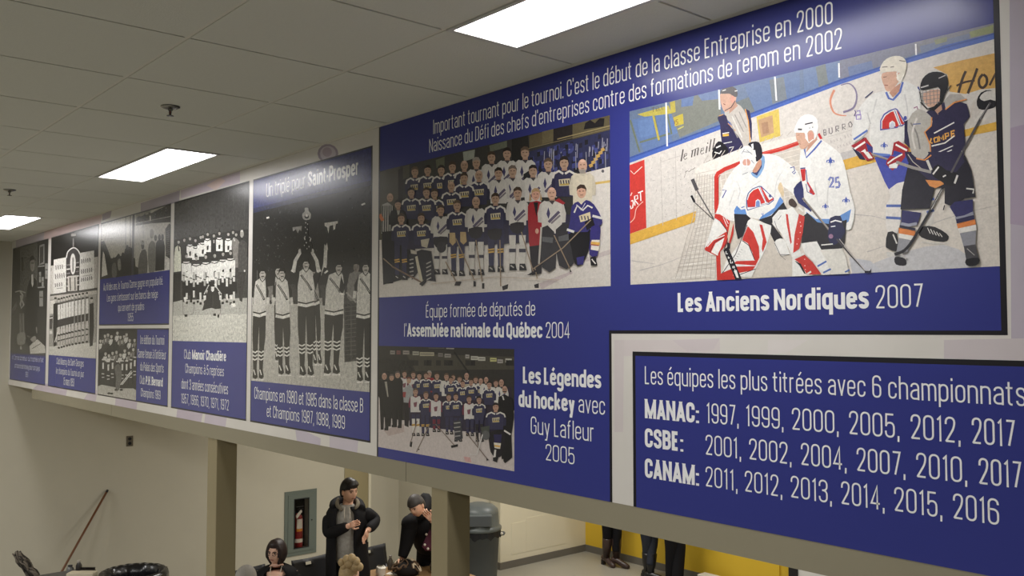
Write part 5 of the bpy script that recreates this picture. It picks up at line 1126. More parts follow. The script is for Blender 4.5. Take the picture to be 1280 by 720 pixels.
# ---- black and white photos
def photo_prosper():
    x0, x1, z0, z1 = VX[8] + 0.007, VX[9] - 0.012, pf, ZT - 0.008
    A = Art(0.0011, ink=1.08, clip=(x0, z0, x1, z1)); R = random.Random(3)
    A.rect((40, 39, 38), x0, z0, x1, z1)
    A.poly((54, 58, 116), [(310, 215), (475, 165), (475, 224), (400, 240), (318, 261), (310, 262)]); A.poly((48, 50, 82), [(310, 262), (475, 223), (475, 229), (400, 246), (310, 268)])
    for i in range(420):
        x = R.uniform(318, 466); y = R.uniform(262 - (x - 318) * .2, 345); k = max(0, 1 - (x - 318) / 90) * .8 + .12
        if R.random() < k: v = R.randint(62, 112); A.poly((v, v - 1, v - 4), [(x, y), (x + R.uniform(.6, 1.6), y), (x + .8, y + R.uniform(.8, 1.8))])
    V = A.view
    V(310, 180, 2.4)
    A.poly((84, 82, 78), [(0, 425), (60, 430), (60, 480), (0, 480)]); A.poly((176, 172, 162), [(0, 480), (180, 480), (390, 500), (390, 760), (0, 720)]); A.poly((120, 116, 110), [(50, 430), (75, 425), (75, 470), (50, 468)])
    A.poly((60, 58, 56), [(120, 420), (390, 430), (390, 475), (120, 470)])
    for p in ([(28, 380), (28, 430)], [(52, 385), (53, 430)]): A.line((90, 88, 84), p, 2)
    A.line((220, 216, 206), [(56, 222), (64, 220)], 5); A.line((220, 216, 206), [(341, 183), (352, 178)], 5)
    A.poly((200, 196, 186), [(230, 237), (270, 231), (270, 238), (264, 240), (262, 255), (257, 258), (256, 243), (245, 246), (242, 268), (238, 250), (231, 246)]); A.poly((140, 136, 130), [(134, 250), (162, 246), (160, 262), (156, 256), (150, 268), (144, 256), (136, 262)])
    GJ = (196, 192, 182); WW = (214, 210, 200); KK = (34, 33, 33)
    def plr(x, ht, w, hem, knee, foot, hx=None, hair=KK, skin=(170, 164, 154), jc=GJ, arms=True, tilt=0):
        hx = x if hx is None else hx; A.k = (tilt, (hem + foot) / 2); w *= .96
        A.poly(KK, [(x - w * .5, hem - 8), (x + w * .5, hem - 8), (x + w * .52, knee - 40), (x + w * .42, knee), (x + w * .06, knee), (x, hem + 30), (x - w * .06, knee), (x - w * .42, knee), (x - w * .5, knee - 50)])
        for q in (-1, 1):
            a = x + q * w * .24
            A.poly(KK, [(a - w * .2, knee - 6), (a + w * .2, knee - 6), (a + w * .14, foot - 26), (a - w * .12, foot - 26)])
            for k in range(3): A.line(WW, [(a - w * .2, knee + 2 + k * 11), (a, knee + 6 + k * 11), (a + w * .18, knee + 1 + k * 11)], 4.2)
            A.poly(KK, [(a - w * .13, foot - 30), (a + w * .15, foot - 30), (a + w * .25, foot - 6), (a + w * .1, foot), (a - w * .15, foot - 4)])
            A.line(WW, [(a - w * .08, foot - 28), (a + w * .06, foot - 12)], 3); A.line((216, 212, 204), [(a - w * .16, foot + 3), (a + w * .26, foot + 2)], 3)
        A.poly(jc, [(hx - 8, ht + 27), (hx + 8, ht + 27), (x + w * .38, ht + 36), (x + w * .5, ht + 78), (x + w * .5, hem), (x - w * .5, hem), (x - w * .5, ht + 78), (x - w * .38, ht + 36)])
        if arms:
            for q in (-1, 1):
                A.poly(KK, [(x + q * w * .44, ht + 40), (x + q * w * .68, ht + 66), (x + q * w * .62, ht + 92), (x + q * w * .48, ht + 88)])
                A.line(jc, [(x + q * w * .62, ht + 84), (x + q * w * .66, ht + 106)], 9)
        A.line(WW, [(x - w * .5, hem - 4), (x, hem + 1), (x + w * .5, hem - 6)], 8); A.line(KK, [(x - w * .5, hem - 11), (x, hem - 6), (x + w * .5, hem - 13)], 4)
        A.line(KK, [(x - w * .3, ht + 46), (x + w * .12, ht + 74), (x + w * .34, ht + 92)], 6); A.line(jc, [(x - w * .28, ht + 46), (x + w * .3, ht + 88)], 1.4)
        A.line(KK, [(hx - 8, ht + 28), (hx, ht + 38), (hx + 8, ht + 28)], 3)
        A.ell(skin, hx, ht + 15, 9.5, 15); A.poly(hair, [(hx - 10, ht + 14), (hx - 10, ht + 2), (hx - 3, ht - 4), (hx + 6, ht - 3), (hx + 10, ht + 8), (hx + 8, ht + 14), (hx + 5, ht + 6), (hx - 5, ht + 6)])
        A.line((70, 66, 62), [(hx - 4, ht + 22), (hx + 5, ht + 21)], 3); A.line((80, 76, 72), [(hx - 5, ht + 12), (hx + 5, ht + 11)], 2)
        A.k = (0, 0)
    # figures behind
    plr(205, 378, 30, 480, 590, 660, jc=(150, 146, 138), tilt=.04); plr(92, 368, 26, 470, 600, 650, jc=(176, 172, 164))
    A.poly((70, 68, 66), [(288, 470), (330, 470), (332, 650), (290, 655)]); A.poly((46, 45, 44), [(292, 480), (308, 480), (308, 652), (292, 652)]); A.poly((52, 50, 48), [(312, 478), (330, 478), (328, 640), (312, 648)])
    for i in range(12): A.line((84, 82, 78), [(292, 490 + i * 13), (330, 486 + i * 13)], 2)
    A.poly((120, 116, 110), [(305, 390), (340, 385), (345, 440), (320, 470), (298, 460)], 2); A.ell((120, 112, 104), 326, 370, 9, 15); A.poly(KK, [(316, 362), (320, 350), (332, 350), (336, 364), (326, 360)]); A.line((150, 146, 138), [(296, 445), (325, 475)], 5)
    plr(32, 376, 40, 515, 620, 705, hx=38, tilt=-.03); plr(107, 376, 44, 520, 608, 692, tilt=.02)
    plr(348, 357, 50, 520, 640, 712, hx=349, tilt=-.02); plr(254, 357, 58, 510, 590, 690, hx=262, arms=False, tilt=-.05)
    A.line(GJ, [(226, 395), (232, 360), (234, 318)], 13, 10); A.line(KK, [(228, 396), (236, 372)], 16); A.line(WW, [(230, 388), (240, 380)], 5); A.poly((176, 170, 160), [(228, 318), (230, 300), (234, 306), (238, 296), (241, 318)])
    A.poly(KK, [(280, 395), (292, 430), (286, 450), (274, 440)]); A.line(WW, [(276, 448), (290, 452)], 6)
    plr(175, 347, 52, 485, 600, 695, arms=False)
    for q, hx in ((-1, 157), (1, 194)):
        A.poly(KK, [(175 + q * 20, 396), (175 + q * 36, 372), (175 + q * 44, 384), (175 + q * 28, 440)]); A.line(GJ, [(175 + q * 38, 384), (175 + q * 32, 350), (hx, 326)], 12, 9); A.line(WW, [(175 + q * 34, 384), (175 + q * 44, 378)], 7); A.ell((176, 170, 160), hx, 322, 5, 8)
    # the trophy
    A.poly((26, 26, 26), [(158, 300), (166, 292), (172, 270), (172, 225), (180, 225), (182, 270), (188, 292), (194, 302), (192, 324), (160, 326)]); A.poly((170, 166, 158), [(171, 192), (182, 192), (183, 200), (190, 210), (188, 224), (180, 228), (172, 228), (165, 222), (164, 210), (171, 202)], 2); A.ell((60, 58, 56), 177, 218, 7, 6); A.ell((214, 210, 202), 177, 215, 4, 4)
    for x, y in ((174, 236), (180, 240), (173, 250), (179, 256), (175, 266), (172, 278), (186, 280), (188, 290), (176, 296), (170, 304), (184, 308), (178, 314)): A.poly((170, 168, 160), [(x - 1.4, y - 2), (x + 1.4, y - 1), (x + 1, y + 2.5), (x - 1, y + 2)])
    A.line((190, 186, 178), [(172, 288), (170, 280)], 3); A.line((190, 186, 178), [(187, 292), (190, 282)], 3)
    return keep(A.build('photograph', P_GREY), TF)
photo_prosper()
def photo_manoir():
    A = Art(0.0011, ink=1.08, clip=(VX[6] + 0.009, pe, VX[7] - 0.009, ZT - 0.009)); R = random.Random(5)
    A.poly((66, 65, 63), [(205, 240), (320, 210), (320, 440), (205, 440)]); 
    for i in range(7): A.line((72, 71, 69), [(222 + i * 14, 240), (222 + i * 14, 310)], .8)
    A.poly((52, 51, 50), [(214, 300), (320, 285), (320, 320), (214, 330)])
    A.poly((178, 176, 166), [(205, 376), (320, 372), (320, 440), (205, 440)]); A.poly((204, 202, 190), [(205, 395), (320, 392), (320, 440), (205, 440)])
    for i in range(60): x = R.uniform(215, 308); y = R.uniform(380, 424); A.poly((150, 148, 140), [(x, y), (x + 2, y), (x + 1, y + 1)])
    V = A.view; V(212, 280, 10.28)
    W_ = (212, 210, 202); K_ = (34, 33, 34); SK = (150, 146, 138)
    def hd(x, y, hat=None, s=1.0): A.ell(SK, x, y, 15 * s, 26 * s); A.poly(K_, [(x - 17 * s, y - 6 * s), (x - 14 * s, y - 30 * s), (x + 12 * s, y - 32 * s), (x + 17 * s, y - 6 * s), (x, y - 16 * s)])
    def wj(x, y, h=130, w=44):
        A.poly(W_, [(x - w * .6, y), (x + w * .6, y), (x + w, y + 30), (x + w * .95, y + h), (x - w * .95, y + h), (x - w, y + 30)])
        A.line(K_, [(x - w * .8, y + 14), (x, y + 26), (x + w * .8, y + 10)], 12); A.poly(K_, [(x - 12, y + h * .55), (x + 14, y + h * .5), (x + 10, y + h * .85), (x - 10, y + h * .85)])
    # back row
    A.poly((60, 58, 57), [(150, 260), (185, 240), (215, 255), (225, 620), (150, 620)]); hd(192, 205); A.poly((46, 45, 45), [(545, 240), (575, 215), (605, 240), (615, 420), (540, 420)]); hd(572, 150); A.line((190, 186, 178), [(572, 205), (572, 245)], 12)
    for x, y in ((265, 185), (335, 210), (402, 168), (430, 160), (492, 130), (642, 118), (757, 130)): wj(x, y + 60 + (20 if x < 450 else 0), 170); hd(x, y)
    A.poly((120, 116, 110), [(800, 210), (830, 170), (880, 200), (905, 240), (880, 560), (830, 560), (815, 400)]); hd(818, 105); hd(858, 135); A.line((196, 192, 184), [(825, 180), (840, 220)], 12)
    A.poly((76, 74, 71), [(890, 250), (920, 210), (960, 205), (995, 250), (1005, 640), (975, 720), (890, 720), (880, 420)]); A.ell(SK, 932, 130, 24, 46); A.poly((196, 192, 184), [(912, 110), (918, 82), (940, 76), (952, 100), (930, 96)]); A.line((200, 198, 190), [(965, 590), (968, 615)], 18)
    # man in white coat
    A.poly((206, 206, 186), [(75, 300), (110, 275), (140, 300), (148, 400), (150, 605), (55, 620), (60, 420)], 0); A.line(K_, [(112, 280), (125, 350)], 14); hd(118, 230)
    # front row
    for x, y in ((218, 410), (345, 440), (468, 420), (582, 405), (690, 385), (785, 370)): wj(x, y + 75, 240, 62); hd(x, y, s=1.15)
    V(212, 340, 7.58)
    A.poly((44, 43, 44), [(30, 20), (105, 10), (105, 270), (35, 285)]); A.poly((58, 56, 55), [(60, 20), (70, 20), (70, 270), (60, 275)])
    A.poly((60, 58, 56), [(650, 0), (725, 0), (700, 150), (690, 285), (665, 270), (650, 150)]); A.poly((40, 39, 40), [(120, 100), (640, 90), (640, 200), (560, 230), (500, 210), (300, 220), (120, 225)])
    for i, x in enumerate((135, 165, 205, 232, 268, 295, 335, 362, 440, 468, 505, 545, 580, 612)):
        A.poly(W_ if i % 3 else (170, 168, 160), [(x - 11, 0), (x + 11, 0), (x + 10, 90 + (i * 37) % 60), (x - 9, 90 + (i * 37) % 60)]); A.line(K_, [(x - 12, 30 + (i * 53) % 40), (x + 12, 36 + (i * 53) % 40)], 8)
        A.poly(W_ if i % 2 else K_, [(x - 9, 170 + (i * 29) % 40), (x + 9, 170 + (i * 29) % 40), (x + 8, 240 + (i * 17) % 50), (x - 8, 240 + (i * 17) % 50)])
        A.poly(K_, [(x - 10, 262 + (i * 17) % 30), (x + 12, 262 + (i * 17) % 30), (x + 10, 285 + (i * 17) % 30), (x - 10, 285 + (i * 17) % 30)])
    A.poly((48, 47, 46), [(370, 150), (450, 150), (480, 240), (490, 345), (440, 352), (400, 340), (350, 350), (310, 368), (340, 260)], 0); A.line((70, 68, 66), [(410, 200), (415, 340)], 5); A.poly(W_, [(395, 140), (425, 140), (424, 175), (410, 190), (396, 175)])
    A.line((200, 198, 190), [(375, 120), (330, 210)], 8); A.line((200, 198, 190), [(425, 115), (495, 212)], 8)
    for x in (335, 485): A.poly(W_, [(x - 12, 225), (x + 12, 220), (x + 10, 265), (x - 10, 265)])
    for p in ([(125, 280), (130, 400), (160, 412)], [(240, 300), (225, 390), (195, 408)], [(495, 290), (480, 400)], [(520, 210), (545, 270), (600, 310)]): A.line((110, 106, 100), p, 4)
    for p in ([(140, 402), (172, 402), (168, 424), (145, 424)], [(415, 395), (440, 392), (442, 416), (418, 416)], [(455, 405), (475, 400), (470, 432), (455, 432)]): A.poly(K_, p)
    A.poly((226, 224, 214), [(582, 300), (625, 296), (630, 328), (590, 336)]); A.poly((226, 224, 214), [(570, 220), (600, 215), (598, 260), (575, 262)]); A.poly((226, 224, 214), [(136, 240), (165, 235), (160, 285), (142, 280)])
    return keep(A.build('photograph', P_GREY), TE)
photo_manoir()
def photo_indoor():
    A = Art(0.0011, ink=1.08, clip=(VX[4] + 0.009, ZB + 0.009, xd, wz(166, 410.5) - 0.009)); R = random.Random(8)
    V = A.view; V(118, 400, 6.55)
    A.poly((36, 35, 35), [(-20, 20), (380, 20), (380, 720), (-20, 720)]); A.poly((172, 168, 158), [(-20, 560), (60, 530), (220, 560), (320, 560), (380, 600), (380, 720), (-20, 720)])
    W_ = (200, 196, 188)
    rows = [[(52, 170), (88, 130), (112, 120), (140, 135), (190, 105), (215, 140), (245, 135), (265, 118), (290, 165), (330, 165)], [(92, 275), (120, 290), (150, 270), (182, 262), (215, 285), (250, 250), (285, 270), (320, 240)]]
    for ri, r in enumerate(rows):
        for i, (x, y) in enumerate(r):
            c = W_ if (i * 3 + ri) % 4 < 2 else (110, 106, 100)
            A.poly((52, 50, 50), [(x - 18, y + 22), (x + 18, y + 22), (x + 20, y + 110), (x - 20, y + 110)]); A.poly(c, [(x - 16, y + 24), (x + 14, y + 24), (x + 6, y + 60), (x - 12, y + 75)]); A.line(W_, [(x - 18, y + 34), (x - 18, y + 60)], 6)
            A.ell((176, 170, 160), x, y, 10, 19); A.poly((40, 38, 38), [(x - 11, y - 6), (x - 8, y - 20), (x + 8, y - 20), (x + 11, y - 6), (x, y - 10)])
    for i, (x, y) in enumerate([(72, 330), (115, 345), (150, 330), (190, 345), (230, 340), (265, 340), (300, 330), (332, 310)]):
        A.poly((44, 43, 44), [(x - 18, y), (x + 18, y), (x + 14, y + 190), (x - 14, y + 190)]); A.line(W_, [(x - 10, y - 6), (x + 12, y - 4)], 10); A.poly(W_, [(x - 6, y + 20), (x + 8, y + 18), (x + 6, y + 70), (x - 6, y + 70)])
        A.line(W_, [(x - 12, y + 110), (x + 10, y + 112)], 7); A.line(W_, [(x - 10, y + 140), (x + 10, y + 138)], 6)
    A.poly((92, 90, 86), [(165, 380), (215, 370), (225, 470), (205, 570), (175, 570), (180, 470)], 2)
    for p in ([(305, 415), (215, 530)], [(312, 425), (228, 530)]): A.line((206, 202, 194), p, 7)
    for x, y in ((120, 600), (142, 602), (178, 572), (222, 572)): A.ell((24, 24, 24), x, y, 13, 8)
    return keep(A.build('photograph', P_GREY), TD)
photo_indoor()
def photo_arch():
    A = Art(0.0011, ink=1.08, clip=(VX[2] + 0.009, pb, VX[3] - 0.009, ZT - 0.009)); V = A.view; V(55, 280, 7.2)
    K_ = (34, 33, 34); W_ = (206, 202, 194); G_ = (140, 136, 130)
    A.poly((30, 29, 30), [(40, 60), (520, -60), (520, 640), (40, 640)])
    A.poly((186, 180, 170), [(40, 380), (95, 370), (95, 640), (40, 660)]); A.poly((150, 146, 138), [(40, 400), (70, 395), (70, 420), (40, 424)])
    A.poly(W_, [(88, 322), (200, 300), (200, 612), (84, 630)]); A.poly(W_, [(318, 262), (452, 238), (452, 578), (318, 598)]); A.poly((176, 170, 162), [(452, 300), (500, 290), (500, 570), (452, 576)])
    for x0_, y0_, n, h in ((108, 372, 4, 40), (104, 452, 5, 44), (102, 534, 4, 34)):
        for i in range(n): A.line((120, 114, 110), [(x0_ + i * 19, y0_ - i * 3), (x0_ + i * 19 + 3, y0_ + h - i * 3)], 9); A.line((150, 144, 138), [(x0_ + i * 19 - 4, y0_ + h * .5 - i * 3), (x0_ + i * 19 + 12, y0_ + h * .45 - i * 3)], 6)
    for x0_, y0_, n, h in ((340, 318, 5, 38), (338, 410, 6, 38), (338, 486, 6, 34)):
        for i in range(n): A.line((112, 108, 106), [(x0_ + i * 18, y0_ - i * 3.4), (x0_ + i * 18 + 3, y0_ + h - i * 3.4)], 9); A.line((146, 142, 136), [(x0_ + i * 18 - 4, y0_ + h * .5 - i * 3.4), (x0_ + i * 18 + 12, y0_ + h * .45 - i * 3.4)], 6)
    A.line((110, 106, 104), [(345, 470), (430, 458)], 4); A.line((110, 106, 104), [(115, 582), (168, 574)], 5)
    A.poly((64, 60, 62), [(205, 300), (215, 250), (265, 212), (305, 232), (325, 272), (318, 600), (205, 612)], 0); A.line(W_, [(204, 305), (216, 250), (265, 214), (308, 236), (326, 275)], 10, sm=3); A.ell(W_, 262, 360, 26, 96); A.line((130, 126, 122), [(262, 300), (262, 430)], 12); A.line((64, 60, 62), [(262, 310), (262, 420)], 4)
    A.line((120, 116, 112), [(264, 128), (266, 205)], 12); A.line((150, 146, 140), [(245, 100), (290, 96)], 24)
    for i in range(6): A.line(W_ if i % 2 else G_, [(206, 370 + i * 38), (236, 366 + i * 38)], 11); A.line(W_ if i % 2 else G_, [(290, 350 + i * 40), (316, 346 + i * 40)], 11)
    A.poly((186, 180, 170), [(215, 470), (300, 460), (300, 600), (215, 606)], 0); A.line((90, 86, 84), [(235, 480), (240, 600)], 12); A.line((90, 86, 84), [(280, 480), (282, 596)], 10)
    A.poly((84, 80, 78), [(40, 634), (500, 578), (500, 594), (40, 652)]); A.poly((176, 170, 160), [(40, 652), (500, 594), (500, 640), (40, 690)]); A.line((50, 48, 48), [(40, 690), (500, 640)], 10)
    V(55, 350, 7.2)
    A.poly((150, 146, 138), [(40, 180), (500, 120), (500, 720), (40, 720)]); A.poly((190, 186, 176), [(40, 600), (500, 560), (500, 720), (40, 720)]); A.poly((206, 200, 190), [(50, 190), (100, 180), (100, 300), (50, 310)]); A.poly((70, 66, 66), [(45, 330), (80, 320), (75, 440), (48, 440)]); A.line(W_, [(50, 345), (78, 340)], 10); A.line(W_, [(52, 470), (75, 470)], 30)
    for x in (104, 430): A.poly(K_, [(x - 18, 215), (x + 18, 205), (x + 22, 420), (x + 10, 590), (x - 16, 600), (x - 20, 430)]); A.ell((176, 170, 160), x, 180, 12, 22); A.poly(K_, [(x - 13, 172), (x - 8, 155), (x + 10, 155), (x + 13, 172)])
    for i, x in enumerate((135, 160, 182, 208, 232, 258, 290, 320, 352, 388)):
        y = 205 - i * 6
        A.ell((180, 174, 164), x, y - 22, 9, 18); A.poly(K_, [(x - 10, y - 26), (x - 8, y - 42), (x + 8, y - 42), (x + 10, y - 26)]); A.poly((80, 76, 74), [(x - 14, y), (x + 14, y), (x + 14, y + 60), (x - 14, y + 60)])
        A.poly(W_, [(x - 10, y + 20), (x + 13, y + 14), (x + 11, y + 150), (x - 8, y + 156)]); A.poly((58, 55, 55), [(x - 13, y + 155), (x + 14, y + 148), (x + 13, y + 240), (x - 12, y + 240)])
        A.poly((186, 180, 172), [(x - 9, y + 220), (x + 10, y + 216), (x + 8, y + 290), (x - 8, y + 294)]); A.line(K_, [(x - 12, y + 290), (x + 12, y + 296)], 14); A.poly((176, 170, 162), [(x - 9, y + 300), (x + 9, y + 300), (x + 6, y + 390), (x - 7, y + 390)]); A.line(K_, [(x - 10, y + 345), (x + 10, y + 338)], 10); A.ell((40, 38, 38), x, y + 405, 11, 9)
    A.line((206, 200, 190), [(135, 440), (98, 560)], 6); A.line((206, 200, 190), [(120, 430), (112, 560)], 5)
    return keep(A.build('photograph', P_GREY), TB)
photo_arch()
def photo_portrait():
    A = Art(0.0011, ink=1.08, clip=(VX[0] + 0.009, pa, VX[1] - 0.009, ZT - 0.009)); V = A.view; V(8, 295, 4.65)
    A.poly((78, 77, 72), [(0, 60), (270, 0), (270, 720), (0, 720)]); A.poly((52, 51, 50), [(0, 60), (78, 60), (78, 340), (0, 400)]); A.poly((88, 87, 82), [(80, 60), (182, 30), (182, 340), (80, 360)])
    A.line((40, 39, 39), [(94, 122), (94, 205)], 11); A.poly((44, 43, 43), [(182, 30), (250, 10), (250, 470), (182, 480)]); A.poly((120, 118, 112), [(192, 56), (222, 44), (222, 160), (190, 172)]); A.poly((62, 60, 58), [(196, 66), (216, 58), (216, 152), (196, 160)])
    for y, h in ((178, 6), (300, 7)): A.line((140, 138, 132), [(184, y), (222, y - 4)], h)
    for x, y, w_, h in ((190, 210, 12, 60), (206, 240, 12, 60), (192, 320, 22, 90), (226, 160, 20, 90)): A.poly((130, 128, 122), [(x, y), (x + w_, y - 2), (x + w_, y + h), (x, y + h)]); A.line((70, 68, 66), [(x + 2, y + h * .4), (x + w_ - 2, y + h * .4)], 5)
    A.poly((40, 39, 39), [(130, 270), (150, 250), (178, 260), (182, 420), (186, 620), (130, 640), (108, 560), (112, 380)], 2); A.poly((52, 51, 50), [(176, 420), (235, 440), (240, 640), (180, 640)])
    A.ell((130, 126, 118), 152, 165, 14, 42); A.poly((40, 39, 39), [(136, 150), (142, 118), (158, 114), (168, 140), (160, 138), (146, 140)]); A.line((60, 58, 56), [(144, 158), (162, 158)], 6); A.poly((190, 186, 178), [(146, 225), (156, 222), (158, 280), (152, 298), (146, 275)])
    S_ = (150, 148, 140)
    A.line(S_, [(52, 326), (80, 318), (112, 330)], 6); A.line(S_, [(80, 318), (96, 345), (90, 372), (102, 400), (88, 420), (82, 396), (88, 370), (84, 345)], 10); A.poly((110, 108, 102), [(80, 450), (102, 450), (104, 560), (76, 570)]); A.poly((126, 124, 116), [(66, 570), (108, 560), (108, 625), (66, 630)], 2); A.line((150, 146, 138), [(84, 640), (86, 660)], 10); A.line((84, 82, 78), [(90, 455), (92, 560)], 6)
    A.poly((100, 98, 92), [(30, 430), (60, 380), (62, 410), (40, 445)]); A.line((120, 116, 110), [(175, 530), (178, 565)], 6)
    A.poly((180, 176, 166), [(135, 640), (160, 615), (182, 600), (225, 640), (228, 680), (140, 685)], 0); A.poly((130, 126, 118), [(140, 600), (165, 580), (176, 600), (160, 620)], 2); A.line((90, 86, 82), [(122, 580), (140, 590)], 8); A.line((110, 106, 100), [(150, 655), (200, 625)], 4)
    return keep(A.build('photograph', P_GREY), TA)
photo_portrait()
def photo_crowds():
    xm0, xm1 = xw(165.2, 300), xw(168, 300); zt = ZT - 0.009
    A = Art(0.0011, ink=1.08, clip=(VX[4] + 0.009, pc, xm0, zt)); V = A.view; V(120, 250, 6.86)
    A.poly((190, 186, 176), [(20, 180), (320, 100), (320, 640), (20, 700)]); A.poly((160, 158, 150), [(250, 140), (262, 136), (262, 420), (250, 430)]); A.line((120, 118, 112), [(296, 130), (296, 400)], 8); A.line((140, 138, 130), [(40, 340), (250, 320)], 3)
    K_ = (40, 39, 39)
    A.poly(K_, [(40, 360), (70, 350), (105, 430), (130, 500), (160, 500), (185, 470), (210, 480), (240, 470), (250, 420), (290, 400), (320, 420), (320, 700), (30, 720)], 0); A.poly((206, 202, 192), [(62, 440), (75, 470), (100, 640), (50, 660), (55, 520)], 0); A.poly((96, 94, 90), [(140, 560), (170, 540), (180, 650), (140, 660)], 2); A.poly((130, 128, 120), [(186, 520), (210, 505), (216, 590), (195, 600)], 2)
    for x, y in ((155, 510), (195, 480), (232, 470), (270, 405), (110, 500), (285, 430)): A.ell((34, 33, 33), x, y, 12, 20)
    for p in ([(250, 440), (300, 400)], [(262, 470), (310, 440)]): A.line((96, 94, 90), p, 4)
    keep(A.build('photograph', P_GREY), TC)
    A = Art(0.0011, ink=1.08, clip=(xm1, pc, VX[5] - 0.009, zt)); V = A.view; V(120, 250, 6.86)
    A.poly((186, 182, 172), [(320, 100), (680, -10), (680, 640), (320, 700)]); A.poly((60, 58, 57), [(345, 150), (480, 110), (560, 70), (650, 30), (650, 190), (480, 200), (345, 220)], 0); A.poly((150, 148, 140), [(345, 105), (470, 70), (470, 110), (345, 150)])
    for i in range(60):
        x = 360 + (i * 47) % 280; y = 190 - (x - 360) * .3 - (i * 31) % 50; A.ell(((i * 53) % 70 + 40,) * 3, x, y, 6, 9, n=6)
    A.line((170, 168, 160), [(345, 200), (645, 140)], 5); A.line((206, 202, 192), [(466, 135), (468, 180)], 10); A.line((130, 128, 122), [(405, 200), (408, 330)], 4)
    A.poly(K_, [(320, 500), (335, 495), (340, 570), (365, 580), (370, 640), (320, 650)]); A.poly((96, 94, 90), [(370, 500), (390, 440), (410, 425), (435, 445), (442, 620), (365, 635)], 2); A.ell((40, 38, 38), 402, 385, 14, 40); A.ell((130, 126, 120), 402, 372, 10, 14)
    A.poly((120, 118, 112), [(448, 420), (462, 370), (480, 350), (505, 365), (516, 420), (512, 600), (455, 620)], 2); A.ell((130, 126, 118), 480, 290, 18, 42); A.poly(K_, [(516, 370), (530, 345), (580, 340), (592, 400), (588, 600), (510, 610)], 0)
    for x, y in ((512, 325), (545, 320), (572, 320)): A.ell((60, 58, 56), x, y, 13, 28)
    A.poly((70, 68, 66), [(595, 250), (630, 200), (645, 220), (640, 510), (600, 480)], 0); A.poly((200, 196, 188), [(590, 500), (640, 520), (640, 590), (590, 605)], 0)
    for i in range(12): A.line((110, 106, 100), [(605, 270 + i * 18), (635, 262 + i * 18)], 4)
    keep(A.build('photograph', P_GREY), TC)
photo_crowds()
# ------------------------------------------------------------------ things in the lower room
def P(px, py, d):
    """point of the place seen at a photo point, d metres ahead of the camera"""
    return Vector((0, -CAM_D, EYE)) + ray(px, py) * d
M_BLACKP = mat('black_plastic', rgb(30, 30, 33), 0.45, 0.4)
M_DARKM = MATS['dark_metal']
def part(b, name, m, t, smooth=False, bevel=0): return keep(b.build(name, m, None, smooth, bevel), t)
# wall outlet
o0 = on_x(158, 545, X_END); o1 = on_x(166, 557.5, X_END)
t = empty('wall_outlet', (X_END, (o0.y + o1.y) / 2, (o0.z + o1.z) / 2)); tag(t, 'small metal outlet plate high on the shaded end wall', 'outlet')
b = MB().box(0, 0.006, -.038, .038, -.06, .06); b.build('cover_plate', mat('steel_plate', rgb(120, 112, 98), 0.35, 0.5, metal=0.6), t, bevel=0.002)
for z in (-.026, .026):
    MB().lathe([(0.019, 0), (0.019, 0.004)], 16).xform(Matrix.Translation((0.006, 0, z)) @ Matrix.Rotation(PI / 2, 4, 'Y')).build('socket', M_BLACKP, t)
# fire extinguisher cabinet in a recess of the end wall
cy0, cy1, cz0, cz1 = 3.235, 3.695, 0.435, 1.27
t = empty('extinguisher_cabinet', (X_END, (cy0 + cy1) / 2, cz0)); tag(t, 'grey steel fire extinguisher cabinet with a narrow window in the cream wall', 'cabinet')
M_CAB = mat('grey_green_steel', rgb(104, 112, 104), 0.45, 0.4)
wy0, wy1, wz0, wz1 = 3.37, 3.575, 0.53, 1.16
def frame(b, x0, x1, y0, y1, z0, z1, iy0, iy1, iz0, iz1):
    return b.box(x0, x1, y0, y1, z0, iz0).box(x0, x1, y0, y1, iz1, z1).box(x0, x1, y0, iy0, iz0, iz1).box(x0, x1, iy1, y1, iz0, iz1)
b = frame(MB(), X_END, X_END + .012, cy0, cy1, cz0, cz1, cy0 + .045, cy1 - .045, cz0 + .045, cz1 - .045); part(b, 'trim_frame', M_CAB, t)
b = frame(MB(), X_END + .001, X_END + .018, cy0 + .046, cy1 - .046, cz0 + .046, cz1 - .046, wy0, wy1, wz0, wz1); dr = part(b, 'door', M_CAB, t, bevel=.002)
kb = MB().lathe([(0.008, 0), (0.008, 0.008)], 12).xform(Matrix.Translation((X_END + .018, cy1 - .075, .87)) @ Matrix.Rotation(PI / 2, 4, 'Y')).build('lock', M_BLACKP); keep(kb, t)
b = frame(MB(), X_END + .012, X_END + .021, wy0 - .008, wy1 + .008, wz0 - .008, wz1 + .008, wy0 + .004, wy1 - .004, wz0 + .004, wz1 - .004); part(b, 'window_gasket', M_BLACKP, t)
b = MB().box(X_END - .139, X_END - .136, wy0 - .02, wy1 + .02, wz0 - .02, wz1 + .02)
part(b, 'tub_back', mat('dark_tub', rgb(46, 44, 44), .6, .2), t)
gm = bpy.data.materials.new('cabinet_glass'); gm.use_nodes = True; g = gm.node_tree.nodes['Principled BSDF']
g.inputs['Transmission Weight'].default_value = 1; g.inputs['Roughness'].default_value = 0.02; g.inputs['IOR'].default_value = 1.1
part(MB().box(X_END + .014, X_END + .016, wy0, wy1, wz0, wz1), 'glass', gm, t)
ex = empty('fire_extinguisher', (X_END - .065, 3.465, wz0 - .02)); tag(ex, 'red fire extinguisher with a white tag behind the cabinet window', 'fire extinguisher')
M_RED = mat('extinguisher_red', rgb(150, 24, 26), .3, .5); M_LBL = mat('paper_label', rgb(214, 206, 190), .6, .2)
MB().lathe([(.05, 0), (.062, .01), (.063, .36), (.055, .41), (.03, .44), (.02, .46)], 28).build('cylinder', M_RED, ex, True)
b = MB().lathe([(.022, .455), (.024, .49), (.016, .5)], 16).box(-.012, .012, -.02, .075, .495, .507).box(-.012, .012, -.02, .08, .525, .536)
b.build('valve_and_handle', M_BLACKP, ex)
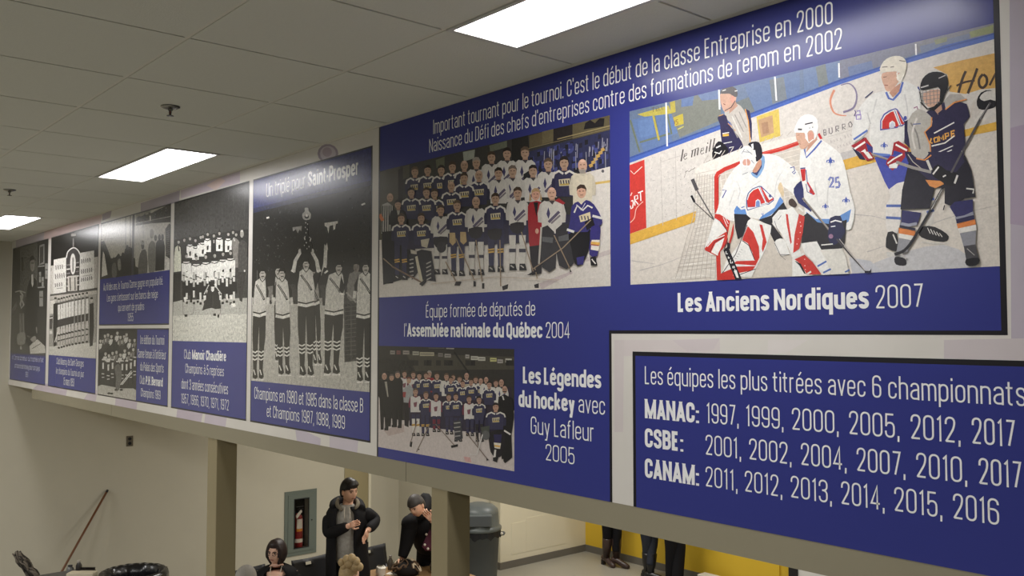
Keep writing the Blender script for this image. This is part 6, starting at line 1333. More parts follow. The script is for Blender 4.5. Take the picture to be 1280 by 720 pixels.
MB().tube([(0, -.03, .48), (.02, -.06, .44), (.03, -.066, .3), (.03, -.068, .12)], .01, 8).build('hose', M_BLACKP, ex, True)
def wrap(z0, z1, a0, a1, r=.0645, n=10):
    b = MB(); vs = []
    for i in range(n + 1):
        a = a0 + (a1 - a0) * i / n
        vs += [(r * math.cos(a), r * math.sin(a), z0), (r * math.cos(a), r * math.sin(a), z1)]
    return b.add(vs, [(2 * i, 2 * i + 2, 2 * i + 3, 2 * i + 1) for i in range(n)])
wrap(.24, .385, -.75, .6).build('instruction_label', M_LBL, ex); wrap(.225, .26, -.75, .6, .0648).build('orange_label', mat('orange_label', rgb(214, 140, 50), .6, .2), ex)
wrap(.08, .13, -1.2, 1.2).build('white_band', M_LBL, ex)
MB().add([(.066, -.07, .44), (.066, .01, .51), (.068, .025, .48), (.068, -.055, .39)], [(0, 1, 2, 3)]).build('inspection_tag', M_LBL, ex)
# grey waste bin with dome lid
t = empty('waste_bin', (-9.40, 5.24, 0)); tag(t, 'large grey round waste bin with a dome lid behind the post', 'waste bin')
M_BIN = mat('grey_bin_plastic', rgb(84, 88, 90), .5, .4); M_LID = mat('grey_lid_plastic', rgb(92, 98, 98), .4, .4)
MB().lathe([(.22, .02), (.225, .0), (.235, .02), (.268, .66), (.272, .66), (.274, .70), (.284, .70), (.284, .76), (.27, .765), (.255, .74), (.21, .04)], 40, caps=False).build('body', M_BIN, t, True)
MB().lathe([(.2, .03), (.225, .03)], 40).build('bottom', M_BIN, t)
for s in (-1, 1):
    MB().tube([(.27, s * .06, .70), (.325, s * .05, .71), (.335, 0, .715), (.325, -s * .05, .71), (.27, -s * .06, .70)], .016, 8).xform(Matrix.Rotation(math.radians(49) if s > 0 else math.radians(229), 4, 'Z')).build('handle', M_BIN, t, True)
# bin liner edge sticking out under the lid
vs = []; n = 60
for k in range(n):
    a = 2 * PI * k / n; rr = .288 + .006 * math.sin(k * 2.1); vs += [(rr * math.cos(a), rr * math.sin(a), .775), ((rr + .006) * math.cos(a), (rr + .006) * math.sin(a), .70 + .028 * math.sin(k * 1.3) * math.cos(k * .37) - .012)]
MB().add(vs, [(2 * k, 2 * ((k + 1) % n), 2 * ((k + 1) % n) + 1, 2 * k + 1) for k in range(n)]).build('liner_edge', M_BLACKP, t, True)
MB().lathe([(.292, .765), (.30, .775), (.30, .80), (.285, .815), (.27, .83), (.262, .98), (.25, 1.03), (.19, 1.08), (.10, 1.105), (0.001, 1.11)], 40).build('dome_lid', M_LID, t, True)
b = MB().box(-.17, .17, -.29, -.20, .845, 1.0); fr = b.xform(Matrix.Rotation(math.radians(52), 4, 'Z')).build('door_surround', M_LID, t, bevel=.02)
b = MB().box(-.15, .15, -.296, -.285, .855, .99).xform(Matrix.Rotation(math.radians(52), 4, 'Z')); b.build('swing_door', M_BIN, t, bevel=.006)
# round badge on the handle
MB().ball((.32, 0, .73), .02, 10, 6).xform(Matrix.Rotation(math.radians(30), 4, 'Z')).build('liner_clip', M_LBL, t, True)
# raised panels on the white wall
b = MB()
for y0, y1, z1 in ((6.24, 6.5, .62), (6.52, 7.3, .66)):
    b.box(X_D, X_D + .004, y0, y1, .18, z1)
struct(b.build('trim_access_panels', M_CREAM))
# chairs with a grip slot in the back
M_CHAIR = mat('black_chair_shell', rgb(24, 24, 27), .5, .35); M_LEG = mat('chair_leg_steel', rgb(70, 70, 72), .35, .5, metal=.8)
def chair(loc, rz, label):
    """faces +Y of its own frame"""
    t = empty('stacking_chair', loc, rz); tag(t, label, 'chair', 'black stacking chairs at the table')
    b = MB(); n = 12; vs = []
    prof = [(.20, .455), (.12, .45), (-.05, .44), (-.17, .445)]
    for y, z in prof:
        for i in range(n + 1):
            x = -.22 + .44 * i / n; vs.append((x, y, z + .02 * (2 * abs(x) / .44) ** 2 - (.03 if y > .18 else 0)))
    m = n + 1; vs += [(v[0], v[1], v[2] - .012) for v in vs]; k = len(prof) * m
    fs = []
    for j in range(len(prof) - 1):
        for i in range(n):
            a = j * m + i; fs += [(a, a + m, a + m + 1, a + 1), (k + a, k + a + 1, k + a + m + 1, k + a + m)]
    for i in range(n): fs += [(i, i + 1, k + i + 1, k + i), ((len(prof) - 1) * m + i + 1, (len(prof) - 1) * m + i, k + (len(prof) - 1) * m + i, k + (len(prof) - 1) * m + i + 1)]
    for j in range(len(prof) - 1): fs += [(j * m + m, j * m, k + j * m, k + j * m + m), (j * m + n, (j + 1) * m + n, k + (j + 1) * m + n, k + j * m + n)]
    b.add(vs, fs); b.build('seat', M_CHAIR, t, True)
    b = MB(); vs = []; nz = 10
    for j in range(nz + 1):
        z = .50 + .33 * j / nz; wd = .215 + .012 * j / nz
        for i in range(n + 1):
            u = -1 + 2 * i / n; vs.append((u * wd, -.19 - .09 * j / nz - .035 * (1 - u * u), z + (.018 * (u * u) if j == nz else 0)))
    k = len(vs); vs += [(v[0], v[1] - .01, v[2]) for v in vs]; fs = []
    slot = {(8, 5), (8, 6)}
    for j in range(nz):
        for i in range(n):
            if (j, i) in slot: continue
            a = j * m + i; fs += [(a, a + 1, a + m + 1, a + m), (k + a, k + a + m, k + a + m + 1, k + a + 1)]
    for j, i in slot:
        a = j * m + i
        fs += [(a, k + a, k + a + 1, a + 1), (a + m, a + m + 1, k + a + m + 1, k + a + m)]
        if (j, i - 1) not in slot: fs.append((a, a + m, k + a + m, k + a))
        if (j, i + 1) not in slot: fs.append((a + 1, k + a + 1, k + a + m + 1, a + m + 1))
    for i in range(n): fs += [(i, k + i, k + i + 1, i + 1), (nz * m + i, nz * m + i + 1, k + nz * m + i + 1, k + nz * m + i)]
    for j in range(nz): fs += [(j * m, j * m + m, k + j * m + m, k + j * m), (j * m + n, k + j * m + n, k + j * m + m + n, j * m + m + n)]
    b.add(vs, fs); b.build('backrest', M_CHAIR, t, True)
    for s in (-1, 1):
        MB().tube([(s * .2, -.15, .44), (s * .21, -.20, .50), (s * .205, -.235, .62)], .011, 8).build('back_frame', M_LEG, t, True)
        MB().tube([(s * .19, .17, .43), (s * .22, .21, .22), (s * .235, .235, 0)], .011, 8).build('leg', M_LEG, t, True)
        MB().tube([(s * .19, -.15, .435), (s * .22, -.21, .22), (s * .235, -.25, 0)], .011, 8).build('leg', M_LEG, t, True)
    return t
R90 = -PI / 2
chair((-8.93, 2.70, 0), R90 + .06, 'empty black chair with grip slot between the woman and the standing man')
chair((-8.93, 3.47, 0), R90 + .05, 'black chair behind the standing man at the table edge')
chair((-8.96, 1.98, 0), R90 + .1, 'black chair the woman with glasses sits on')
chair((-7.23, 1.80, 0), .25, 'black chair under the blond person with hair up')
chair((-7.62, 1.05, 0), .2, 'black chair under the grey-haired person')
# table
t = empty('table', (-8.19, 3.42, 0)); tag(t, 'brown wood-topped table with coats and papers on it', 'table')
part(MB().box(-8.66, -7.72, 2.99, 3.86, .712, .74), 'tabletop', mat('brown_tabletop', rgb(150, 118, 82), .4, .4, .08, 14), t, bevel=.004)
for x in (-8.55, -7.83):
    for y in (3.08, 3.77): part(MB().box(x - .02, x + .02, y - .02, y + .02, 0, .712), 'leg', M_LEG, t)
for y in (3.08, 3.77): part(MB().box(-8.53, -7.85, y - .01, y + .01, .66, .712), 'apron', M_LEG, t)
# white cup with crumpled bag, bottle, paper, fur scarf heap
q = on_z(476, 719, .74)
t = empty('paper_bag', (q.x, q.y, .74)); tag(t, 'crumpled white paper bag standing on the brown table', 'bag')
b = MB(); n = 14; vs = []; R = random.Random(2); rows_ = [(.045, 0), (.052, .03), (.05, .06), (.055, .085), (.035, .10)]
for r_, z in rows_:
    for i in range(n): rr = r_ * R.uniform(.82, 1.15); vs.append((rr * math.cos(2 * PI * i / n), rr * math.sin(2 * PI * i / n), z + R.uniform(-.006, .006) * (z > 0)))
fs = [(k * n + i, k * n + (i + 1) % n, (k + 1) * n + (i + 1) % n, (k + 1) * n + i) for k in range(4) for i in range(n)] + [tuple(reversed(range(n)))]
b.add(vs, fs).build('bag_body', mat('white_paper', rgb(226, 220, 206), .7, .2), t)
q = on_z(479.5, 714, .74)
t = empty('drink_bottle', (q.x - .02, q.y + .10, .74)); tag(t, 'small clear bottle with a grey cap beside the white paper bag', 'bottle')
MB().lathe([(.028, 0), (.03, .01), (.03, .09), (.014, .12), (.013, .13)], 18).build('bottle_body', mat('smoky_plastic', rgb(90, 86, 80), .2, .5), t, True)
MB().lathe([(.016, .13), (.016, .15)], 16).build('cap', mat('grey_cap', rgb(150, 146, 140), .5, .3), t)
q = on_z(492, 717, .74)
b = MB().box(-.07, .07, -.05, .05, 0, .002).xform(Matrix.Translation((q.x, q.y, .74)) @ Matrix.Rotation(.5, 4, 'Z')); tag(b.build('paper_sheet', MATS['white_paper']), 'white sheet of paper lying on the table by the fur scarf', 'paper')
def heap(name, c, rx, ry, h, cols, label, cat, n=26, seed=1):
    """a soft crumpled heap with looping folds"""
    R = random.Random(seed); t = empty(name, c); tag(t, label, cat)
    b = MB().ball((0, 0, h * .3), 1, 18, 10, (rx * .9, ry * .9, h * .62))
    b.v = [(v[0] * (1 + .12 * math.sin(9 * v[1] / ry)), v[1] * (1 + .1 * math.sin(8 * v[0] / rx)), max(0.002, v[2])) for v in b.v]
    b.build('bulk', cols[0], t, True)
    for k, m in enumerate(cols[1:]):
        b = MB()
        for i in range(n):
            a0 = R.uniform(0, 6.28); pts = []
            for s in range(7):
                a = a0 + s * .28 * R.choice((1, 1, .6)); f = R.uniform(.25, 1.0) if s % 3 == 1 else .8 + .2 * math.sin(s)
                x, y = rx * f * math.cos(a), ry * f * math.sin(a)
                z = h * max(.06, (1.02 - .75 * f * f)) + R.uniform(-.006, .012); pts.append((x, y, z))
            b.tube(smooth3(pts), R.uniform(.007, .014), 6)
        b.build('light_stripes' if k == 0 else 'dark_stripes', m, t, True)
    return t
def smooth3(pts, n=3):
    P_ = [Vector(p) for p in pts]; N = len(P_); out = []
    for i in range(N - 1):
        a, b_, c, d = P_[max(i - 1, 0)], P_[i], P_[i + 1], P_[min(i + 2, N - 1)]
        for k in range(n):
            s = k / n; out.append(.5 * (2 * b_ + (c - a) * s + (2 * a - 5 * b_ + 4 * c - d) * s * s + (3 * b_ - a - 3 * c + d) * s ** 3))
    return out + [P_[-1]]
M_FURD = mat('dark_fabric', rgb(34, 31, 30), .85, .1); M_FURL = mat('cream_fabric', rgb(196, 180, 154), .85, .1, .2, 60)
q = on_z(512, 717, .74); heap('patterned_scarf', (q.x - .02, q.y - .03, .742), .19, .15, .16, [M_FURD, M_FURL, mat('brown_fabric', rgb(92, 74, 58), .85, .1)], 'heap of a black and cream patterned scarf on the table', 'scarf', 9, 3)
q = on_z(531, 716, .74); heap('knit_hat', (q.x + .10, q.y + .12, .742), .11, .10, .17, [M_FURD, M_FURL], 'dark knit hat with a light rim beside the patterned scarf', 'hat', 2, 9)
# low white object and blue-and-white stand along the yellow wall
t = empty('power_bar', (-7.36, 7.52, 0)); tag(t, 'low white box at the foot of the yellow wall', 'box')
b = MB().box(-7.56, -7.20, 7.44, 7.60, 0, .17); part(b, 'case', mat('white_box', rgb(214, 212, 204), .5, .3), t, bevel=.006)
part(MB().box(-7.53, -7.42, 7.437, 7.441, .10, .155), 'dark_inlet', M_BLACKP, t)
t = empty('display_stand', (-5.92, 7.5, 0)); tag(t, 'white display board with a blue arch top and black edge by the yellow wall', 'sign')
part(MB().box(-6.12, -5.3, 7.52, 7.55, 0, 1.1), 'board', mat('white_board', rgb(222, 222, 218), .5, .3), t, bevel=.003)
part(MB().box(-6.24, -6.12, 7.50, 7.56, 0, 1.12), 'black_edge', M_BLACKP, t, bevel=.004)
b = MB(); n = 16; vs = [(-6.13, 7.515, 0), (-5.45, 7.515, 0)]
for i in range(n + 1): a = PI * i / n; vs.append((-5.79 + .34 * math.cos(a), 7.515, .30 + .17 * math.sin(a)))
k = len(vs); b.add(vs + [(v[0], v[1] - .008, v[2]) for v in vs], [tuple(range(k)), tuple(reversed(range(k, 2 * k)))] + [(i, (i + 1) % k, k + (i + 1) % k, k + i) for i in range(k)])
part(b, 'blue_panel', mat('blue_panel', rgb(26, 48, 130), .4, .4), t)
M_YD = mat('yellow_shade_paint', rgb(196, 150, 36), .5, .3)  # wall yellow darkened for the shade stripes
struct(MB().box(-6.79, -6.5, Y_E - .02, Y_E, .1, 3.05).build('trim_shade_stripe', M_YELLOW))  # raised strip made up to stand for shade stripes on the yellow wall

# ---- cleaning cart with black bag, bottles and mop, broom against the wall
CX, CY = -9.66, .93
t = empty('cleaning_cart', (-9.6, .6, 0)); tag(t, 'cleaning cart with an open black rubbish bag beside the end wall', 'cart')
M_CART = mat('cart_grey', rgb(96, 94, 90), .5, .3)
for z0, z1 in ((.10, .14), (.82, .85)): part(MB().box(-10.36, -9.28, -.2, .60, z0, z1), 'shelf', M_CART, t, bevel=.004)
for x in (-10.32, -9.32):
    for y in (-.16, .57): part(MB().box(x - .015, x + .015, y - .015, y + .015, .05, .82), 'frame_post', M_CART, t)
for x in (-10.32, -9.32):
    for y in (-.16, .57): part(MB().lathe([(.025, -.012), (.032, -.008), (.032, .008), (.025, .012)], 14).xform(Matrix.Translation((x, y, .032)) @ Matrix.Rotation(PI / 2, 4, 'X')), 'wheel', M_BLACKP, t)
part(MB().tube([(CX + .3 * math.cos(2 * PI * i / 28), CY + .3 * math.sin(2 * PI * i / 28), .898) for i in range(29)], .014, 8, False), 'bag_hoop', M_CART, t, True)
part(MB().tube([(-9.6, .6, .84), (-9.62, .64, .89)], .014, 8), 'hoop_bracket', M_CART, t)
# wrinkled open bag
R = random.Random(11); b = MB(); n = 48; vs = []
prof = [(.335, .80), (.335, .86), (.325, .905), (.30, .915), (.27, .895), (.255, .82), (.24, .68), (.23, .5)]
for j, (r_, z) in enumerate(prof):
    for i in range(n):
        a = 2 * PI * i / n; w_ = 1 + (.02 if j < 4 else .06) * math.sin(i * 2.3 + j * 1.1) * math.cos(i * .9 + j)
        vs.append((CX + r_ * w_ * math.cos(a), CY + r_ * w_ * math.sin(a), z + (.012 * math.sin(i * 1.9) if j < 2 else .004 * math.sin(i * 3.1))))
fs = [(j * n + i, j * n + (i + 1) % n, (j + 1) * n + (i + 1) % n, (j + 1) * n + i) for j in range(len(prof) - 1) for i in range(n)] + [tuple((len(prof) - 1) * n + i for i in range(n))]
bag = b.add(vs, fs).build('rubbish_bag', mat('black_bag_film', rgb(22, 22, 26), .22, .6), None, True); keep(bag, t)
b = MB(); vs = []; prof2 = [(.33, .81), (.30, .6), (.28, .3), (.25, .13), (.18, .12)]
for r_, z in prof2:
    for i in range(n): a = 2 * PI * i / n; w_ = 1 + .04 * math.sin(i * 2.7 + z * 9); vs.append((CX + r_ * w_ * math.cos(a), CY + r_ * w_ * math.sin(a), z))
keep(b.add(vs, [(j * n + i, (j + 1) * n + i, (j + 1) * n + (i + 1) % n, j * n + (i + 1) % n) for j in range(4) for i in range(n)] + [tuple(4 * n + i for i in range(n))]).build('bag_outside', MATS['black_bag_film'], None, True), t)
# cream box and bottles on the cart
bx0 = P(86, 722, 9.25); bx1 = P(119, 722, 9.25)
t2 = empty('cardboard_box', ((bx0 + bx1) / 2).to_tuple()[:2] + (.85,)); tag(t2, 'cream box lying on the cleaning cart in front of the bottles', 'box')
ang = math.atan2(bx1.y - bx0.y, bx1.x - bx0.x); L = (bx1 - bx0).length / 2
bb = MB().box(-L, L, -.06, .06, 0, .055).build('box_body', mat('cream_card', rgb(206, 196, 172), .7, .2), t2, bevel=.004)
MB().box(-L * .95, L * .95, -.055, .0, .055, .058).build('lid_flap', MATS['cream_card'], t2)
t2.rotation_euler.z = ang
def bottle(px, d, rad, h, cap, label, name='spray_bottle', body=(52, 48, 46)):
    q = P(px, 716, d); t = empty(name, (q.x, q.y, .85)); tag(t, label, 'bottle', 'bottles on the cleaning cart')
    MB().lathe([(rad * .9, 0), (rad, .008), (rad, h * .6), (rad * .55, h * .8), (rad * .5, h * .84)], 18).build('bottle_body', mat('bottle_%d' % body[0], rgb(*body), .3, .5), t, True)
    MB().lathe([(rad * .66, h * .84), (rad * .66, h * .97), (rad * .4, h)], 16).build('cap', mat('cap_%d' % cap[0], rgb(*cap), .4, .4), t)
bottle(98.4, 9.42, .03, .135, (176, 170, 160), 'dark tall bottle with a pale cap, nearest the rubbish bag', 'cleaner_bottle')
bottle(87.5, 9.42, .036, .085, (60, 60, 66), 'short grey bottle with a dark cap left of the tall bottle', 'cleaner_bottle', (110, 110, 108))
t = empty('scrub_brush', (P(109, 714, 9.38).x, P(109, 714, 9.4).y, .85)); tag(t, 'dark scrub brush lying bristles up behind the cream box', 'brush')
M_Br = mat('bristles', rgb(40, 36, 34), .8, .1)
t.rotation_euler.z = ang
MB().box(-.075, .075, -.022, .022, 0, .045).build('brush_back', mat('brush_grey', rgb(120, 112, 100), .6, .3), t, bevel=.006)
b = MB()
for i in range(9):
    for j in (-1, 1): b.tube([(-.066 + i * .0165, j * .01, .044), (-.066 + i * .0165, j * .013, .07)], .005, 6)
tb = b.build('bristles', M_Br, t); tb['kind'] = 'stuff'
# upside-down string mop standing in the cart
m0, m1 = P(44, 722, 9.15), P(20, 690, 9.1)
ax = (m1 - m0)
t = empty('string_mop', m0.to_tuple()); tag(t, 'upturned grey string mop with matted strands at the left edge', 'mop')
ft = Vector((m0.x + .18, m0.y + .1, .141)); 
part(MB().tube([ft, m0 + (m0 - ft) * .06], .013, 10), 'handle', mat('mop_handle', rgb(120, 104, 84), .5, .3), t, True)
part(MB().tube([m0 - ax * .12, m0 + ax * .25], [.02, .028], 10), 'clamp', M_CART, t, True)
R = random.Random(21); M_MOP = mat('mop_strands', rgb(112, 104, 94), .9, .05, .25, 60); M_MOP2 = mat('mop_dark', rgb(66, 62, 58), .9, .05)
right = ax.cross(Vector((0, 0, 1))).normalized(); fw_ = ax.cross(right).normalized()
for g in range(2):
    b = MB()
    for i in range(22):
        a = R.uniform(0, 6.28); pts = []
        for k in range(7):
            f = k / 6 * R.uniform(.85, 1.02); sw = a + .8 * math.sin(k * 1.1 + i)
            rr = (.03 + .018 * math.sin(f * 7 + i)) * (1 if f < .85 else .7)
            pts.append(m0 + ax * (f * 1.0) + right * (rr * math.cos(sw)) + fw_ * (rr * math.sin(sw)))
        b.tube(smooth3(pts, 2), .0085, 6)
    o = part(b, 'strands' if g == 0 else 'dirty_strands', (M_MOP, M_MOP2)[g], t, True); o['kind'] = 'stuff'
# broom leaning against the end wall
tp = on_x(134.6, 612.5, X_END + .02); fo = Vector((-10.42, -.02, .0))
t = empty('push_broom', fo.to_tuple()); tag(t, 'long brown broom stick leaning against the end wall', 'broom')
part(MB().tube([fo + (tp - fo) * .06, fo + (tp - fo) * .985], .0125, 10), 'handle', mat('brown_stick', rgb(104, 66, 40), .45, .4), t, True)
part(MB().tube([fo + (tp - fo) * .985, tp], .0135, 10), 'end_cap', M_BLACKP, t, True)
b = MB().box(-.03, .03, -.16, .16, .06, .10).xform(Matrix.Translation(fo)); part(b, 'broom_head', mat('brush_wood', rgb(150, 116, 74), .6, .3), t, bevel=.006)
b = MB()
for i in range(16):
    for j in (-1, 1): b.tube([(fo.x + j * .015, fo.y - .15 + i * .02, .062), (fo.x + j * .03, fo.y - .155 + i * .0207, 0.002)], .008, 6)
o = part(b, 'bristles', M_Br, t); o['kind'] = 'stuff'
# ------------------------------------------------------------------ people
M_SKIN = mat('skin', rgb(226, 178, 150), .5, .3); M_SKIN2 = mat('skin_pale', rgb(222, 180, 158), .5, .3)
M_HAIRB = mat('black_hair', rgb(30, 25, 23), .45, .4); M_HAIRD = mat('dark_brown_hair', rgb(44, 32, 30), .45, .4); M_HAIRG = mat('grey_hair', rgb(150, 146, 140), .6, .3, .2, 90)
M_HAIRY = mat('blond_hair', rgb(176, 152, 112), .5, .4, .25, 60); M_HAIRS = mat('salt_and_pepper_hair', rgb(70, 66, 64), .55, .3, .25, 90)
M_JKT = mat('black_jacket_cloth', rgb(27, 26, 28), .8, .2); M_TRS = mat('dark_trousers', rgb(26, 26, 30), .8, .15); M_JEAN = mat('dark_denim', rgb(48, 52, 62), .7, .2, .3, 70)
M_HOOD = mat('grey_printed_fleece', rgb(160, 156, 148), .85, .1, .45, 26); M_FUR = mat('grey_fur_trim', rgb(120, 112, 98), .95, .05, .5, 120, bump=.8)
M_BOOT = mat('brown_boot_leather', rgb(62, 46, 42), .35, .5); M_BBOOT = mat('black_boot_leather', rgb(26, 25, 27), .35, .5)
M_EYE = mat('dark_eye', rgb(28, 22, 20), .3, .5); M_LIP = mat('lips', rgb(150, 90, 82), .5, .3)
def skin(name, m, nodes, edges, t, levels=2):
    keys = list(nodes); me = bpy.data.meshes.new(name)
    me.from_pydata([nodes[k][0] for k in keys], [(keys.index(a), keys.index(b_)) for a, b_ in edges], [])
    o = link_mesh(name, me, m); md = o.modifiers.new('skin', 'SKIN')
    for k, v in zip(keys, me.skin_vertices[0].data):
        r = nodes[k][1]; v.radius = r if isinstance(r, tuple) else (r, r)
    me.skin_vertices[0].data[0].use_root = True
    sb = o.modifiers.new('sub', 'SUBSURF'); sb.levels = levels; sb.render_levels = levels
    md.use_smooth_shade = True
    return keep(o, t)
def basis(face, tilt=0, roll=0):
    """frame of a head: +Y looks along the flat direction 'face' (radians in plan)"""
    return Matrix.Rotation(face - PI / 2, 4, 'Z') @ Matrix.Rotation(tilt, 4, 'X') @ Matrix.Rotation(roll, 4, 'Y')
def head_shape(d, h):
    x, y, z = d
    px, py, pz = .078 * x, .098 * y, .118 * z
    if z < 0: f = 1 - .30 * (-z) ** 1.6; px *= f; py *= (1 - .16 * (-z) ** 2)
    if y > 0:
        py += .018 * math.exp(-((x / .16) ** 2 + ((z + .12) / .17) ** 2))            # nose
        py += .008 * math.exp(-((x / .11) ** 2 + ((z - .05) / .2) ** 2))
        for s in (-1, 1): py -= .012 * math.exp(-(((x - s * .40) / .2) ** 2 + ((z - .07) / .12) ** 2))
        py += .006 * math.exp(-((x / .3) ** 2 + ((z - .24) / .1) ** 2)); py += .008 * math.exp(-((x / .28) ** 2 + ((z + .82) / .16) ** 2)); py += .006 * math.exp(-((x / .2) ** 2 + ((z + .46) / .1) ** 2))
    k = h / .236
    return (px * k, py * k, pz * k)
def sph(n=32, m=24):
    V = [(0, 0, -1)]
    for i in range(1, m):
        a = -PI / 2 + PI * i / m
        for k in range(n): q = 2 * PI * k / n; V.append((math.cos(a) * math.cos(q), math.cos(a) * math.sin(q), math.sin(a)))
    V.append((0, 0, 1)); L = len(V) - 1; Fc = []
    for k in range(n):
        j = (k + 1) % n; Fc += [(0, 1 + j, 1 + k), (L, 1 + (m - 2) * n + k, 1 + (m - 2) * n + j)]
        for i in range(m - 2): Fc.append((1 + i * n + k, 1 + i * n + j, 1 + (i + 1) * n + j, 1 + (i + 1) * n + k))
    return V, Fc
def make_head(t, c, B, h, mskin, body, mhair, hairfn, thick=.012, brow=M_HAIRB, glasses=False, stubble=None):
    """adds the head to the body mesh; hair, eyes, brows and mouth become parts"""
    V, Fc = sph(); M = Matrix.Translation(c) @ B; k = h / .236
    body.add([M @ Vector(head_shape(v, h)) for v in V], Fc)
    for s in (-1, 1):
        e = MB().ball((0, 0, 0), .03 * k, 10, 8, (.35, .6, 1)); body.add([M @ Vector((s * .079 * k + v[0], v[1] - .004, v[2] - .004 * k)) for v in e.v], e.f)
    hb = MB(); idx = {}; vs = []
    for i, v in enumerate(V):
        f = hairfn(v)
        p = Vector(head_shape(v, h)); q = Vector((p.x * (1 + f * 1.2 / .1), p.y * (1 + f / .1), p.z * (1 + f * 1.15 / .118))) if f > 0 else p * .97
        vs.append(M @ q)
    fs = [f for f in Fc if sum(hairfn(V[i]) > 0 for i in f) >= 2]
    hb.add(vs, fs); part(hb, 'hair', mhair, t, True)
    for s in (-1, 1):
        eb = MB().ball((s * .031 * k, .083 * k, .008 * k), .0075 * k, 10, 8)
        eb.v = [M @ Vector(v) for v in eb.v]; part(eb, 'eye', M_EYE, t, True)
    for s in (-1, 1):
        bb = MB(); bb.tube([M @ Vector(p) for p in ((s * .014 * k, .096 * k, .024 * k), (s * .032 * k, .093 * k, .029 * k), (s * .05 * k, .080 * k, .023 * k))], .0036 * k, 6)
        part(bb, 'eyebrow', brow, t, True)
    part(MB().tube([M @ Vector(p) for p in ((-.022 * k, .086 * k, -.056 * k), (0, .097 * k, -.054 * k), (.022 * k, .086 * k, -.056 * k))], .0042 * k, 6), 'mouth', M_LIP, t, True)
    if glasses:
        g = MB()
        for s in (-1, 1):
            g.tube([M @ Vector((s * .033 * k + .024 * k * math.cos(a), .100 * k, .006 * k + .017 * k * math.sin(a))) for a in [2 * PI * i / 16 for i in range(17)]], .0022, 6, False)
            g.tube([M @ Vector((s * .057 * k, .098 * k, .010 * k)), M @ Vector((s * .08 * k, 0, .014 * k))], .002, 6)
        g.tube([M @ Vector((-.009 * k, .102 * k, .008 * k)), M @ Vector((.009 * k, .102 * k, .008 * k))], .002, 6)
        part(g, 'glasses', M_DARKM, t)
def hand(body, w, d, pn, k=1.0, curl=.5, thumb=1):
    """palm and five bent fingers; d points to the fingertips, pn out of the palm"""
    d = Vector(d).normalized(); pn = (Vector(pn) - d * Vector(pn).dot(d)).normalized(); s = d.cross(pn).normalized() * thumb
    body.tube([w - d * .02 * k, w + d * .012 * k], [.027 * k, .026 * k], 10)
    for i, (off, L, r) in enumerate(((-.030, .082, .0082), (-.010, .092, .0088), (.010, .086, .0085), (.029, .068, .0075))):
        b0 = w + s * (-off * .55) * k; kn = w + d * (.085 - .005 * abs(i - 1)) * k - s * off * k
        body.tube([b0, (b0 + kn) / 2 , kn], [.013 * k, .0135 * k, .011 * k], 8)
        p = kn; dd = d.copy(); pts = [kn]
        for j, f in enumerate((.42, .32, .26)):
            dd = (Matrix.Rotation(-curl * (.8 if j == 0 else 1.1), 3, d.cross(pn)) @ dd) if True else dd
            if dd.dot(pn) < -.05 and j == 0: dd = d * math.cos(curl * .8) + pn * math.sin(curl * .8)
            p = p + dd.normalized() * L * f * k; pts.append(p)
        body.tube(smooth3(pts, 3), [r * k] * (3 * 3) + [r * .8 * k], 8)
    tb = w + d * .022 * k + s * .022 * k
    t1 = tb + (d * .55 + s * .75 + pn * .25).normalized() * .042 * k; t2 = t1 + (d * .85 + s * .2 + pn * .45).normalized() * .032 * k; t3 = t2 + (d * .9 + pn * .3).normalized() * .024 * k
    body.tube(smooth3([tb - s * .012 * k, t1, t2, t3], 3), [.013 * k, .013 * k, .012 * k, .0115 * k, .011 * k, .0105 * k, .010 * k, .0095 * k, .009 * k, .007 * k], 8)
def loft(b, rings, a0=0, a1=2 * PI, n=28, close=True, wob=0):
    """rings: (centre, right vector half width, forward vector half depth)"""
    full = abs(a1 - a0) > 2 * PI - 1e-3; m = n if full else n + 1; vs = []
    for j, (c, rx, fy) in enumerate(rings):
        for i in range(m):
            a = a0 + (a1 - a0) * i / n
            q = 1 + wob * math.sin(i * 2.1 + j * 1.7)
            ca, sa = math.cos(a), math.sin(a)
            ca = math.copysign(abs(ca) ** .8, ca)
            vs.append(c + (rx * ca + fy * sa) * q)
    fs = []
    for j in range(len(rings) - 1):
        for i in range(n):
            k = (i + 1) % m; fs.append((j * m + i, j * m + k, (j + 1) * m + k, (j + 1) * m + i))
    b.add(vs, fs)
    if close and full: b.add([], []); b.f += [tuple(reversed(range(len(b.v) - len(vs), len(b.v) - len(vs) + m))), tuple(range(len(b.v) - m, len(b.v)))]
    return b
UPV = Vector((0, 0, 1)); TOC = Vector((math.sin(YAW), -math.cos(YAW), 0)); RT = _r.copy()
def person(label, base): t = empty('person', base); return tag(t, label, 'person')
def garment(name, m, rings, arms, t, wob=.012):
    """torso rings plus sleeves (shoulder, elbow, wrist, radii) in one mesh"""
    b = MB(); loft(b, rings, n=28, wob=wob)
    for pts, rr in arms:
        q = smooth3(pts, 5); n = len(q); m0 = len(rr) - 1; rs = []
        for i in range(n):
            f = i / (n - 1) * m0; k = min(int(f), m0 - 1); rs.append(rr[k] + (rr[k + 1] - rr[k]) * (f - k))
        b.ball(q[0], rs[0] * 1.02, 14, 10); b.tube(q, rs, 14)
    return part(b, name, m, t, True)
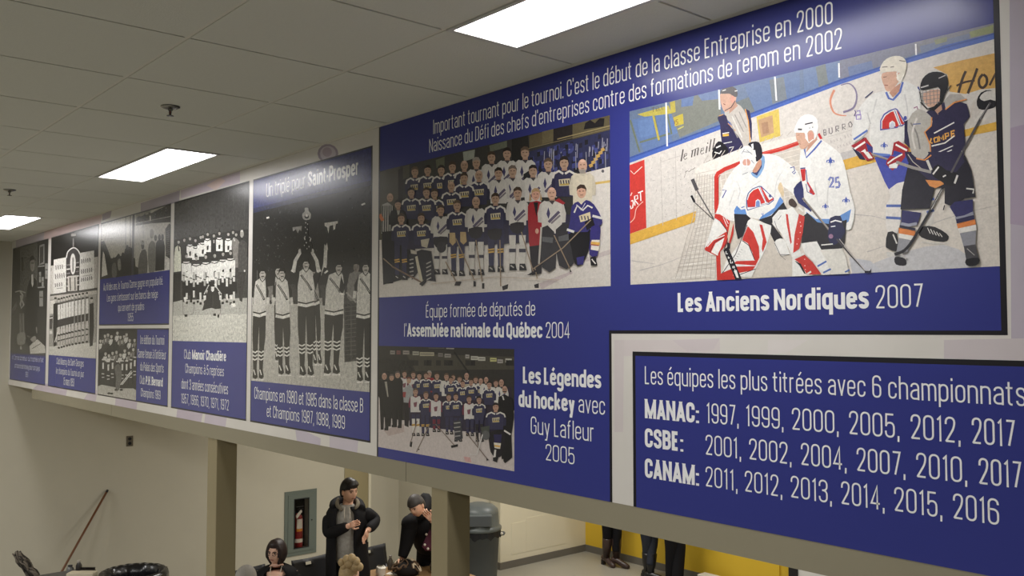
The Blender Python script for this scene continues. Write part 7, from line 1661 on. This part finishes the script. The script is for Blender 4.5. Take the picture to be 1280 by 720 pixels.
def trousers(m, hip, S_, F, knees, ankles, t, r=(.10, .078, .058), hw=.165):
    b = MB(); loft(b, [(hip + UPV * .12, S_ * hw, F * .125), (hip + UPV * .04, S_ * (hw + .02), F * .14), (hip - UPV * .05, S_ * (hw + .015), F * .135), (hip - UPV * .11, S_ * hw * .7, F * .09)], n=24)
    for s, k, a in zip((-1, 1), knees, ankles):
        h0 = hip + S_ * s * .085 - UPV * .03; q = smooth3([h0, h0 + (k - h0) * .5, k, k + (a - k) * .5, a], 4); n = len(q)
        rs = [r[0] + (r[1] - r[0]) * i / (n // 2) if i <= n // 2 else r[1] + (r[2] - r[1]) * (i - n // 2) / (n - 1 - n // 2) for i in range(n)]
        b.tube(q, rs, 16)
    return part(b, 'trousers', m, t, True)
def short_hair(line=.30, back=-.55):
    def f(v):
        x, y, z = v
        lim = line if y > .35 else (line + (back - line) * min(1, (.35 - y) / .7))
        if abs(x) > .8 and y > -.25 and z < .12: return 0
        return .012 + .006 * max(0, z) if z > lim else 0
    return f

# --- man in the black parka, standing
D1 = 9.62
def man_parka():
    g = P(433, 700, D1); t = person('standing man with black hair in an open black parka over a grey printed hoodie', (g.x, g.y, 0))
    body = MB()
    hc = P(436.5, 614.5, D1); face = math.atan2(TOC.y, TOC.x) + math.radians(44)
    def hf(v):
        x, y, z = v
        if y > .45: return .030 + .012 * z if z > .42 - .1 * x else 0
        if abs(x) > .78 and y > -.1: return .012 if z > .22 else 0
        return (.020 + .010 * max(0, z)) if z > -.45 + .8 * max(0, y + .1) else 0
    make_head(t, hc, basis(face, -.05), .232, M_SKIN, body, M_HAIRB, hf)
    nk = P(434, 634, D1 + .02)
    body.tube([P(436, 622, D1 + .03), nk, P(433, 640, D1 + .03)], [.05, .055, .07], 14)
    sR, eR, wR = P(414, 642, D1), P(410, 668, D1 - .08), P(437, 657, D1 - .27)
    sL, eL, wL = P(452.5, 640, D1), P(471, 651, D1 + .05), P(459.5, 663.5, D1 - .19)
    for a in ((sR, eR, wR), (sL, eL, wL)): body.tube([P(433, 642, D1 + .02), a[0], a[1], a[2]], [.05, .045, .04, .027], 12)
    hip = P(434, 712, D1 + .02)
    for s in (-1, 1): body.tube([hip + RT * s * .09, Vector((hip.x, hip.y, .5)) + RT * s * .11 + TOC * .02, Vector((hip.x, hip.y, .09)) + RT * s * .12], [.085, .055, .04], 12)
    body.tube([P(433, 640, D1 + .03), P(433, 665, D1 + .02), P(434, 712, D1 + .02)], [.11, .12, .12], 14)
    hand(body, wR, P(447, 653, D1 - .30) - wR, TOC * -.9 - UPV * .3, .84, 1.0, -1)
    hand(body, wL, P(456, 673, D1 - .24) - wL, -RT * .8 - TOC * .4, .84, .55, 1)
    part(body, 'body', M_SKIN, t, True)
    # trousers and shoes
    V0 = lambda z, s, f=0: Vector((hip.x, hip.y, z)) + RT * s * .12 + TOC * f
    trousers(M_TRS, Vector((hip.x, hip.y, .90)), RT, TOC, [V0(.48, -1, .03), V0(.48, 1, .03)], [V0(.07, -1), V0(.07, 1)], t)
    for s in (-1, 1):
        f0 = Vector((hip.x, hip.y, 0)) + RT * s * .13
        part(MB().tube([f0 - TOC * .07 + UPV * .045, f0 + UPV * .05, f0 + TOC * .12 + UPV * .04, f0 + TOC * .19 + UPV * .03], [.04, .045, .042, .028], 12), 'shoe', M_BBOOT, t, True)
    # hoodie: full ring under the open parka
    def rg(px, py, w, dp, dd=0): return (P(px, py, D1 + dd), RT * w, TOC * dp)
    b = MB(); loft(b, [rg(434, 630.5, .075, .075), rg(434, 634, .10, .09), rg(434, 639, .15, .11), rg(434, 648, .17, .13), rg(435, 662, .165, .135), rg(436, 680, .165, .135), rg(436, 694, .17, .14), rg(436, 700, .155, .13)], wob=.012)
    part(b, 'hoodie', M_HOOD, t, True)
    for s in (-1, 1): part(MB().tube(smooth3([P(434 + s * 3, 634, D1 - .10), P(434 + s * 3.6, 641, D1 - .145), P(434 + s * 3.2, 649, D1 - .15)]), .004, 6), 'drawstring', M_LBL, t, True)
    # parka shell, open in front (front is +fy: angle 90 deg)
    b = MB(); a0, a1 = math.radians(90 + 20), math.radians(360 + 90 - 24)
    R_ = [rg(433, 631, .125, .12, .02), rg(433, 635, .185, .14, .01), rg(433.5, 640, .215, .15), rg(433.5, 650, .225, .165), rg(433.5, 664, .215, .175), rg(433.5, 680, .215, .18), rg(434, 695, .225, .185), rg(435, 712, .235, .19), rg(435, 722, .235, .19)]
    loft(b, R_, a0, a1, 30, False, .012)
    o = part(b, 'parka', M_JKT, t, True); sd = o.modifiers.new('thick', 'SOLIDIFY'); sd.thickness = .022; sd.offset = -1
    for nm, q in (('a', (sR, eR, wR)), ('b', (sL, eL, wL))):
        mid = (q[0] + q[1]) / 2
        skin('sleeve', M_JKT, {'s': (q[0], .095), 'm': (mid, .086), 'e': (q[1], .075), 'f': ((q[1] + q[2]) / 2, .064), 'w': (q[1] + (q[2] - q[1]) * .95, .05)}, [('s', 'm'), ('m', 'e'), ('e', 'f'), ('f', 'w')], t)
    # hood lying on the shoulders with its fur edge
    b = MB().tube(smooth3([P(419, 637, D1 - .05), P(418, 630, D1 + .06), P(427, 625, D1 + .15), P(440, 625, D1 + .15), P(449, 630, D1 + .05), P(451, 637, D1 - .05)]), .052, 12)
    part(b, 'hood', M_JKT, t, True)
    for a in ([P(427, 638, D1 - .12), P(421.5, 631, D1 - .06), P(423, 623, D1 + .04)], [P(444, 636, D1 - .12), P(447.5, 630, D1 - .05), P(446, 624, D1 + .06)]):
        part(MB().tube(smooth3(a), [.012, .017, .021, .023, .021, .018, .012], 10), 'fur_trim', M_FUR, t, True)
man_parka()
# --- woman with glasses, seated
def woman():
    d = 9.3; g = P(345, 700, d); t = person('seated woman with dark bobbed hair, glasses and a black cardigan', (g.x, g.y, 0)); body = MB()
    hc = P(345.6, 691.3, d); face = math.atan2(TOC.y, TOC.x) - math.radians(18)
    def hf(v):
        x, y, z = v
        if y > .35: return .026 + .012 * z if z > (.5 if abs(x) < .55 else .28) else (.03 if abs(x) > .8 and z > -.75 else 0)
        if y > -.1: return .028 if z > -.85 else 0
        return .032 if z > -.95 else 0
    make_head(t, hc, basis(face, .06), .23, M_SKIN2, body, M_HAIRD, hf, brow=M_HAIRD, glasses=True)
    body.tube([P(346, 699, d + .03), P(346, 704, d + .02), P(346, 709, d)], [.05, .055, .085], 14)
    ch = P(347, 710, d)
    def at(dx, dz, f=0): return ch + RT * dx + UPV * dz + TOC * f
    body.tube([at(0, -.02), at(0, -.3, .0), at(0, -.5, -.02)], [.12, .14, .15], 14)
    for s in (-1, 1):
        e = at(s * .26, -.32, .05); w_ = at(s * .12, -.42, .27)
        body.tube([at(s * .16, -.04), e, w_], [.05, .042, .026], 12); hand(body, w_, TOC * .8 - RT * s * .5, -UPV, .92, .5, -s)
        body.tube([at(s * .09, -.52, -.02), at(s * .12, -.56, .36), at(s * .12, -ch.z + .09, .40)], [.09, .06, .04], 12)
    part(body, 'body', M_SKIN2, t, True)
    z0 = ch.z
    b = MB(); rg = lambda dx, dz, w_, dp, f=0: (at(dx, dz, f), RT * w_, TOC * dp)
    loft(b, [rg(0, .035, .075, .075, -.02), rg(0, .01, .15, .10, -.01), rg(0, -.03, .215, .12), rg(0, -.10, .225, .145), rg(0, -.25, .21, .16), rg(0, -.42, .225, .17), rg(0, -.55, .235, .18)], math.radians(90 + 26), math.radians(450 - 26), 30, False)
    o = part(b, 'cardigan', M_JKT, t, True); sd = o.modifiers.new('thick', 'SOLIDIFY'); sd.thickness = .014; sd.offset = -1
    b = MB(); loft(b, [rg(0, -.035, .13, .085), rg(0, -.08, .17, .115), rg(0, -.2, .18, .14), rg(0, -.42, .19, .15)]); part(b, 'top', mat('dark_print_top', rgb(52, 50, 62), .8, .1, .5, 40), t, True)
    part(MB().tube(smooth3([at(-.055, .03, .05), at(-.045, -.05, .115), at(0, -.12, .14), at(.045, -.05, .115), at(.055, .03, .05)]), .004, 6), 'necklace', M_LBL, t, True)
    for s in (-1, 1): skin('sleeve', M_JKT, {'s': (at(s * .17, -.05), .075), 'e': (at(s * .26, -.32, .05), .065), 'w': (at(s * .135, -.415, .25), .045)}, [('s', 'e'), ('e', 'w')], t)
    trousers(M_TRS, at(0, -.53, -.03), RT, TOC, [at(s * .12, -.55, .38) for s in (-1, 1)], [at(s * .12, -z0 + .09, .41) for s in (-1, 1)], t)
    for s in (-1, 1): part(MB().tube([at(s * .12, -z0 + .045, .36), at(s * .12, -z0 + .05, .44), at(s * .12, -z0 + .035, .58)], [.038, .042, .03], 12), 'shoe', M_BBOOT, t, True)
woman()
# --- man leaning over the table, dark hoodie
def man_leaning():
    d = 9.9; g = P(528, 700, d + .15); t = person('man with short greying hair leaning over the table in a black hooded jacket', (g.x, g.y, 0)); body = MB()
    hc = P(521, 632.5, d - .12); face = math.atan2(TOC.y, TOC.x) - math.radians(28)
    make_head(t, hc, basis(face, -.42, .22), .232, M_SKIN, body, M_HAIRS, short_hair(.36, -.5), brow=M_HAIRS)
    bd = MB()
    nk = P(529, 640, d + .05); sh = P(530, 652, d + .08)
    body.tube([P(525, 638, d), nk, sh], [.055, .06, .09], 14)
    sA, eA, wA = P(513, 655, d + .02), P(508, 679, d), P(502.5, 698, d - .03)
    sB, eB, wB = P(548, 652, d + .10), P(549, 668, d - .12), P(540, 650, d - .22)
    for q in ((sA, eA, wA), (sB, eB, wB)): body.tube([sh, q[0], q[1], q[2]], [.06, .05, .042, .028], 12)
    hip = P(541, 702, d + .32); hip.z = .95
    body.tube([sh, (sh + hip) / 2, hip], [.06, .07, .08], 14)
    for s in (-1, 1): body.tube([hip + RT * s * .09, Vector((hip.x, hip.y, .5)) + RT * s * .11, Vector((hip.x, hip.y, .09)) + RT * s * .12], [.09, .06, .04], 12)
    hand(body, wA, P(500, 706.5, d - .08) - wA, TOC * .5 - UPV * .5, .98, .35, 1); hand(body, wB, UPV * .7 - RT * .6, TOC, .98, 1.1, 1)
    part(body, 'body', M_SKIN, t, True)
    top_ = P(528, 643, d + .03); ax_ = (hip - top_).normalized(); dp = ax_.cross(RT).normalized()
    rg = lambda f, w_, q_: (top_ + (hip - top_) * f, RT * w_, dp * q_)
    garment('jacket', M_JKT, [rg(0, .07, .06), rg(.07, .15, .10), rg(.16, .21, .13), rg(.34, .22, .155), rg(.62, .20, .16), rg(.9, .20, .16), rg(1.05, .19, .15)],
        [([sA, (sA + eA) / 2, eA, eA + (wA - eA) * .9], [.10, .085, .075, .05]), ([sB, (sB + eB) / 2, eB, eB + (wB - eB) * .9], [.10, .085, .075, .05])], t)
    part(MB().tube(smooth3([P(522, 645, d - .10), P(531, 640, d - .06), P(535, 628, d + .04), P(531, 622, d + .12), P(526, 634, d + .16)]), [.04] + [.055] * 10 + [.05] * 2, 12), 'hood', M_JKT, t, True)
    V0 = lambda z, s, f=0: Vector((hip.x, hip.y, z)) + RT * s * .12 + TOC * f
    trousers(M_TRS, Vector((hip.x, hip.y, .90)), RT, TOC, [V0(.48, -1, .03), V0(.48, 1, .03)], [V0(.07, -1), V0(.07, 1)], t)
    for s in (-1, 1):
        f0 = Vector((hip.x, hip.y, 0)) + RT * s * .13; part(MB().tube([f0 - TOC * .07 + UPV * .045, f0 + UPV * .05, f0 + TOC * .12 + UPV * .04, f0 + TOC * .19 + UPV * .03], [.04, .045, .042, .028], 12), 'shoe', M_BBOOT, t, True)
    b = MB(); loft(b, [(P(541.5, 661, d - .1), RT * .035, TOC * .03), (P(539, 672, d - .1), RT * .06, TOC * .03), (P(536, 683, d - .09), RT * .075, TOC * .03), (P(537, 688, d - .08), RT * .05, TOC * .025)], n=16)
    sc = part(b, 'scarf_end', mat('plum_check_cloth', rgb(110, 66, 84), .85, .1, .4, 50), t, True)
    for px, py in ((533, 668), (531, 681), (535, 686)): part(MB().ball(P(px, py, d - .16), .014, 8, 6), 'scarf_tassel', M_LBL, t, True)
man_leaning()
# --- seated people seen only from the crown down at the frame's lower edge
def seated_back(px, py, d, h, label, mhair, hf, mtop, bun=None, look=0.0):
    top = P(px, py, d); hc = top - UPV * h * .53; g = hc; t = person(label, (g.x, g.y, 0)); body = MB()
    face = math.atan2(TOC.y, TOC.x) + look
    make_head(t, hc, basis(face, -.1), h, M_SKIN2, body, mhair, hf)
    F = Vector((math.cos(face), math.sin(face), 0)); S_ = F.cross(UPV)
    a = lambda x, z, f=0: Vector((hc.x, hc.y, 0)) + S_ * x + F * (f - .03) + UPV * z
    hz = hc.z
    body.tube([a(0, hz - .08), a(0, hz - .17), a(0, hz - .22)], [.05, .055, .08], 14); body.tube([a(0, hz - .22), a(0, .75), a(0, .58)], [.07, .08, .09], 14)
    for s in (-1, 1):
        e, w_ = a(s * .25, .80, .08), a(s * .13, .76, .30)
        body.tube([a(s * .17, hz - .24), e, w_], [.05, .042, .027], 12); hand(body, w_, F * .8 - S_ * s * .4, -UPV, .92, .5, s)
        body.tube([a(s * .09, .54), a(s * .12, .52, .40), a(s * .12, .09, .43)], [.09, .06, .04], 12)
    part(body, 'body', M_SKIN2, t, True)
    rg = lambda z, w_, q_, f=0: (a(0, z, f), S_ * w_, F * q_)
    garment('top', mtop, [rg(hz - .155, .075, .075), rg(hz - .18, .13, .095), rg(hz - .225, .20, .115), rg(hz - .32, .205, .135), rg(.80, .19, .14), rg(.62, .20, .155), rg(.53, .20, .15)],
        [([a(s * .175, hz - .25), a(s * .225, (hz + .55) / 2, .03), a(s * .25, .80, .08), a(s * .145, .765, .27)], [.075, .068, .062, .045]) for s in (-1, 1)], t)
    trousers(M_TRS, a(0, .56), S_, F, [a(s * .12, .52, .40) for s in (-1, 1)], [a(s * .12, .08, .44) for s in (-1, 1)], t)
    for s in (-1, 1): part(MB().tube([a(s * .12, .045, .39), a(s * .12, .05, .47), a(s * .12, .035, .60)], [.038, .042, .03], 12), 'shoe', M_BBOOT, t, True)
    if bun: bun(t, hc)
seated_back(307, 708, 7.95, .23, 'grey-haired person at the bottom edge beside the dark post', M_HAIRG, short_hair(.25, -.7), mat('grey_knit', rgb(90, 88, 86), .85, .1), look=math.radians(150))
def curls(t, hc):
    b = MB()
    for px, py, r in ((427, 703, .036), (433.5, 699.5, .042), (439.5, 698.5, .046), (445, 702, .042), (449.5, 708.5, .038), (436, 704, .05), (443, 708, .045), (430, 708, .036)):
        q = P(px, py, 8.3); b.ball(q, r, 14, 10, (1, .9, 1.05))
    part(b, 'pinned_curls', M_HAIRY, t, True)
seated_back(437, 701, 8.36, .23, 'blond person with pinned-up curly hair in a pink top at the bottom edge', M_HAIRY, short_hair(.3, -.8), mat('dusty_pink_knit', rgb(150, 104, 100), .85, .1), curls, look=math.radians(140))
# --- three people by the yellow wall, seen below the bulkhead from the knees down
def walker(label, feet, face, mtop, mleg, boot, boot_h, heel=False, stride=0.0, mhair=M_HAIRD):
    c = sum(feet, Vector()) / 2; t = person(label, (c.x, c.y, 0)); body = MB(); h = 1.66
    F = Vector((math.cos(face), math.sin(face), 0)); S_ = F.cross(UPV)
    a = lambda x, z, f=0: Vector((c.x, c.y, 0)) + S_ * x + F * f + UPV * z
    make_head(t, a(0, h - .12, .02), basis(face, -.05), .225, M_SKIN2, body, mhair, short_hair(.3, -.85))
    body.tube([a(0, h - .2), a(0, h - .28), a(0, h - .34)], [.05, .05, .08], 12); body.tube([a(0, h - .34), a(0, 1.1), a(0, .9)], [.06, .07, .08], 12)
    for s in (-1, 1):
        e, w_ = a(s * .19, 1.06, -.02), a(s * .18, .86, .10); body.tube([a(s * .16, h - .36), e, w_], [.048, .04, .026], 12); hand(body, w_, F * .3 - UPV, -S_ * s, .9, .45, s)
    for s, q in zip((-1, 1), feet):
        body.tube([a(s * .085, .88), a(s * .085, .80) * .5 + (q + UPV * .16) * .5 + F * .02, q + UPV * .08], [.07, .045, .034], 12)
    part(body, 'body', M_SKIN2, t, True)
    rg = lambda z, w_, q_: (a(0, z), S_ * w_, F * q_)
    garment('jacket', mtop, [rg(h - .235, .065, .065), rg(h - .265, .12, .085), rg(h - .31, .175, .10), rg(h - .42, .175, .12), rg(1.08, .16, .12), rg(.92, .17, .14), rg(.80, .175, .145)],
        [([a(s * .155, h - .33), a(s * .18, 1.2), a(s * .19, 1.06, -.02), a(s * .18, .89, .08)], [.065, .058, .052, .042]) for s in (-1, 1)], t)
    kn = [a(s * .085, .80) * .5 + (q + UPV * .16) * .5 + F * .02 for s, q in zip((-1, 1), feet)]; an = [q + UPV * (.07 if not boot_h else boot_h * .55) for q in feet]
    trousers(mleg, a(0, .86), S_, F, kn, an, t, (.10, .076 if boot_h else .09, .05 if boot_h else .075), .15)
    for s, q in zip((-1, 1), feet):
        ft = (F + S_ * s * .25).normalized() if heel else (F + S_ * s * .15).normalized(); hz = .05 if heel else .0
        b = MB()
        if boot_h: kk = a(s * .085, .80) * .5 + (q + UPV * .16) * .5 + F * .02; up2 = lambda z: q + (kk - q) * (z / kk.z); b.tube([up2(boot_h), up2(boot_h * .98), up2(boot_h * .75), up2(boot_h * .45), up2(.14 + hz), up2(.07 + hz)], [.070, .072, .068, .058, .048, .05], 16)
        f0 = Vector((q.x, q.y, 0))
        b.tube(smooth3([f0 - ft * .065 + UPV * (.05 + hz), f0 + UPV * (.06 + hz * .8), f0 + ft * .09 + UPV * (.045 + hz * .3), f0 + ft * .165 + UPV * .03, f0 + ft * .20 + UPV * .024]), [.04] + [.045] * 4 + [.043] * 4 + [.038, .034, .03, .02], 14)
        bt = part(b, 'boot' if boot_h else 'shoe', boot, t, True)
        if heel: keep(MB().box(-.024, .024, -.026, .026, 0, .07).xform(Matrix.Translation(f0 - ft * .06)).build('heel', M_BBOOT, None), t)
        else: keep(MB().tube([f0 - ft * .085 + UPV * .012, f0 + ft * .19 + UPV * .012], [.04, .042], 10).xform(Matrix.Identity(4)).build('sole', M_BBOOT, None), t)
    return t
def fl(px, py): return on_z(px, py, 0)
q1, q2 = fl(757.5, 706.5), fl(770.5, 709)
walker('person in brown heeled knee boots and black breeches by the yellow wall', (q2, q1), math.radians(4), M_JKT, M_TRS, M_BOOT, .40, heel=True)
q1, q2 = fl(809, 721), fl(813, 724)
walker('person in dark jeans and tall black boots, middle of the three at the yellow wall', (q2, q1), math.radians(6), M_JKT, M_JEAN, M_BBOOT, .34)
q1, q2 = fl(839, 728), fl(847, 731)
walker('person in wide plain black trousers, rightmost of the three at the yellow wall', (q2, q1), math.radians(2), M_JKT, M_TRS, M_BBOOT, 0)
